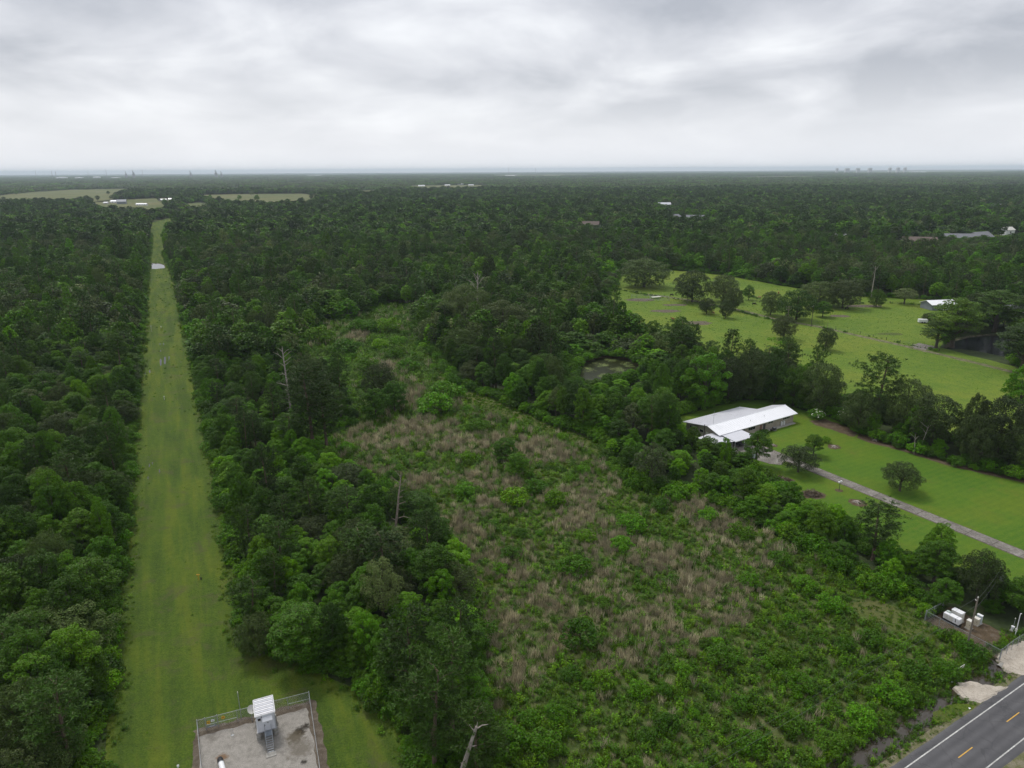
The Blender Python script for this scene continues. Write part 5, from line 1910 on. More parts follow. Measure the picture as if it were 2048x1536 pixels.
def chain_fence(name, pts, h, label, gap_sections=(), post_r=0.036, seed=0, midrail=()):
    """posts, top rails and mesh panels section by section"""
    o0 = Vector(pts[0])
    root = empty(name, o0, 0, label, 'fence')
    posts = []
    for i, p in enumerate(pts):
        big = i == 0 or i == len(pts) - 1 or i in gap_sections
        mb_ = MB()
        r = post_r * (1.5 if big else 1.0)
        hh = h + (0.14 if big else 0.08)
        mb_.tube([(0, 0, 0), (0, 0, hh), (0, 0, hh + 0.03)], [r, r, r * 0.5], 8)
        po = mb_.build('post', GALV, root)
        po.location = Vector(p) - o0
    for i in range(len(pts) - 1):
        a, b = Vector(pts[i]) - o0, Vector(pts[i + 1]) - o0
        Ln = (b - a).length
        mb_ = MB()
        mb_.tube([(0, 0, h), (Ln, 0, h)], 0.025, 6)
        ra = mb_.build('top_rail', GALV, root)
        ra.location = a
        ra.rotation_euler = (0, 0, math.atan2((b - a).y, (b - a).x))
        if i in midrail:
            mb_ = MB()
            mb_.tube([(0, 0, h * 0.42), (Ln, 0, h * 0.42)], 0.028, 6)
            ra2 = mb_.build('brace_rail', GALV, root)
            ra2.location = a
            ra2.rotation_euler = ra.rotation_euler
        mb_ = MB()
        for y_ in (-0.006, 0.006):
            mb_.add([(0.03, y_, 0.04), (Ln - 0.03, y_, 0.04), (Ln - 0.03, y_, h - 0.03), (0.03, y_, h - 0.03)], [(0, 1, 2, 3)])
        me_ = mb_.mesh('mesh_panel', CHAIN)
        pa = link('mesh_panel', me_, root)
        pa.location = a
        pa.rotation_euler = ra.rotation_euler
    return root


FH = 2.0
us = [0.0, 1.0, 2.55, 5.1, 8.6, C_W - 3.0, C_W]
chain_fence('chain_link_fence', [cp(u_, 0) for u_ in us], FH, 'galvanised chain-link fence along the back of the gravel compound', (1, 2), midrail=(1, 2, 5))
chain_fence('chain_link_fence', [cp(C_W, -0.12 - 3.1 * k) for k in range(9)], FH, 'galvanised chain-link fence on the right side of the gravel compound')
chain_fence('chain_link_fence', [cp(0.31 * k, -0.12 - 3.1 * k) for k in range(9)], FH, 'galvanised chain-link fence on the left side of the gravel compound')


def sign_on_fence(u_, v_, z, w, h, mat, label, round_=False):
    o_ = empty('warning_sign', cp(u_, v_, z), RC, label, 'sign')
    mb_ = MB()
    if round_:
        mb_.tube([(0, -0.01, 0), (0, 0.01, 0)], w / 2, 14)
    else:
        mb_.box((0, 0, 0), (w, 0.015, h), bev=0.004)
    mb_.build('plate', mat, o_)
    mb_ = MB()
    for k in (-1, 1):
        mb_.tube([(0.4 * w * k, -0.02, h * 0.38), (0.4 * w * k, 0.03, h * 0.38)], 0.012, 5)
    mb_.build('fixing', GALV, o_)
    mb_ = MB()
    for k in range(3):
        mb_.box((0, -0.0125, h * (0.22 - 0.2 * k)), (w * (0.7 - 0.12 * k), 0.004, h * 0.07))
    mb_.build('print', BLACK if mat is not STEELBLUE else WHITE, o_)


sign_on_fence(1.4, -0.07, 1.25, 0.42, 0.5, YELLOW, 'yellow warning sign on the compound gate')
sign_on_fence(1.95, -0.07, 1.4, 0.45, 0.36, WHITE, 'white notice sign on the compound gate')
sign_on_fence(1.75, -0.07, 0.55, 1.25, 0.3, STEELBLUE, 'blue-grey long plate low on the compound gate')
sign_on_fence(3.3, -0.07, 1.45, 0.5, 0.42, YELLOW, 'oval yellow sign on the back fence beside the gate', True)

# shed on piers
ZB = 1.35
SL = Vector(g(515.5, 1466, ZB))
SR = Vector(g(552.5, 1455, ZB))
SU = (SR - SL).normalized()
SWD = (SR - SL).length
RS = math.atan2(SU.y, SU.x)
SD = 3.0
ZT = 4.05
shed = empty('equipment_shed', (SL.x, SL.y, 0), RS, 'white metal equipment shed raised on concrete piers with steps', 'shed')
mb = MB()
mb.box((SWD / 2, SD / 2, (ZB + ZT) / 2), (SWD, SD, ZT - ZB), bev=0.03)
mb.build('wall', SHEDWHITE, shed)
mb = MB()
mb.box((SWD / 2, SD / 2, ZB - 0.06), (SWD + 0.1, SD + 0.1, 0.115))
mb.build('floor_frame', GALV, shed)
roof_slope = 0.10
Mr = Matrix.Rotation(0.0, 4, 'X')
mb = MB()
mb.box((SWD / 2, SD / 2 + 0.02, ZT + 0.06), (SWD + 0.16, SD + 0.3, 0.11), bev=0.02)
roof = mb.build('roof', ROOFSTREAK, shed)
nr = 9
for k in range(nr):
    mb = MB()
    yk = -0.02 + (SD + 0.0) * (k + 0.5) / nr
    mb.box((SWD / 2, yk, ZT + 0.135), (SWD - 0.02, 0.17, 0.05), bev=0.015)
    mb.build('roof_rib', WHITE if k % 2 == 0 else SHEDWHITE, roof)
for nm, c_, s_2 in (('roof_trim', (SWD / 2, -0.15, ZT + 0.05), (SWD + 0.24, 0.07, 0.2)), ('roof_trim', (SWD / 2, SD + 0.19, ZT + 0.05), (SWD + 0.24, 0.07, 0.2)),
                    ('roof_trim', (-0.1, SD / 2, ZT + 0.053), (0.07, SD + 0.26, 0.2)), ('roof_trim', (SWD + 0.1, SD / 2, ZT + 0.053), (0.07, SD + 0.26, 0.2))):
    mb = MB()
    mb.box(c_, s_2, bev=0.015)
    mb.build(nm, WHITE, roof)
mb = MB()
mb.box((SWD * 0.56, -0.022, ZB + 0.98), (0.95, 0.04, 1.9), bev=0.01)
door = mb.build('door', SHEDWHITE, shed)
mb = MB()
mb.box((SWD * 0.56 - 0.36, -0.062, ZB + 0.95), (0.07, 0.04, 0.30), bev=0.01)
mb.tube([(SWD * 0.56 - 0.36, -0.08, ZB + 0.98), (SWD * 0.56 - 0.24, -0.1, ZB + 0.98)], 0.018, 6)
mb.build('handle', BLACK, door)
mb = MB()
mb.box((SWD * 0.60, -0.052, ZB + 1.28), (0.17, 0.02, 0.09))
mb.build('door_plate', DARK, door)
# awning over the door
aw = MB()
aw.add([(SWD * 0.32, -0.01, ZT - 0.45), (SWD * 0.86, -0.01, ZT - 0.45), (SWD * 0.86, -0.62, ZT - 0.66), (SWD * 0.32, -0.62, ZT - 0.66),
        (SWD * 0.32, -0.01, ZT - 0.49), (SWD * 0.86, -0.01, ZT - 0.49), (SWD * 0.86, -0.62, ZT - 0.72), (SWD * 0.32, -0.62, ZT - 0.72)],
       [(0, 1, 2, 3), (7, 6, 5, 4), (0, 4, 5, 1), (1, 5, 6, 2), (2, 6, 7, 3), (3, 7, 4, 0)])
awn = aw.build('awning', WHITE, shed)
for fx in (0.34, 0.84):
    mb = MB()
    mb.tube([(SWD * fx, -0.03, ZT - 0.95), (SWD * fx, -0.58, ZT - 0.72)], 0.014, 5)
    mb.build('awning_strut', GALV, awn)
mb = MB()
mb.box((SWD * 0.17, -0.04, ZT - 0.62), (0.36, 0.07, 0.30), bev=0.01)
vent = mb.build('vent', BLACK, shed)
mb = MB()
mb.box((SWD * 0.17, -0.06, ZT - 0.82), (0.36, 0.1, 0.07), bev=0.01)
mb.build('vent_lip', OFFWHITE, vent)
mb = MB()
mb.tube([(SWD * 0.30, -0.03, ZT - 0.2), (SWD * 0.30, -0.16, ZT - 0.24)], [0.04, 0.07], 8)
mb.build('lamp', DARK, shed)
mb = MB()
mb.tube([(SWD - 0.06, -0.05, ZT - 0.1), (SWD - 0.06, -0.05, ZB - 0.6)], 0.025, 6)
mb.tube([(SWD - 0.06, -0.05, ZB - 0.6), (SWD + 0.12, -0.05, ZB - 0.75)], 0.025, 6)
mb.build('conduit', GALV, shed)
for (x, y) in ((0.12, 0.25), (SWD - 0.1, 0.25), (0.12, SD - 0.3), (SWD - 0.1, SD - 0.3)):
    mb = MB()
    mb.tube([(x, y, 0), (x, y, 0.1), (x, y, ZB - 0.2), (x, y, ZB - 0.13)], [0.36, 0.34, 0.34, 0.30], 16)
    pier = mb.build('pier', CONC, shed)
    mb = MB()
    mb.tube([(x, y, 0.62), (x, y, 0.66)], 0.355, 16)
    mb.build('band', GALV, pier)
# landing, steps, rails
LW = 1.02
lx = SWD * 0.56
mb = MB()
mb.box((lx, -0.55, ZB - 0.09), (LW, 1.0, 0.06))
land = mb.build('landing', STEELBLUE, shed)
for sx in (-1, 1):
    for yy in (-0.16, -0.98):
        mb = MB()
        mb.tube([(lx + sx * LW * 0.46, yy, 0.02), (lx + sx * LW * 0.46, yy, ZB - 0.12)], 0.04, 6)
        mb.build('landing_post', STEELBLUE, land)
NT = 7
run = 1.75
for k in range(NT):
    f_ = (k + 0.7) / (NT + 0.4)
    mb = MB()
    mb.box((lx, -1.08 - run * f_, (ZB - 0.09) * (1 - f_) + 0.02), (LW - 0.24, 0.14, 0.035))
    mb.build('tread', GALV, land)
for sx in (-1, 1):
    x = lx + sx * (LW / 2 - 0.09)
    mb = MB()
    a, b = Vector((x, -1.03, ZB - 0.09)), Vector((x, -1.08 - run, 0.05))
    mid = (a + b) / 2
    d_ = b - a
    ang = math.atan2(d_.z, -d_.y)
    mb.box(tuple(mid), (0.04, d_.length, 0.18), tilt=Matrix.Rotation(math.atan2(-d_.z, -d_.y) * -1, 4, 'X').inverted() if False else Matrix.Rotation(math.atan2(a.z - b.z, a.y - b.y), 4, 'X'))
    mb.build('stringer', STEELBLUE, land)
    mb = MB()
    mb.tube([(x, -0.12, ZB + 0.95), (x, -1.0, ZB + 0.95), (x, -1.08 - run, 1.0), (x, -1.08 - run, 0.05)], 0.024, 6)
    mb.tube([(x, -0.12, ZB - 0.05), (x, -0.12, ZB + 0.95)], 0.024, 6)
    mb.tube([(x, -1.0, ZB - 0.1), (x, -1.0, ZB + 0.95)], 0.024, 6)
    mb.tube([(x, -0.12, ZB + 0.45), (x, -1.0, ZB + 0.45), (x, -1.08 - run, 0.5)], 0.018, 6)
    mb.build('handrail', GALV, land)
mb = MB()
mb.box((lx, -1.08 - run - 0.32, 0.09), (1.3, 0.85, 0.10), bev=0.02)
mb.build('step_pad', CONC, land)

# dish, mast, staple pipe, gooseneck, markers
p = cp(5.0, -0.55)
dish = empty('satellite_dish', G3(505, 1443), RS, 'grey satellite dish on a short post left of the equipment shed', 'satellite dish')
mb = MB()
mb.tube([(0, 0, 0), (0, 0, 1.75), (0.05, 0, 1.95)], 0.045, 8)
mb.build('mast', GALV, dish)
mb = MB()
nu, nv_ = 4, 16
Vv = [(0, 0, 0)]
for i in range(1, nu + 1):
    r_ = 0.55 * i / nu
    for k in range(nv_):
        t_ = 2 * math.pi * k / nv_
        Vv.append((r_ * math.cos(t_), 0.42 * r_ * r_ * -1, r_ * 1.12 * math.sin(t_)))
Fv = [(0, 1 + k, 1 + (k + 1) % nv_) for k in range(nv_)]
for i in range(nu - 1):
    o1, o2_ = 1 + i * nv_, 1 + (i + 1) * nv_
    Fv += [(o1 + k, o2_ + k, o2_ + (k + 1) % nv_, o1 + (k + 1) % nv_) for k in range(nv_)]
Md = Matrix.Translation((0.05, -0.05, 2.1)) @ Matrix.Rotation(R(20), 4, 'Z') @ Matrix.Rotation(R(-40), 4, 'X')
mb.add([Md @ Vector(q) for q in Vv], Fv)
mb.add([Md @ (Vector(q) + Vector((0, 0.02, 0))) for q in Vv], Fv)
mb.build('reflector', OFFWHITE, dish)
mb = MB()
mb.tube([Md @ Vector((0, -0.12, -0.55)), Md @ Vector((0, -0.62, -0.22))], 0.018, 5)
mb.tube([Md @ Vector((0, -0.66, -0.2)), Md @ Vector((0, -0.56, -0.12))], 0.045, 8)
mb.build('feed_arm', DARK, dish)
mast = empty('antenna_mast', cp(5.55, 0.3), 0, 'thin grey antenna mast behind the equipment shed', 'mast')
mb = MB()
mb.tube([(0, 0, 0), (0, 0, 4.6)], 0.045, 6)
mb.build('pole', GALV, mast)
mb = MB()
mb.tube([(0, 0, 4.6), (0, 0, 4.66), (0, 0, 4.85)], [0.07, 0.07, 0.04], 8)
mb.build('tip', OFFWHITE, mast)
st = empty('staple_pipe_rack', G3(465, 1471), RS, 'small grey upside-down U pipe standing on the gravel', 'pipe stand')
mb = MB()
mb.tube([(-0.12, 0, 0), (-0.12, 0, 1.0), (-0.05, 0, 1.1), (0.05, 0, 1.1), (0.12, 0, 1.0), (0.12, 0, 0)], 0.03, 6)
mb.build('hoop', GALV, st)
mb = MB()
mb.box((0, 0, 0.06), (0.42, 0.18, 0.02))
mb.build('foot_plate', GALV, st)
gn = empty('vent_pipe', G3(443, 1533), RS + R(8), 'white pipeline vent elbow with a black end on the gravel', 'pipe')
mb = MB()
mb.tube([(0, 0.75, 0), (0, 0.75, 0.35), (0, 0.62, 0.62), (0, 0.35, 0.74), (0, -0.2, 0.745)], 0.36, 14)
mb.build('black_end', BLACK, gn)  # black stretch of pipe where it leaves the ground
mb = MB()
mb.tube([(0, -0.2, 0.74), (0, -0.24, 0.745)], 0.40, 14)
mb.build('flange', GALV, gn)
mb = MB()
mb.tube([(0, -0.24, 0.745), (0, -1.6, 0.76), (0, -2.6, 0.72), (0, -2.9, 0.3), (0, -2.9, 0)], 0.35, 14)
mb.build('white_pipe', WHITE, gn)
mk = empty('marker_post', G3(359, 1548), RS, 'white capped pipeline marker post left of the compound', 'marker post')
mb = MB()
mb.tube([(0, 0, 0), (0, 0, 1.15)], 0.05, 8)
mb.build('post', OFFWHITE, mk)
mb = MB()
mb.tube([(0, 0, 1.15), (0, 0, 1.2), (0, 0, 1.42), (0, 0, 1.5)], [0.06, 0.14, 0.14, 0.05], 10)
mb.build('cap', WHITE, mk)
ym = empty('yellow_marker', G3(397.5, 1160), 0, 'yellow T-topped pipeline marker in the grass strip', 'marker post')
mb = MB()
mb.tube([(0, 0, 0), (0, 0, 1.05)], 0.07, 8)
mb.build('post', YELLOW, ym)
mb = MB()
mb.box((0, 0, 1.15), (0.62, 0.14, 0.2), bev=0.03)
mb.build('crosspiece', YELLOW, ym)
mb = MB()
mb.tube([(0.42, 0.1, 0), (0.42, 0.1, 0.5), (0.42, 0.1, 0.6)], [0.12, 0.12, 0.06], 8)
mb.build('valve_box', DARK, ym)
for i, (px, py, hh, lab) in enumerate([(303.5, 663, 2.6, 'tall white marker post beside the left edge of the strip'), (322.5, 657, 1.0, 'short white marker in the middle of the strip'),
                                       (329, 800, 1.2, 'white topped marker post half way down the strip')]):
    wm = empty('strip_marker', G3(px, py), 0, lab, 'marker post', 'white marker posts along the strip')
    mb = MB()
    mb.tube([(0, 0, 0), (0, 0, hh)], 0.08, 6)
    mb.build('post', OFFWHITE, wm)
    mb = MB()
    mb.tube([(0, 0, hh), (0, 0, hh + 0.1), (0, 0, hh + 0.25)], [0.18, 0.18, 0.08], 8)
    mb.build('cap', WHITE, wm)
# standing water in wheel ruts
rp = random.Random(3)
for i, (px, py, w, hgt) in enumerate([(329.8, 721, 2.8, 17), (321.5, 725, 2.6, 15), (299.5, 743, 1.8, 8), (290, 747, 2.0, 4), (320.5, 702, 1.6, 3), (338, 716, 1.2, 9), (299, 931, 1.4, 8), (319, 942, 1.8, 8), (305, 927, 1.0, 6), (280, 746, 1.0, 3), (320, 688, 1.6, 2.5), (327, 688, 1.2, 4), (296, 956, 1.2, 7)]):
    ring_ = []
    for k in range(16):
        t_ = 2 * math.pi * k / 16
        ring_.append(g(px + w * 0.9 * math.cos(t_) * rp.uniform(0.55, 1.15), py + hgt / 2 * math.sin(t_) * rp.uniform(0.8, 1.1)))
    sheet('puddle_water', ring_, 0.016, WATER_BRIGHT, [], None, 0, 1)

# ------------------------------------------------------------------ ranch house
HS = Vector((57.994, 180.453))
HU = Vector((0.84886, 0.52862))
RH = math.atan2(HU.y, HU.x)
HL = 34.0
house = empty('ranch_house', (HS.x, HS.y, 0), RH, 'long beige brick ranch house with a white metal roof beside the lawn', 'house')
OV = 0.75
EZ, RZ, BV = 2.9, 4.3, 9.2
WV, WU = 14.1, 24.7
mb = MB()
w0, w1 = OV, HL - OV
out_pts = [(w0, OV), (w1, OV), (w1, BV - OV), (WU - OV, BV - OV), (WU - OV, WV - OV), (w0, WV - OV)]
nP = len(out_pts)
mb.add([(x, y, 0) for x, y in out_pts] + [(x, y, 2.66) for x, y in out_pts], [(i, (i + 1) % nP, nP + (i + 1) % nP, nP + i) for i in range(nP)])
mb.add([(w0, OV, 2.66), (w0, WV - OV, 2.66), (w0, 4.6, RZ - 0.12)], [(0, 1, 2)])
mb.add([(w1, OV, 2.66), (w1, BV - OV, 2.66), (w1, 4.6, RZ - 0.12)], [(0, 1, 2)])
wall = mb.build('wall', BRICK, house)


def roof_plate(pts, th, name, mat, parent):
    m_ = MB()
    n_ = len(pts)
    m_.add([tuple(p_) for p_ in pts] + [(p_[0], p_[1], p_[2] - th) for p_ in pts],
           [tuple(range(n_)), tuple(range(2 * n_ - 1, n_ - 1, -1))] + [(i, i + n_, (i + 1) % n_ + n_, (i + 1) % n_) for i in range(n_)])
    return m_.build(name, mat, parent)


roof = roof_plate([(-0.2, 0, EZ), (HL, 0, EZ), (HL, 4.6, RZ), (-0.2, 4.6, RZ)], 0.13, 'roof', ROOFW, house)
roof_plate([(WU - 0.002, 4.603, RZ), (HL, 4.603, RZ), (HL, BV, EZ), (WU - 0.002, BV, EZ)], 0.13, 'rear_roof', ROOFG, house)  # rear slopes take a greyer roof colour than the front
wing = roof_plate([(-0.2, 4.603, RZ), (WU - 0.006, 4.603, RZ), (WU - 0.006, WV, EZ - 0.25), (-0.2, WV, EZ - 0.25)], 0.13, 'wing_roof', ROOFG, house)
mb = MB()
mb.tube([(-0.2, 4.6, RZ + 0.02), (HL, 4.6, RZ + 0.02)], 0.09, 6)
mb.build('ridge_cap', ROOFW, roof)
seam = MB()
seam.add([(0, 0.02, EZ + 0.002), (0, 4.5, RZ - 0.02), (0.06, 4.5, RZ - 0.02), (0.06, 0.02, EZ + 0.002), (0, 0.02, EZ + 0.03), (0, 4.5, RZ + 0.012), (0.06, 4.5, RZ + 0.012), (0.06, 0.02, EZ + 0.03)],
         [(4, 5, 6, 7), (0, 4, 7, 3), (0, 1, 5, 4), (3, 7, 6, 2)])
sm = seam.mesh('seam', ROOFW)
for k in range(38):
    s_o = link('seam', sm, roof)
    s_o.location = (0.2 + k * 0.9, 0, 0)
seam = MB()
zs0, zs1 = RZ - 0.02, EZ - 0.25
seam.add([(0, 4.75, zs0 + 0.001), (0, WV - 0.02, zs1 + 0.002), (0.06, WV - 0.02, zs1 + 0.002), (0.06, 4.75, zs0 + 0.001), (0, 4.75, zs0 + 0.03), (0, WV - 0.02, zs1 + 0.032), (0.06, WV - 0.02, zs1 + 0.032), (0.06, 4.75, zs0 + 0.03)],
         [(4, 5, 6, 7), (0, 4, 7, 3), (0, 1, 5, 4), (3, 7, 6, 2)])
sm = seam.mesh('seam', ROOFG)
for k in range(27):
    s_o = link('seam', sm, wing)
    s_o.location = (0.3 + k * 0.9, 0, 0)
for (x0, y0, x1, y1, z0, z1) in ((-0.2, -0.04, HL, -0.04, EZ - 0.1, EZ - 0.1),):
    mb = MB()
    mb.box(((x0 + x1) / 2, -0.05, EZ - 0.07), (HL + 0.2, 0.07, 0.18))
    mb.build('fascia', WHITE, roof)
for (x, y) in ((15.0, 2.0), (21.5, 2.4)):
    mb = MB()
    zz0 = EZ + (RZ - EZ) * y / 4.6
    mb.tube([(x, y, zz0 - 0.05), (x, y, zz0 + 0.35), (x, y, zz0 + 0.4)], [0.06, 0.06, 0.09], 8)
    mb.build('vent_pipe', GALV, roof)


def window(par, x, z, w, h, axis='x', y=0.0):
    m_ = MB()
    if axis == 'x':
        m_.box((x, y - 0.01, z), (w + 0.14, 0.06, h + 0.14))
    else:
        m_.box((y - 0.01, x, z), (0.06, w + 0.14, h + 0.14))
    wo = m_.build('window', OFFWHITE, par)
    m_ = MB()
    k_ = max(1, int(w / 0.8))
    for q in range(k_):
        xx = x - w / 2 + w * (q + 0.5) / k_
        m_ = MB()
        if axis == 'x':
            m_.box((xx, y - 0.035, z), (w / k_ - 0.06, 0.03, h))
        else:
            m_.box((y - 0.035, xx, z), (0.03, w / k_ - 0.06, h))
        m_.build('pane', GLASS, wo)


for (x, w, z, h) in ((3.6, 2.6, 1.95, 0.7), (10.2, 2.2, 1.95, 0.75), (14.3, 3.0, 1.8, 1.0), (22.6, 2.2, 2.05, 0.65), (29.8, 3.2, 2.0, 0.7)):
    window(house, x, z, w, h, 'x', OV)
for x, mat in ((18.4, REDBRICK), (19.9, DARK)):
    mb = MB()
    mb.box((x, OV - 0.02, 1.05), (0.95, 0.07, 2.05))
    d_ = mb.build('door', mat, house)
    mb = MB()
    mb.tube([(x + 0.36, OV - 0.1, 1.0), (x + 0.36, OV - 0.05, 1.0)], 0.04, 6)
    mb.build('handle', GALV, d_)
for (y, w) in ((10.8, 2.2), (7.3, 1.4), (3.0, 1.2)):
    window(house, y, 1.75, w, 0.75, 'y', w0)
mb = MB()
mb.box((w0 - 0.04, 5.2, 1.02), (0.07, 0.9, 2.0))
mb.build('door', OFFWHITE, house)
mb = MB()
mb.box((HL / 2 + 5, 0.1, 0.06), (HL - 12, 1.6, 0.12))
mb.build('foundation_walk', CONC, house)
# carports
cpo = empty('carport', (HS.x, HS.y, 0), RH, 'grey metal carport in front of the left end of the house', 'carport')
roof_plate([(0.9, 1.0, 2.78), (8.9, 1.0, 2.78), (8.9, -4.9, 2.42), (0.9, -4.9, 2.42)], 0.14, 'roof', ROOFG, cpo)
for (x, y) in ((1.1, -4.6), (4.9, -4.6), (8.6, -4.6), (8.6, -1.6), (1.1, -1.6)):
    mb = MB()
    mb.tube([(x, y, 0), (x, y, 2.36)], 0.055, 8)
    mb.build('post', WHITE, cpo)
mb = MB()
mb.box((4.9, -4.88, 2.36), (8.04, 0.06, 0.22))
mb.build('fascia', WHITE, cpo)
cp2 = empty('patio_cover', (HS.x, HS.y, 0), RH, 'white folded metal patio cover left of the grey carport', 'carport')
roof_plate([(-5.7, 2.9, 2.42), (-1.6, 2.95, 2.62), (-1.6, -4.15, 2.55), (-5.2, -3.7, 2.35)], 0.12, 'roof', ROOFG, cp2)
roof_plate([(-1.597, 2.95, 2.62), (0.55, 2.9, 2.50), (0.75, -4.4, 2.40), (-1.597, -4.15, 2.55)], 0.12, 'roof_half', ROOFG, cp2)
for (x, y) in ((-5.4, 2.6), (-5.0, -3.4), (0.5, -4.1), (-1.6, -3.9)):
    mb = MB()
    mb.tube([(x, y, 0), (x, y, 2.3)], 0.055, 8)
    mb.build('post', WHITE, cp2)
mb = MB()
mb.box((-2.3, -0.6, 0.05), (6.8, 7.0, 0.09))
mb.build('slab_floor', CONC, cp2)


def hp(u_, v_, z=0.0):
    p_ = HS + HU * u_ + Vector((-HU.y, HU.x)) * v_
    return Vector((p_.x, p_.y, z))


# things round the house
ac = empty('air_conditioner', hp(22.4, -0.9, 0.12), RH, 'dark grey air conditioner unit against the long house wall', 'air conditioner')
mb = MB()
mb.box((0, 0, 0.42), (0.9, 0.9, 0.84), bev=0.04)
mb.build('casing', DARK, ac)
mb = MB()
mb.tube([(0, 0, 0.84), (0, 0, 0.9)], [0.36, 0.3], 14)
mb.build('fan_guard', GALV, ac)
mb = MB()
mb.box((0, 0, 0.0), (1.1, 1.1, 0.06))
mb.build('pad', CONC, ac)
for k, (u_, lab) in enumerate(((27.5, 'left one of two white tanks against the far end of the house wall'), (28.6, 'right one of two white tanks against the far end of the house wall'))):
    tk_ = empty('water_heater_tank', hp(u_, 0.45, 0.12), RH, lab, 'tank', 'white tanks by the house wall')
    mb = MB()
    mb.tube([(0, 0, 0), (0, 0, 0.08), (0, 0, 1.15), (0, 0, 1.3)], [0.2, 0.26, 0.26, 0.1], 12)
    mb.build('body', WHITE, tk_)
    mb = MB()
    mb.tube([(0.1, 0, 1.25), (0.1, 0, 1.5)], 0.025, 6)
    mb.build('pipe', GALV, tk_)
bn = empty('barbecue_grill', hp(21.0, -1.2, 0.0), RH, 'black covered grill beside the house wall shrubs', 'grill')
mb = MB()
mb.box((0, 0, 0.65), (1.1, 0.55, 0.5), bev=0.1)
mb.build('cover', BLACK, bn)
mb = MB()
for sx in (-0.45, 0.45):
    for sy in (-0.2, 0.2):
        mb.tube([(sx, sy, 0), (sx, sy, 0.45)], 0.03, 5)
mb.build('stand', DARK, bn)
wt_ = empty('propane_tank', hp(-0.8, 14.0), RH + 0.4, 'white horizontal tank at the far left corner of the house', 'tank')
mb = MB()
mb.tube([(-0.8, 0, 0.75), (-0.7, 0, 0.75), (0.7, 0, 0.75), (0.8, 0, 0.75)], [0.2, 0.42, 0.42, 0.2], 12)
mb.build('tank_body', WHITE, wt_)
for sx in (-0.45, 0.45):
    mb = MB()
    mb.box((sx, 0, 0.2), (0.14, 0.6, 0.4))
    mb.build('saddle', CONC, wt_)
for k, (u_, v_, r_) in enumerate(((17.2, -0.8, 1.1), (18.6, -1.0, 0.9), (11.5, -1.3, 1.2), (9.9, -0.6, 0.9))):
    q = hp(u_, v_)
    plant('gumbush' if k != 1 else 'shrub', 'house_shrub', q.x, q.y, r_ * 1.2, r_, ('low green shrub under the long wall, left of the grill', 'bright trimmed shrub under the long wall beside the grill', 'dark shrub under the wall right of the carport', 'small shrub at the carport corner of the house')[k], 'shrub')
# car under the carport
car = empty('parked_car', hp(4.6, -2.2, 0.02), RH + R(90), 'dark car parked in the shade under the grey carport', 'car')
prof_c = [(-2.2, 0.35), (-2.25, 0.75), (-1.9, 0.95), (-1.15, 1.02), (-0.6, 1.42), (0.75, 1.45), (1.35, 1.0), (2.15, 0.85), (2.25, 0.5), (2.2, 0.32)]
mb = MB()
n_ = len(prof_c)
mb.add([(x, -0.85 * (0.82 if z > 1.1 else 1), z) for x, z in prof_c] + [(x, 0.85 * (0.82 if z > 1.1 else 1), z) for x, z in prof_c],
       [tuple(range(n_)), tuple(range(2 * n_ - 1, n_ - 1, -1))] + [(i, n_ + i, n_ + (i + 1) % n_, (i + 1) % n_) for i in range(n_)])
mb.build('body', DARK, car)
for sx in (-1.35, 1.4):
    for sy in (-0.84, 0.84):
        mb = MB()
        mb.tube([(sx, sy - 0.1, 0.33), (sx, sy + 0.1, 0.33)], 0.33, 14)
        wh = mb.build('wheel', BLACK, car)
        mb = MB()
        mb.tube([(sx, sy - 0.105, 0.33), (sx, sy + 0.105, 0.33)], 0.18, 10)
        mb.build('rim', GALV, wh)
for sy in (-0.55, 0.55):
    mb = MB()
    mb.box((2.2, sy, 0.68), (0.1, 0.32, 0.14))
    mb.build('headlight', WHITE, car)
mb = MB()
mb.add([(0.8, -0.68, 1.42), (0.8, 0.68, 1.42), (1.36, 0.78, 1.03), (1.36, -0.78, 1.03)], [(0, 1, 2, 3)])
mb.build('windscreen', GLASS, car)
# lawn details
def stump(px, py, r_, lab):
    x, y = g(px, py)
    so = empty('tree_stump', (x, y, 0), 0.3, lab, 'stump', 'stumps on the lawn')
    rs = random.Random(int(px))
    m_ = MB()
    pts_ = [(r_ * 2.0 * math.cos(t_) * rs.uniform(0.8, 1.2), r_ * 2.0 * math.sin(t_) * rs.uniform(0.8, 1.2)) for t_ in np.linspace(0, 6.283, 18, endpoint=False)]
    m_.add([(a, b, 0.03) for a, b in pts_] + [(0, 0, 0.10)], [(i, (i + 1) % 18, 18) for i in range(18)])
    m_.build('mulch_ring', GND['brush_dirt'], so)
    m_ = MB()
    m_.tube([(0, 0, 0), (0, 0, 0.12), (0.03, 0, 0.4), (0.03, 0, 0.42)], [r_ * 0.75, r_ * 0.5, r_ * 0.42, r_ * 0.38], 10)
    m_.build('wood', SNAG, so)
    m_ = MB()
    for k in range(5):
        t_ = k * 1.26 + rs.random()
        m_.tube([(0.2 * r_ * math.cos(t_), 0.2 * r_ * math.sin(t_), 0.2), (r_ * 1.2 * math.cos(t_), r_ * 1.2 * math.sin(t_), 0.04)], [r_ * 0.22, r_ * 0.06], 5)
    m_.build('root', SNAG, so)


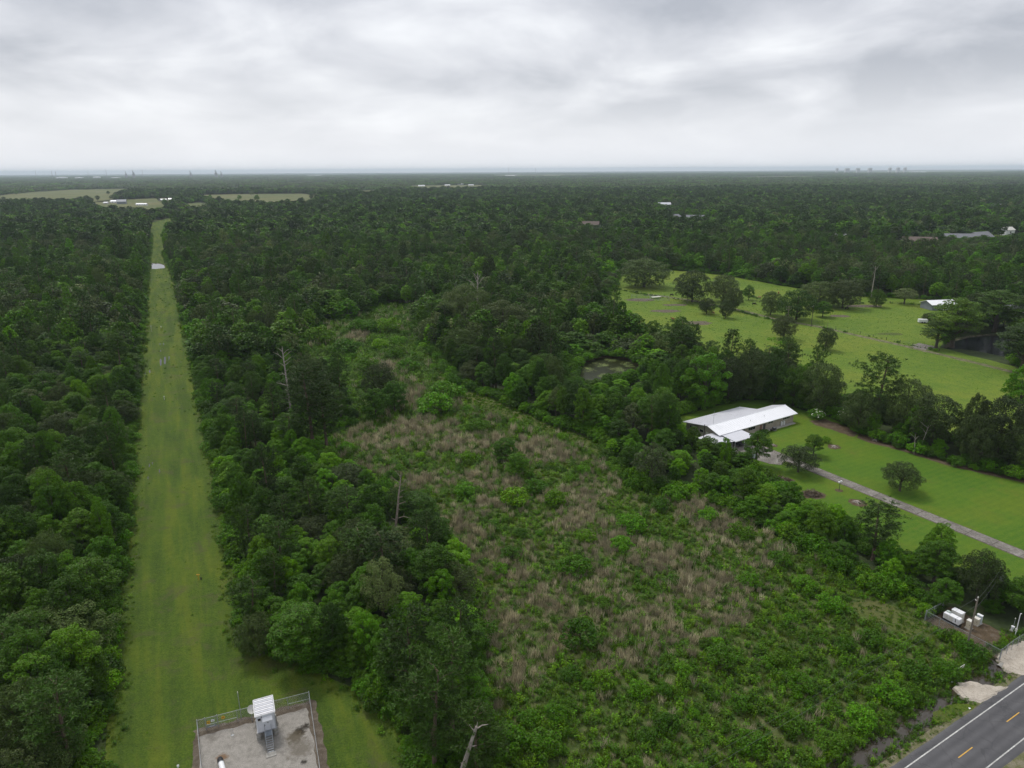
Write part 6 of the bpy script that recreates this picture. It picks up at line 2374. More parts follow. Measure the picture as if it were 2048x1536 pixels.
stump(1668, 894, 0.9, 'stump ringed by bare soil behind the driveway, beside the two dark shrubs')
stump(1751, 881, 0.9, 'stump ringed by bare soil near the hedgerow behind the lawn')
stump(1714, 1005, 1.0, 'stump ringed by bare soil in front of the driveway')
stump(1547, 891, 0.6, 'small stump on the lawn near the carport')
tree_at('gumbush', 'lawn_shrub', 1637, 884, 874, 15, 'left of two small dark shrubs on the lawn', 'shrub', 'small dark lawn shrubs')
tree_at('gumbush', 'lawn_shrub', 1652, 885, 873, 18, 'right of two small dark shrubs on the lawn', 'shrub', 'small dark lawn shrubs')
fb = tree_at('shrub', 'flowering_bush', 1633, 838, 819, 32, 'bush with white blooms at the end of the house', 'shrub')
fb2 = tree_at('thicket', 'flowering_bush', 1694, 848, 816, 40, 'bush with white blooms at the hedgerow behind the lawn', 'shrub')
for b_, (px, py, w, hh) in ((fb, (1633, 838, 26, 2.4)), (fb2, (1694, 848, 34, 3.8))):
    rg = np.random.default_rng(int(px))
    pr_r = 1.35 if b_ is fb else 2.3
    pr_h = 2.0 if b_ is fb else 3.2
    P_ = rg.normal(size=(60, 3))
    P_ /= np.linalg.norm(P_, axis=1, keepdims=True)
    P_[:, 2] = np.abs(P_[:, 2])
    P_ = P_ * np.array([pr_r, pr_r, pr_h * 0.55]) + np.array([0, 0, pr_h * 0.48])
    s_ = 0.16 + 0.14 * rg.random(60)
    Vb = leaves(P_, P_ * np.array([1, 1, 0.3]) + np.array([0, 0, 0.8]), s_, s_, rg)
    link('blossom', arr_mesh('blossom', Vb, np.arange(len(Vb)).reshape(-1, 4), LEAF['bloom']), b_)


def brush_pile(px, py, w, h, lab, seed):
    x, y = g(px, py)
    o_ = empty('brush_pile', (x, y, 0), 0, lab, 'brush pile', 'piles of dead branches')
    rg = np.random.default_rng(seed)
    n_ = 420
    a = rg.random(n_) * 6.283
    r_ = w * np.sqrt(rg.random(n_))
    z_ = h * (1 - (r_ / w) ** 1.5) * rg.random(n_) + 0.08
    P_ = np.stack([r_ * np.cos(a), 0.6 * r_ * np.sin(a), z_], 1)
    d = rg.normal(size=(n_, 3)) * np.array([1, 1, 0.45])
    d /= np.linalg.norm(d, axis=1, keepdims=True)
    Vb = leaves(P_, np.cross(d, rg.normal(size=d.shape)), 0.5 + 1.2 * rg.random(n_), 0.06 + 0.08 * rg.random(n_), rg, twist=d * 5)
    link('branches', arr_mesh('branches', Vb, np.arange(len(Vb)).reshape(-1, 4), LEAF['brush']), o_)
    m_ = MB()
    for k in range(9):
        t_ = rg.random() * 6.28
        p0 = Vector((0.6 * w * math.cos(t_), 0.4 * w * math.sin(t_), 0.1))
        m_.tube([p0, p0 * -0.6 + Vector((0, 0, h * 0.7))], [0.09, 0.05], 5)
    m_.build('logs', SNAG_RED, o_)
    ring_ = [(x + w * 1.25 * math.cos(t_), y + 0.8 * w * math.sin(t_)) for t_ in np.linspace(0, 6.283, 16, endpoint=False)]
    sheet('bare_soil_ground', ring_, 0.02, GND['brush_dirt'], [], 0.8, 0.35, seed)


brush_pile(1560, 962, 3.0, 1.5, 'reddish brush pile of dead branches, left of two by the hedge', 61)
brush_pile(1622, 990, 2.7, 1.7, 'brown brush pile of dead branches, right of two by the hedge', 62)
ed = gp([(1722, 866), (1750, 873), (1800, 890), (1900, 922), (2048, 957), (2170, 987), (2170, 1000), (2048, 966), (1900, 932), (1800, 901), (1740, 886), (1715, 875)])
sheet('hedge_leaf_litter_ground', ed, 0.016, GND['brush_dirt'], [], 1.5, 0.4, 13)
sheet('hedge_leaf_litter_ground', gp([(1620, 842), (1650, 838), (1690, 852), (1720, 866), (1705, 874), (1660, 858), (1630, 850)]), 0.016, GND['brush_dirt'], [], 1.2, 0.35, 14)
lp = empty('yard_lamp', G3(1678, 981), RH, 'green post with two white lamp heads beside the driveway', 'lamp post')
mb = MB()
mb.tube([(0, 0, 0), (0, 0, 0.3), (0, 0, 2.2)], [0.13, 0.06, 0.055], 8)
mb.build('post', solid('dark_green_paint', (0.02, 0.06, 0.045), 0.5), lp)
mb = MB()
mb.tube([(-0.4, 0, 2.15), (0, 0, 2.3), (0.4, 0, 2.15)], 0.03, 6)
mb.build('arm', GALV, lp)
for sx in (-0.42, 0.42):
    mb = MB()
    mb.tube([(sx, 0, 2.1), (sx, 0, 2.18), (sx, 0, 2.42), (sx, 0, 2.52)], [0.08, 0.2, 0.22, 0.06], 10)
    mb.build('lamp_head', WHITE, lp)
mb = MB()
mb.add([(0.95 * math.cos(t_), 0.95 * math.sin(t_), 0.03) for t_ in np.linspace(0, 6.283, 14, endpoint=False)] + [(0, 0, 0.09)], [(i, (i + 1) % 14, 14) for i in range(14)])
mb.build('soil_ring', GND['brush_dirt'], lp)
an_ = empty('tv_antenna', hp(2.6, 4.9), RH, 'thin TV antenna mast rising behind the left end of the house roof', 'antenna')
mb = MB()
mb.tube([(0, 0, 0), (0, 0, 8.2)], 0.04, 6)
mb.build('mast', GALV, an_)
mb = MB()
mb.tube([(-0.9, 0, 6.9), (1.0, 0, 6.9)], 0.025, 5)
for k in range(6):
    mb.tube([(-0.8 + 0.34 * k, -0.5 + 0.05 * k, 6.9), (-0.8 + 0.34 * k, 0.5 - 0.05 * k, 6.9)], 0.015, 4)
mb.build('elements', GALV, an_)


# ------------------------------------------------------------------ utility poles and wires
def pole(px, py, top, r_, mat, lab, arm=None, trans=None, ins=True):
    x, y = g(px, py)
    h = height_to(px, py, top)
    o_ = empty('utility_pole', (x, y, 0), 0, lab, 'utility pole')
    m_ = MB()
    m_.tube([(0, 0, -0.1), (0, 0, h * 0.5), (0, 0, h)], [r_, r_ * 0.85, r_ * 0.68], 10)
    m_.build('shaft', mat, o_)
    if arm:
        for (z_, w_, a_) in arm:
            m_ = MB()
            c_, s_3 = math.cos(a_), math.sin(a_)
            m_.box((0.12 * -s_3, 0.12 * c_, h + z_), (w_, 0.1, 0.12), rz=a_)
            ao = m_.build('crossarm', POLEWOOD, o_)
            for f_ in (-0.46, 0.0, 0.46):
                m_ = MB()
                q_ = (w_ * f_ * c_ - 0.12 * s_3, w_ * f_ * s_3 + 0.12 * c_, h + z_ + 0.06)
                m_.tube([q_, (q_[0], q_[1], q_[2] + 0.12), (q_[0], q_[1], q_[2] + 0.2)], [0.05, 0.07, 0.03], 8)
                m_.build('insulator', OFFWHITE, ao)
    elif ins:
        m_ = MB()
        m_.tube([(0, 0, h), (0, 0, h + 0.1), (0, 0, h + 0.28)], [0.06, 0.1, 0.05], 8)
        m_.build('insulator', OFFWHITE, o_)
        m_ = MB()
        m_.tube([(0, 0, h - 0.35), (-0.45, -0.2, h - 0.3), (-0.5, -0.22, h - 0.12)], [0.035, 0.035, 0.06], 6)
        m_.build('bracket', OFFWHITE, o_)
    if trans:
        m_ = MB()
        tx, ty, tz, tr_ = trans
        m_.tube([(tx, ty, h + tz - 0.5), (tx, ty, h + tz - 0.46), (tx, ty, h + tz + 0.42), (tx, ty, h + tz + 0.5)], [tr_ * 0.8, tr_, tr_, tr_ * 0.7], 14)
        m_.tube([(tx, ty, h + tz + 0.5), (tx, ty, h + tz + 0.75)], [0.06, 0.03], 6)
        m_.tube([(0, 0, h + tz), (tx, ty, h + tz)], 0.06, 5)
        m_.build('transformer', solid('transformer_grey', (0.42, 0.45, 0.48), 0.45, 0.08), o_)
    return Vector((x, y, h))


pA = pole(1932, 1303, 1196, 0.17, POLEWOOD, 'bare brown wooden pole beside the cabinet compound fence')
pB = pole(1985, 1212, 1136, 0.16, POLEDARK, 'dark pole with a grey transformer behind the cabinet compound', trans=(0.35, -0.2, -1.9, 0.3))
pC = pole(1406, 893, 849, 0.15, POLEDARK, 'dark slanted-looking pole at the patio cover of the house', ins=False)
pD = pole(1503, 940, 903, 0.14, POLEDARK, 'pole with a tall silver transformer in the hedge before the carport', trans=(0.1, -0.35, -1.0, 0.34))
pE = pole(1572, 668, 612, 0.16, POLEWOOD, 'pasture pole with two crossarms behind the lone round tree', arm=[(-0.5, 2.6, 0.2), (-1.6, 2.6, 0.2)])
pF = pole(1622, 654, 612, 0.15, POLEDARK, 'dark pole beside the farm track', arm=None)
pG = pole(1653, 668, 643, 0.10, POLEWOOD, 'short grey post beside the farm track', ins=False)
pH = pole(1374, 606, 567, 0.13, POLEWOOD, 'thin pole in front of the left oak of the pasture pair')


def wire(name, a, b, sag, r_, lab):
    m_ = MB()
    pts_ = []
    for k in range(33):
        t_ = k / 32
        p_ = Vector(a).lerp(Vector(b), t_)
        pts_.append((p_.x, p_.y, p_.z - sag * 4 * t_ * (1 - t_)))
    m_.tube(pts_, r_, 4)
    return tag(m_.build(name, WIRE), lab, 'wire', 'overhead wires')


farP = Vector((*rd(-48, D_OUT + 3.0), 8.2))
wire('overhead_wire', pA + Vector((0, 0, 0.2)), farP, 0.5, 0.012, 'upper overhead wire from the brown pole over the lower clearing')
wire('overhead_wire', pA + Vector((-0.4, -0.2, -1.4)), farP + Vector((0.3, 0, -1.6)), 0.6, 0.014, 'lower overhead wire from the brown pole over the lower clearing')
wire('overhead_wire', pA + Vector((0.1, 0, 0)), pB + Vector((0, 0, -0.1)), 0.4, 0.012, 'wire between the brown pole and the transformer pole, upper')
wire('overhead_wire', pA + Vector((0.1, 0, -1.6)), pB + Vector((0, 0, -1.8)), 0.4, 0.012, 'wire between the brown pole and the transformer pole, lower')
wire('overhead_wire', pE + Vector((0, 0, -0.4)), pF + Vector((0, 0, -0.2)), 0.4, 0.015, 'wire between the crossarm pole and the dark pole in the pasture')
o_f = empty('utility_pole', (farP.x, farP.y, 0), 0, 'brown wooden pole below the bottom edge carrying the field wires', 'utility pole')
mb = MB()
mb.tube([(0, 0, 0), (0, 0, 8.3)], [0.17, 0.12], 10)
mb.build('shaft', POLEWOOD, o_f)
mb = MB()
mb.tube([(0, 0, 8.3), (0, 0, 8.5)], [0.08, 0.05], 8)
mb.build('insulator', OFFWHITE, o_f)

# ------------------------------------------------------------------ cabinet compound by the road
sheet('cabinet_yard_ground', [tuple(kp(0.1, 0.1).xy), tuple(kp(KL - 0.1, 0.1).xy), tuple(kp(KL - 0.1, 8).xy), tuple(kp(0.1, 8).xy)], 0.02, GND['brush_dirt'], [], 1.0, 0.15, 33)
fl = [kp(KL * k / 5, 0) for k in range(6)]
chain_fence('chain_link_fence', fl, 1.9, 'chain-link fence on the clearing side of the cabinet yard')
chain_fence('chain_link_fence', [kp(0, 0.15), kp(0, 2.6), kp(0, 5.2)], 1.9, 'short chain-link fence at the wood end of the cabinet yard')
fr = [Vector((*g(1999.5, 1319), 0)), Vector((*g(2012, 1309), 0)), Vector((*g(2022, 1301), 0)), Vector((*g(2034, 1293), 0)), Vector((*g(2050, 1284), 0)), Vector((*g(2075, 1270), 0))]
chain_fence('chain_link_fence', fr, 1.9, 'chain-link fence and gate along the sand driveway')


def cabinet(px, py, s_, rz, mat, lab, base=None, louvre=True):
    x, y = g(px, py)
    o_ = empty('utility_cabinet', (x, y, 0.02), rz, lab, 'cabinet', 'pale cabinets in the yard')
    m_ = MB()
    z0 = 0.12
    m_.box((0, 0, z0 + s_[2] / 2), s_, bev=0.05)
    m_.build('housing', mat, o_)
    m_ = MB()
    m_.box((0, 0, 0.06), (s_[0] + 0.25, s_[1] + 0.25, 0.12))
    m_.build('plinth', CONC, o_)
    m_ = MB()
    m_.box((0, 0, z0 + s_[2] + 0.02), (s_[0] + 0.08, s_[1] + 0.08, 0.05), bev=0.01)
    m_.build('lid', WHITE if mat is not CREAM else OFFWHITE, o_)
    m_ = MB()
    m_.box((0, -s_[1] / 2 - 0.012, z0 + s_[2] / 2), (s_[0] * 0.88, 0.02, s_[2] * 0.86))
    d0 = m_.build('door', mat, o_)
    m_ = MB()
    m_.box((s_[0] * 0.3, -s_[1] / 2 - 0.04, z0 + s_[2] * 0.55), (0.05, 0.04, 0.2))
    m_.build('handle', DARK, d0)


RK = math.atan2(KU.y, KU.x)
cabinet(1913, 1241, (1.7, 1.0, 1.75), RK, OFFWHITE, 'tall white cabinet behind the generator')
cabinet(1937, 1257, (0.75, 0.75, 1.45), RK, CREAM, 'off-white cabinet just left of the brown pole')
cabinet(1951, 1249, (0.85, 0.7, 1.15), RK, CREAM, 'cream low cabinet right of the brown pole')
cabinet(1957, 1246, (0.8, 0.45, 1.45), RK, solid('pale_blue_paint', (0.50, 0.56, 0.58), 0.5, 0.06), 'pale blue-grey cabinet farthest right in the yard')
cabinet(2024, 1262, (0.4, 0.3, 0.75), RK, WHITE, 'small white meter cabinet beside the white mast')
x, y = g(1903, 1246)
gen = empty('generator', (x, y, 0.02), RK, 'white standby generator on a black base in the cabinet yard', 'generator')
mb = MB()
mb.box((0, 0, 0.25), (2.7, 1.05, 0.5))
mb.build('fuel_base', BLACK, gen)
mb = MB()
mb.box((0, 0, 1.02), (2.6, 0.98, 1.04), bev=0.06)
enc = mb.build('enclosure', WHITE, gen)
mb = MB()
mb.box((0.72, -0.497, 1.05), (0.09, 0.02, 0.62))
mb.build('louvre', BLACK, enc)
for q in (-0.8, -0.05):
    mb = MB()
    mb.box((q, -0.497, 1.0), (0.68, 0.02, 0.8))
    mb.build('access_door', OFFWHITE, enc)
mb = MB()
mb.box((-0.85, 0.2, 1.66), (0.6, 0.45, 0.24), bev=0.05)
mb.build('exhaust_box', solid('pale_green_paint', (0.42, 0.48, 0.44), 0.5), gen)
x, y = g(2030, 1272)
ms = empty('meter_mast', (x, y, 0), RK, 'white service mast with a meter box beside the gate', 'mast')
mb = MB()
hm = height_to(2030, 1272, 1227)
mb.tube([(0, 0, 0), (0, 0, hm), (0.1, 0, hm + 0.08), (0.18, 0, hm + 0.02)], 0.06, 8)
mb.build('pipe', WHITE, ms)
mb = MB()
mb.box((0, -0.12, 1.25), (0.3, 0.16, 0.5), bev=0.03)
mb.build('meter_box', OFFWHITE, ms)
pv = empty('pvc_stub_pipe', G3(2023, 1262), 0, 'thin white pipe with a cap behind the meter mast', 'pipe')
mb = MB()
mb.tube([(0.5, 0.4, 0), (0.5, 0.4, 2.1)], 0.03, 6)
mb.build('pipe', GALV, pv)
mb = MB()
mb.tube([(0.5, 0.4, 2.1), (0.5, 0.4, 2.25)], [0.08, 0.06], 8)
mb.build('cap', OFFWHITE, pv)
ga_ = empty('white_pipe_rail', G3(1920, 1345), ROAD_ANG, 'white two-bar pipe rail among the shrubs at the ditch', 'railing')
mb = MB()
for z_ in (0.75, 1.1):
    mb.tube([(-0.9, 0, z_), (0.9, 0, z_)], 0.045, 6)
mb.build('bar', OFFWHITE, ga_)
for sx in (-0.8, 0.8):
    mb = MB()
    mb.tube([(sx, 0, -0.3), (sx, 0, 1.15)], 0.05, 6)
    mb.build('post', OFFWHITE, ga_)
for i, (px, py, lab) in enumerate(((1938, 1419, 'white litter scrap on the verge grass by the road'), (1903, 1366, 'small white scrap by the shrubs at the sand crossing'))):
    mb = MB()
    x, y = g(px, py)
    mb.add([(x, y, 0.06), (x + 0.3, y + 0.05, 0.14), (x + 0.34, y + 0.28, 0.05), (x + 0.05, y + 0.26, 0.16)], [(0, 1, 2), (0, 2, 3)])
    mb.add([(x, y, 0.05), (x + 0.3, y + 0.05, 0.13), (x + 0.34, y + 0.28, 0.04), (x + 0.05, y + 0.26, 0.15)], [(2, 1, 0), (3, 2, 0)])
    tag(mb.build('litter_scrap', WHITE), lab, 'litter')


# ------------------------------------------------------------------ dead trees
def snag(px, py, top, r_, branches, mat, lab, lean=(0, 0), name='dead_snag', n=8, broken=True):
    """branches: (height fraction, azimuth deg, length m, rise) """
    x, y = g(px, py)
    h = height_to(px, py, top)
    o_ = empty(name, (x, y, 0), 0, lab, 'dead tree')
    rs = random.Random(int(px * 7 + py))
    m_ = MB()
    P_, Rd_ = [], []
    for k in range(9):
        t_ = k / 8
        P_.append(Vector((lean[0] * t_ + rs.uniform(-0.1, 0.1) * r_ * 2, lean[1] * t_ + rs.uniform(-0.1, 0.1) * r_ * 2, h * t_)))
        Rd_.append(r_ * (1.15 - 0.8 * t_ ** 1.1))
    m_.tube(P_, Rd_, n)
    if broken:
        m_.tube([P_[-1] - Vector((0, 0, 0.2)), P_[-1] + Vector((0.1, 0.05, 0.6))], [Rd_[-1] * 0.6, 0.02], 5)
    m_.build('trunk', mat, o_)
    for (f_, az, ln, rise) in branches:
        a = P_[0].lerp(P_[-1], f_)
        a.z = h * f_
        d = Vector((math.cos(R(az)), math.sin(R(az)), 0))
        m_ = MB()
        m1 = a + d * ln * 0.5 + Vector((0, 0, rise * ln * 0.5 + rs.uniform(-0.1, 0.2) * ln))
        m2 = a + d * ln + Vector((0, 0, rise * ln))
        rb = max(0.05, r_ * 0.36 * (1.1 - 0.5 * f_))
        m_.tube([a, m1, m2], [rb, rb * 0.75, rb * 0.3], 5)
        if ln > 1.5:
            m_.tube([m1, m1 + d * ln * 0.25 + Vector((rs.uniform(-0.3, 0.3) * ln, rs.uniform(-0.3, 0.3) * ln, 0.3 * ln))], [rb * 0.5, rb * 0.2], 4)
        m_.build('branch', mat, o_)
    return o_


snag(586, 850, 696, 0.36, [(0.95, 180, 1.6, 0.8), (0.92, 0, 2.0, 0.8), (0.88, 10, 2.6, 0.75), (0.86, 190, 2.8, 0.8), (0.82, -15, 3.0, 0.7), (0.78, 20, 1.8, 0.7), (0.76, 170, 1.4, 0.8), (0.70, 0, 0.9, 0.9),
                            (0.66, 180, 1.9, 0.0), (0.60, 0, 0.8, 0.4), (0.52, 175, 3.4, 0.25), (0.45, 180, 0.9, 0.5), (0.33, 180, 1.3, 0.5), (0.24, 185, 1.6, -0.4), (0.20, 180, 1.4, -0.5)], SNAG,
     'tall grey bare snag with short broken limbs, left of the dark oak', lean=(-0.9, 0))
snag(786, 1110, 952, 0.28, [(0.97, 160, 1.2, 1.1), (0.90, 180, 1.6, 0.9), (0.86, 10, 1.9, 0.9), (0.78, 20, 1.0, 0.5), (0.72, -10, 0.9, 0.3), (0.64, 5, 1.6, 0.25), (0.58, 0, 0.7, -0.4), (0.46, -5, 3.0, 0.05), (0.44, 185, 0.9, 0.5), (0.36, 0, 3.6, -0.1), (0.32, -20, 1.4, -0.3), (0.30, -60, 1.2, -0.8)], SNAG_RED,
     'reddish broken dead pine leaning over the dark pines beside the clearing', lean=(2.4, 0.6))
snag(892, 1640, 1462, 0.42, [(0.97, 15, 1.5, 0.25), (0.95, 150, 0.8, 0.8), (0.80, 0, 0.7, 0.1), (0.76, 175, 0.5, 0.9), (0.6, 190, 0.4, 1.0)], SNAG, 'broken pale grey snag at the bottom edge', lean=(3.9, 0.6))
snag(955, 655, 546, 0.5, [(0.72, 170, 5.5, 0.75), (0.68, 150, 4.6, 0.6), (0.80, 120, 4.0, 1.0), (0.78, 20, 4.2, 1.1), (0.86, 60, 2.6, 1.2), (0.74, 200, 3.8, 0.5), (0.9, 180, 2.4, 1.2)], SNAG,
     'bleached bare limbs sticking up behind the live oaks', lean=(0.6, 0))
snag(1742, 597, 532, 0.34, [(0.90, 160, 2.6, 1.2), (0.86, 20, 2.2, 1.3), (0.75, 190, 1.4, 0.9), (0.62, 10, 1.0, 0.8)], SNAG, 'pale forked dead tree standing in front of the far wood')
snag(1838, 905, 850, 0.14, [(0.9, 170, 2.6, 0.8), (0.85, 20, 2.4, 0.9), (0.7, 150, 1.8, 0.9), (0.66, 10, 1.6, 0.9)], SNAG, 'bare forked stem in the hedgerow behind the lawn', lean=(1.3, 0), broken=False)
snag(1828, 908, 868, 0.12, [(0.8, 170, 1.4, 0.9), (0.7, 20, 1.2, 0.9)], SNAG, 'second thin bare stem left of the forked one in the hedgerow', lean=(-0.6, 0), broken=False)
snag(1648, 702, 687, 0.10, [(0.5, 200, 1.6, 0.2), (0.6, 170, 1.4, 0.6), (0.5, 300, 1.2, 0.4), (0.8, 250, 0.9, 0.7)], SNAG, 'pale dead branches at the foot of the cone shaped pasture tree')
snag(60, 1130, 1050, 0.16, [(0.85, 20, 1.4, 0.8), (0.7, 190, 1.2, 0.9)], SNAG, 'thin pale bare trunk in the near left wood')
snag(130, 1055, 1008, 0.14, [(0.8, 30, 2.0, 0.9), (0.75, 150, 1.8, 1.0), (0.6, 60, 1.4, 0.9)], SNAG, 'pale forked bare branches above the near left wood', broken=False)
snag(60, 1330, 1232, 0.13, [(0.8, 20, 1.6, 0.6), (0.78, 160, 1.4, 0.9), (0.6, 40, 1.5, 0.5)], SNAG, 'pale bare branches low in the left wood near the picture edge', broken=False)
snag(155, 1050, 1010, 0.13, [(0.8, 0, 1.6, 0.8), (0.7, 170, 1.5, 0.9), (0.85, 90, 1.4, 0.9)], SNAG, 'second pale bare top in the left wood beside the forked one', broken=False)
# fallen tree on the pasture
x, y = g(1552, 709)
ft = empty('fallen_tree', (x, y, 0), 0.15, 'fallen tree with a few live shoots lying on the pasture', 'fallen tree')
mb = MB()
mb.tube([(-7.5, 0, 0.5), (-3, 0.2, 0.6), (2, -0.2, 0.5), (7, 0.3, 0.35)], [0.32, 0.3, 0.24, 0.1], 8)
mb.build('trunk', SNAG_RED, ft)
mb = MB()
rs = random.Random(4)
for k in range(16):
    t_ = rs.uniform(-6, 6)
    mb.tube([(t_, 0, 0.5), (t_ + rs.uniform(-1.5, 1.5), rs.uniform(-1.6, 1.6), rs.uniform(0.2, 1.8))], [0.1, 0.03], 5)
mb.build('broken_branch', SNAG_RED, ft)
rg = np.random.default_rng(9)
lob = [(rg.uniform(-3.5, 4), rg.uniform(-0.8, 0.8), rg.uniform(1.5, 6.5), rg.uniform(0.5, 1.1)) for _ in range(20)]
Vb = crown_from_lobes(lob, 900, 0.45, rg)
link('foliage', arr_mesh('foliage', Vb, np.arange(len(Vb)).reshape(-1, 4), LEAF['tallow']), ft)


# ------------------------------------------------------------------ pasture: fences, barn, cattle
def wire_fence(name, pts, sp, lab):
    pts = [Vector(g(*p)) for p in pts]
    root = empty(name, (pts[0].x, pts[0].y, 0), 0, lab, 'fence')
    o0 = Vector((pts[0].x, pts[0].y, 0))
    pm = MB()
    pm.tube([(0, 0, 0), (0, 0, 1.3), (0, 0, 1.35)], [0.09, 0.08, 0.05], 6)
    pme = pm.mesh('post', POLEDARK)
    allp = []
    for i in range(len(pts) - 1):
        a, b = pts[i], pts[i + 1]
        n_ = max(1, int((b - a).length / sp))
        for k in range(n_):
            allp.append(a.lerp(b, k / n_))
    allp.append(pts[-1])
    for p_ in allp:
        q = link('post', pme, root)
        q.location = Vector((p_.x, p_.y, 0)) - o0
    for z_ in (0.5, 0.85, 1.2):
        m_ = MB()
        m_.tube([(p_.x - o0.x, p_.y - o0.y, z_) for p_ in allp], 0.012, 3)
        m_.build('strand', WIRE, root)
    return allp


fps = []
fps += wire_fence('pasture_fence', [(1232, 578), (1290, 590), (1380, 603), (1470, 622), (1560, 644)], 5.0, 'post and wire fence crossing the upper pasture past the oak pair')
fps += wire_fence('pasture_fence', [(1625, 652), (1720, 669), (1800, 686), (1878, 703)], 5.0, 'post and wire fence along the upper side of the farm track')
fps += wire_fence('pasture_fence', [(1700, 608), (1780, 607), (1850, 610), (1885, 613)], 5.0, 'post and wire fence in front of the far wood near the barn')
fps += wire_fence('pasture_fence', [(1470, 580), (1520, 600), (1600, 622)], 5.0, 'post and wire fence slanting across the upper pasture')
P = []
for a_, b_ in zip(fps[:-1], fps[1:]):
    if (b_ - a_).length < 8:
        for _ in range(8):
            if math.sin(a_.x * 0.11) + RNG.normal() * 0.8 > -0.2:
                q = a_.lerp(b_, RNG.random())
                P.append((q.x + RNG.normal() * 0.6, q.y + RNG.normal() * 0.6))
P = np.array(P)
n = len(P)
s = 0.07 + 0.26 * RNG.random(n) ** 2.5
rot = np.zeros((n, 3))
rot[:, 2] = tangents(n)
mass('fence_line_weeds', np.concatenate([P, np.zeros((n, 1))], 1), rot, np.stack([s * 1.5, s * 1.5, s * 1.3], 1), RNG.integers(0, 5, n), ['thicket', 'gumbush'], 'weeds grown up along the pasture fences', 'weeds')


def gable(name, px, py, w, d, hw, hr, rz, wallm, roofm, lab, cat='house', wins=0, door=None, ridge='x', group=None, z0=0.0):
    x, y = g(px, py)
    o_ = empty(name, (x, y, z0), rz, lab, cat, group)
    m_ = MB()
    m_.add([(-w / 2, -d / 2, 0), (w / 2, -d / 2, 0), (w / 2, d / 2, 0), (-w / 2, d / 2, 0), (-w / 2, -d / 2, hw), (w / 2, -d / 2, hw), (w / 2, d / 2, hw), (-w / 2, d / 2, hw), (-w / 2, 0, hr), (w / 2, 0, hr)],
           [(0, 1, 5, 4), (2, 3, 7, 6), (1, 2, 6, 9, 5), (3, 0, 4, 8, 7)])
    m_.build('wall', wallm, o_)
    e_ = 0.06 * d
    t_ = 0.12 + 0.004 * w
    sl_ = (hr - hw) / (d / 2)
    for s__, nm in ((-1, 'roof'), (1, 'rear_roof')):
        y0, y1 = s__ * (d / 2 + e_), s__ * 0.003
        zz0, zz1 = hw - sl_ * e_ + 0.05, hr + 0.05
        X0, X1 = -w / 2 - e_, w / 2 + e_
        roof_plate([(X0, y0, zz0 + t_), (X1, y0, zz0 + t_), (X1, y1, zz1 + t_), (X0, y1, zz1 + t_)][::(1 if s__ < 0 else -1)], t_, nm, roofm, o_)
    for k in range(wins):
        window(o_, -w / 2 + w * (k + 0.75) / (wins + 0.5), hw * 0.58, min(1.6, w / wins * 0.5), hw * 0.35, 'x', -d / 2)
    if door:
        m_ = MB()
        m_.box((door[0], -d / 2 - 0.03, door[2] / 2), (door[1], 0.08, door[2]))
        m_.build('door', door[3], o_)
    return o_


barn = gable('field_shed', 1876, 617, 15, 9, 3.0, 4.6, R(8), BARNGREY, ROOFW, 'small white-roofed open shed on the far pasture edge', 'shed', 0, (1.5, 4.2, 2.8, OFFWHITE))
gable('lake_house', 2016, 628, 14, 9, 3.0, 5.0, R(-20), PALEWALL, GREYROOF, 'pale house half hidden by cypress trees right of the dark pond', 'house', 3)
gable('white_garage', 2003, 553, 7, 6, 4.5, 6.0, R(30), WHITE, ROOFW, 'small white building in a gap of the far wood at right', 'shed', 1)
x, y = g(1845, 646)
tr_ = empty('stock_trailer', (x, y, 0), R(-12), 'white trailer parked beside the round pond bush', 'trailer')
mb = MB()
mb.box((0, 0, 1.25), (4.2, 2.0, 1.5), bev=0.1)
mb.build('body', WHITE, tr_)
for sx in (-0.5, 0.6):
    for sy in (-1.0, 1.0):
        mb = MB()
        mb.tube([(sx, sy - 0.1, 0.4), (sx, sy + 0.1, 0.4)], 0.4, 12)
        mb.build('wheel', BLACK, tr_)
mb = MB()
mb.tube([(2.1, 0, 0.55), (3.6, 0, 0.5)], 0.08, 6)
mb.build('drawbar', DARK, tr_)
sheet('pond_landing_path', gp([(1822, 690), (1838, 686), (1866, 692), (1872, 697), (1850, 700), (1832, 697)]), 0.02, GND['concrete'], [], 1.5, 0.3, 15)


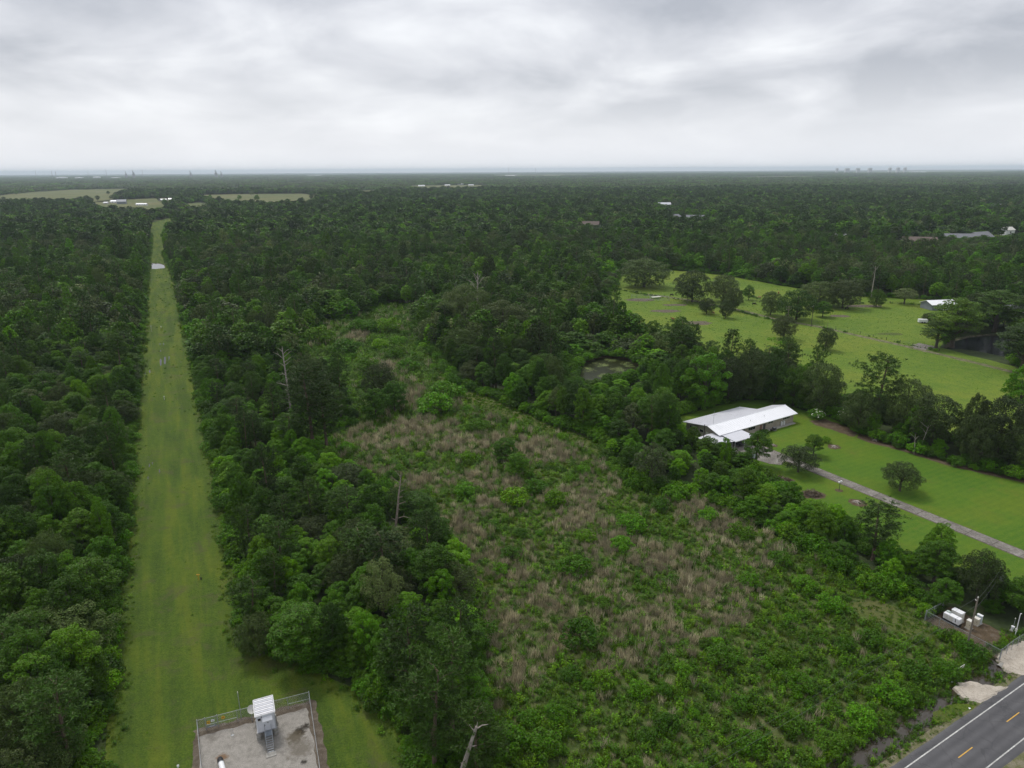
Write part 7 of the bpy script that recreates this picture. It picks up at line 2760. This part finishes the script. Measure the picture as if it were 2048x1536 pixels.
def cow(px, py, rz, mat, lab, graze=True):
    x, y = g(px, py)
    m_ = MB()
    m_.tube([(-1.0, 0, 1.02), (-0.85, 0, 1.05), (-0.3, 0, 0.98), (0.35, 0, 1.0), (0.7, 0, 1.08), (0.85, 0, 1.1)], [0.18, 0.33, 0.42, 0.41, 0.34, 0.2], 10)
    if graze:
        m_.tube([(0.75, 0, 1.1), (1.15, 0, 0.8), (1.4, 0, 0.42)], [0.24, 0.17, 0.13], 8)
        m_.tube([(1.32, 0, 0.5), (1.5, 0, 0.3), (1.62, 0, 0.12)], [0.14, 0.15, 0.09], 8)
        hd = Vector((1.36, 0, 0.5))
    else:
        m_.tube([(0.75, 0, 1.1), (1.05, 0, 1.35), (1.25, 0, 1.5)], [0.24, 0.18, 0.14], 8)
        m_.tube([(1.15, 0, 1.5), (1.35, 0, 1.45), (1.65, 0, 1.3)], [0.13, 0.15, 0.09], 8)
        hd = Vector((1.2, 0, 1.58))
    for sy in (-1, 1):
        m_.tube([hd, hd + Vector((-0.05, sy * 0.25, 0.02))], [0.07, 0.03], 5)
        m_.tube([(0.62, sy * 0.2, 0.9), (0.66, sy * 0.2, 0.5), (0.62, sy * 0.2, 0.25), (0.66, sy * 0.2, 0.0)], [0.15, 0.085, 0.06, 0.08], 6)
        m_.tube([(-0.8, sy * 0.2, 0.95), (-0.68, sy * 0.2, 0.62), (-0.88, sy * 0.2, 0.42), (-0.84, sy * 0.2, 0.0)], [0.2, 0.12, 0.07, 0.08], 6)
    m_.tube([(-1.0, 0, 1.15), (-1.15, 0, 0.9), (-1.12, 0, 0.45)], [0.05, 0.03, 0.05], 5)
    o_ = m_.build('cow', mat)
    o_.location = (x, y, 0)
    o_.rotation_euler = (0, 0, rz)
    tag(o_, lab, 'cow', 'cattle on the pasture')


cow(1345.5, 641, 2.2, HIDE_RED, 'red-brown cow standing alone in the middle of the pasture', False)
cow(1343, 592, 0.3, HIDE_BLACK, 'black cow between the two biggest pasture oaks')
cow(1557, 588, 1.2, HIDE_RED, 'red-brown cow in the farthest pasture corner near the wood')
cow(1519, 597, 2.9, HIDE_TAN, 'tan cow on the upper pasture by the small upright trees')
cow(1508, 610, 0.1, HIDE_BLACK, 'black cow in the upper pasture above the farm track')
cow(1426, 628, 2.0, HIDE_TAN, 'tan cow beside the small round pasture tree')
cow(1693, 619, 0.4, HIDE_BLACK, 'black cow lying near the broad oaks at the far pasture')
# cattle pens near the big oak
cpn = empty('cattle_pen', G3(1300, 598), R(-10), 'grey pipe cattle pen below the biggest oak', 'pen')
pm = MB()
pm.tube([(0, 0, 0), (0, 0, 1.6)], 0.06, 6)
pme = pm.mesh('post', GALV)
W_, D_ = 22, 12
per = [(-W_ / 2 + W_ * k / 7, -D_ / 2) for k in range(8)] + [(-W_ / 2 + W_ * k / 7, D_ / 2) for k in range(8)] + [(-W_ / 2, 0), (W_ / 2, 0), (0, -2), (0, 2)]
for q in per:
    po = link('post', pme, cpn)
    po.location = (q[0], q[1], 0)
for z_ in (0.5, 1.0, 1.5):
    mb = MB()
    mb.tube([(-W_ / 2, -D_ / 2, z_), (W_ / 2, -D_ / 2, z_), (W_ / 2, D_ / 2, z_), (-W_ / 2, D_ / 2, z_), (-W_ / 2, -D_ / 2, z_)], 0.035, 4)
    mb.tube([(0, -D_ / 2, z_), (0, D_ / 2, z_)], 0.035, 4)
    mb.build('rail', GALV, cpn)
wtr = empty('feed_trough', G3(1312, 597), R(20), 'pale feed trough table beside the cattle pen', 'trough')
mb = MB()
mb.box((0, 0, 1.0), (6, 2.4, 0.15))
mb.build('top', OFFWHITE, wtr)
for sx in (-2.6, 2.6):
    for sy in (-1, 1):
        mb = MB()
        mb.box((sx, sy, 0.46), (0.14, 0.14, 0.92))
        mb.build('leg', POLEWOOD, wtr)

# ------------------------------------------------------------------ far houses among the trees
FAR = [
    ('far_house', 1818, 466, 26, 14, 4, 8, 12, PALEWALL, GREYROOF, 'dark-roofed far house behind a bright lawn patch', 4),
    ('far_house', 1837, 489, 30, 14, 3.5, 7.5, -14, PALEWALL, BROWNROOF, 'far house whose long brown-grey roof shows above bright trees', 2),
    ('far_house', 1922, 482, 34, 14, 3.5, 7.5, -10, PALEWALL, GREYROOF, 'long grey-roofed far house at right, left half of the pair of roofs', 3),
    ('far_house', 1958, 480, 24, 15, 3.8, 8.5, 25, PALEWALL, GREYROOF, 'grey-roofed far house at right, right half of the pair of roofs', 2),
    ('far_house', 1846, 413, 26, 14, 5, 8, 20, WHITE, PALEWALL, 'white far house below the tall thin pine', 3),
    ('far_house', 1922, 416, 30, 14, 5, 8, -8, WHITE, ROOFG, 'white far house in the right distance, left of two', 3),
    ('far_house', 1990, 417, 26, 13, 5, 8, 10, WHITE, GREYROOF, 'white far house in the right distance, right of two', 2),
    ('far_house', 1613, 426, 16, 10, 4, 6.5, 5, WHITE, ROOFW, 'small bright white roof alone in the far wood', 1),
    ('far_house', 1181, 455, 22, 12, 4, 8, -12, REDBRICK, BROWNROOF, 'brown-roofed far house in the middle of the wood', 2),
    ('far_house', 1326, 413, 30, 13, 4, 8, 6, PALEWALL, ROOFG, 'grey metal-roofed far house right of the picture centre', 3),
    ('far_house', 1296, 413, 14, 10, 4, 7, 40, REDBRICK, BROWNROOF, 'small brown far house left of the grey metal-roofed one', 1),
    ('far_house', 1345, 441, 22, 12, 6, 9, 30, WHITE, GREYROOF, 'pale tall far house with a dark gable right of centre', 2),
    ('far_house', 1390, 441, 26, 13, 4, 8, -15, PALEWALL, GREYROOF, 'dark-roofed far house right of the pale tall one', 2),
    ('far_house', 1700, 440, 18, 12, 4, 7, 20, PALEWALL, BROWNROOF, 'low far house beside a small bright lawn', 2),
    ('far_house', 1692, 478, 12, 9, 3.5, 5.5, 0, WHITE, ROOFW, 'thin bright roof sliver above the bright young trees, right of two', 1),
    ('far_house', 1663, 477, 9, 8, 3.5, 5.5, 10, WHITE, ROOFW, 'thin bright roof sliver above the bright young trees, left of two', 1),
    ('far_house', 2012, 470, 12, 10, 6, 9, 15, WHITE, PALEWALL, 'white far house at the right edge in a dark wood gap', 1),
    ('far_house', 875, 404, 8, 8, 6, 8, 0, WHITE, ROOFW, 'tiny white house alone in the wood left of centre', 1),
    ('farm_barn', 231, 406, 36, 26, 7, 11, 4, WHITE, ROOFW, 'bright white-roofed barn at the left farmstead', 2),
    ('farm_barn', 244, 408, 38, 30, 10, 17, 20, BARNGREY, BARNGREY, 'big dark grey barn right of the bright white one', 0),
    ('farm_barn', 213, 408, 22, 16, 5, 8, -6, PALEWALL, ROOFG, 'low pale shed left of the bright white barn', 1),
    ('farm_barn', 184, 411, 32, 16, 6, 8, -4, BARNGREY, ROOFW, 'long white-roofed shed at the left end of the farmstead', 2),
    ('farm_barn', 284, 411, 48, 14, 4, 6, -3, WHITE, ROOFW, 'long low white trailer home in the yellow field', 4),
    ('farm_barn', 326, 402, 40, 18, 6, 9, 3, PALEWALL, ROOFG, 'long pale roof at the right end of the farmstead', 2),
    ('farm_barn', 343, 401, 26, 18, 6, 10, 14, PALEWALL, ROOFG, 'pale gabled shed beside the long pale roof', 1),
    ('farm_barn', 393, 389, 50, 22, 7, 10, 2, PALEWALL, ROOFG, 'pale roof above the left end of the tan far field', 2),
    ('far_warehouse', 274, 363, 70, 30, 10, 14, 0, WHITE, ROOFW, 'tiny white building near the left horizon woods', 0),
    ('far_warehouse', 730, 371, 70, 30, 8, 13, 3, PALEWALL, ROOFW, 'pale warehouse left of the far green strip', 2),
    ('far_warehouse', 768, 358, 60, 40, 16, 22, 0, WHITE, ROOFW, 'white gabled block near the horizon left of centre', 0),
    ('far_warehouse', 765, 386, 34, 16, 6, 10, 8, WHITE, ROOFG, 'pale house row end by the pine wood', 2),
    ('far_warehouse', 792, 382, 44, 20, 6, 12, -6, REDBRICK, BROWNROOF, 'brown-roofed house cluster by the pine wood', 2),
    ('far_warehouse', 809, 380, 30, 22, 9, 16, 10, WHITE, ROOFW, 'steep white gable by the pine wood', 1),
    ('far_warehouse', 843, 373, 60, 24, 7, 11, 2, WHITE, ROOFW, 'long white roof at the left end of the far green strip', 2),
    ('far_warehouse', 895, 372, 50, 24, 7, 11, -2, PALEWALL, ROOFW, 'white roof above the middle of the far green strip', 2),
    ('far_warehouse', 921, 370, 60, 30, 10, 16, 4, WHITE, ROOFW, 'largest white building above the far green strip', 3),
    ('far_warehouse', 942, 372, 50, 24, 8, 12, 0, PALEWALL, ROOFG, 'pale building above the right end of the far green strip', 2),
    ('far_warehouse', 1018, 370, 50, 24, 8, 12, 0, WHITE, ROOFW, 'white roof alone right of the far green strip', 1),
    ('far_warehouse', 1022, 353.5, 260, 80, 18, 28, 1, PALEWALL, ROOFW, 'very long pale industrial hall near the horizon centre', 0),
    ('far_warehouse', 630, 352.5, 420, 120, 18, 26, 0, WHITE, ROOFW, 'very long white hall near the left horizon', 0),
    ('far_warehouse', 1835, 345.2, 500, 160, 14, 20, 2, WHITE, ROOFW, 'longest white hall near the right horizon', 0),
    ('far_warehouse', 1750, 348, 220, 90, 12, 18, 0, WHITE, ROOFW, 'white hall left of the longest one near the right horizon', 0),
    ('far_warehouse', 1660, 354, 70, 40, 8, 13, 0, WHITE, ROOFW, 'white roof on the far bright strip at right', 0),
    ('far_warehouse', 1968, 353.5, 60, 30, 9, 13, 0, WHITE, ROOFW, 'small white roof near the right horizon', 0),
    ('far_warehouse', 1225, 347.5, 420, 80, 12, 18, 0, WHITE, ROOFW, 'thin white line of a hall on the horizon right of centre', 0),
]
for (nm, px, py, w, d, hw, hr, rz, wm_, rm_, lab, nw) in FAR:
    if nm != 'far_house':
        kf = 0.52
        w, d, hw, hr = w * kf, d * kf, max(3.2, hw * 0.62), max(5.0, hr * 0.62)
    gable(nm, px, py, w, d, hw, hr, R(rz), wm_, rm_, lab, 'house' if 'house' == nm[-5:] and 'ware' not in nm else 'building', nw, z0=0.0)

# ------------------------------------------------------------------ things on the horizon
def horizon_x(px):
    return HOR_Y - (px - 1024) * ROLL


def stack(px, D, h, r_, lab, kind_='stack'):
    h = 74 + (h - 74) * 0.55
    r_ *= 0.7
    x = (px - 1024) / FPX * D / _c * 0.985
    o_ = empty('refinery_' + kind_, (x, D, 0), 0, lab, 'chimney' if kind_ == 'stack' else 'tower', 'refinery on the left horizon')
    m_ = MB()
    if kind_ == 'stack':
        m_.tube([(0, 0, 0), (0, 0, h * 0.12), (0, 0, h)], [r_ * 2.0, r_ * 1.2, r_ * 0.8], 10)
        m_.build('shaft', INDUST, o_)
        m_ = MB()
        m_.tube([(0, 0, h * 0.96), (0, 0, h * 0.985)], r_ * 1.4, 10)
        m_.build('platform', INDUST, o_)
    else:
        m_.box((0, 0, h * 0.3), (r_ * 6, r_ * 4, h * 0.6))
        m_.build('base_block', INDUST, o_)
        m_ = MB()
        m_.tube([(-r_, 0, h * 0.6), (-r_, 0, h)], [r_ * 1.3, r_ * 0.9], 8)
        m_.tube([(r_ * 1.6, 0, h * 0.5), (r_ * 1.6, 0, h * 0.8)], [r_, r_ * 0.7], 8)
        m_.build('column', INDUST, o_)


DH = 8600.0
stack(143, DH, 125, 2.2, 'thin far stack, leftmost on the left horizon')
stack(173, DH, 105, 4, 'short far stack left of the refinery tanks')
stack(180, DH, 102, 4, 'second short far stack left of the refinery tanks')
stack(240, DH, 122, 2.2, 'thin tall stack above the white refinery tanks')
stack(274, DH, 128, 2.5, 'tall thin stack in the middle of the left horizon')
stack(341, DH, 132, 2.5, 'tallest thin stack right of the coker block')
stack(310, DH, 100 , 5, 'low block tower left of the coker block', 'tower')
stack(324, DH, 118, 6, 'dark coker block tower on the left horizon', 'tower')
stack(430, DH, 106, 5, 'dark stepped tower, left one of two right of the tanks', 'tower')
stack(477, DH, 122, 6.5, 'dark stepped tower, right and larger of two right of the tanks', 'tower')
stack(487, DH, 92, 5, 'low block beside the larger dark stepped tower', 'tower')
stack(1020, DH, 135, 1.8, 'thin mast on the horizon at the picture centre')
stack(1070, DH, 130, 1.8, 'second thin mast on the horizon right of the centre')
for i, (px, w, h, lab) in enumerate([(190, 120, 24, 'white tank farm hall, leftmost on the left horizon'), (222, 90, 20, 'white tank hall in the middle of the left horizon'), (255, 80, 26, 'white tank hall right of the thin stack'), (290, 100, 18, 'low white tank hall left of the coker')]):
    x = (px - 1024) / FPX * (DH - 200) / _c * 0.985
    o_ = empty('storage_tank', (x, DH - 200, 0), 0, lab, 'tank', 'white tanks on the left horizon')
    m_ = MB()
    m_.tube([(0, 0, 0), (0, 0, h), (0, 0, h * 1.18)], [w / 2, w / 2, 2], 20)
    m_.build('shell', WHITE, o_)
    m_ = MB()
    m_.tube([(0, 0, h - 1), (0, 0, h)], w / 2 + 0.8, 20)
    m_.build('rim', OFFWHITE, o_)
DS = 11500.0
for i, (px, w, h, lab) in enumerate([(1629, 60, 104, 'small leftmost block of the faint skyline'), (1648, 130, 98, 'low wide block at the left of the faint skyline'), (1668, 100, 100, 'low block second from the left of the faint skyline'), (1690, 110, 102, 'low block left of the three tall towers'),
                                     (1727, 75, 122, 'left of the three tall towers on the faint skyline'), (1742, 85, 124, 'middle of the three tall towers on the faint skyline'), (1755, 70, 124, 'right of the three tall towers on the faint skyline')]):
    w, h = w * 0.5, 74 + (h - 74) * 0.22
    x = (px - 1024) / FPX * DS / _c * 0.985
    o_ = empty('skyline_tower', (x, DS, 0), 0, lab, 'tower', 'faint skyline on the right horizon')
    m_ = MB()
    m_.box((0, 0, h * 0.46), (w, 40, h * 0.92))
    m_.build('tower_block', TOWERC, o_)
    m_ = MB()
    m_.box((w * 0.1, 0, h * 0.96), (w * 0.6, 26, h * 0.08))
    m_.build('plant_room', TOWERC, o_)
    for k in range(5):
        m_ = MB()
        m_.box((0, -20.2, h * (0.15 + 0.16 * k)), (w * 0.92, 0.6, h * 0.06))
        m_.build('window_band', BARNGREY, o_)

# ------------------------------------------------------------------ haze in the air
mb = MB()
mb.box((0, 0, 68.5), (68000, 68000, 143))
hzo = mb.build('haze', [])
hm_, ht, hout = newmat('haze_air')
pv_ = ht.nodes.new('ShaderNodeVolumePrincipled')
pv_.inputs['Color'].default_value = (0.76, 0.87, 1.0, 1)
pv_.inputs['Density'].default_value = HAZE_DENSITY
pv_.inputs['Anisotropy'].default_value = 0.0
ht.links.new(pv_.outputs[0], hout.inputs['Volume'])
hzo.data.materials.clear()
hzo.data.materials.append(hm_)
tag(hzo, 'thin pale haze filling the air over the land', 'haze', kind='stuff')
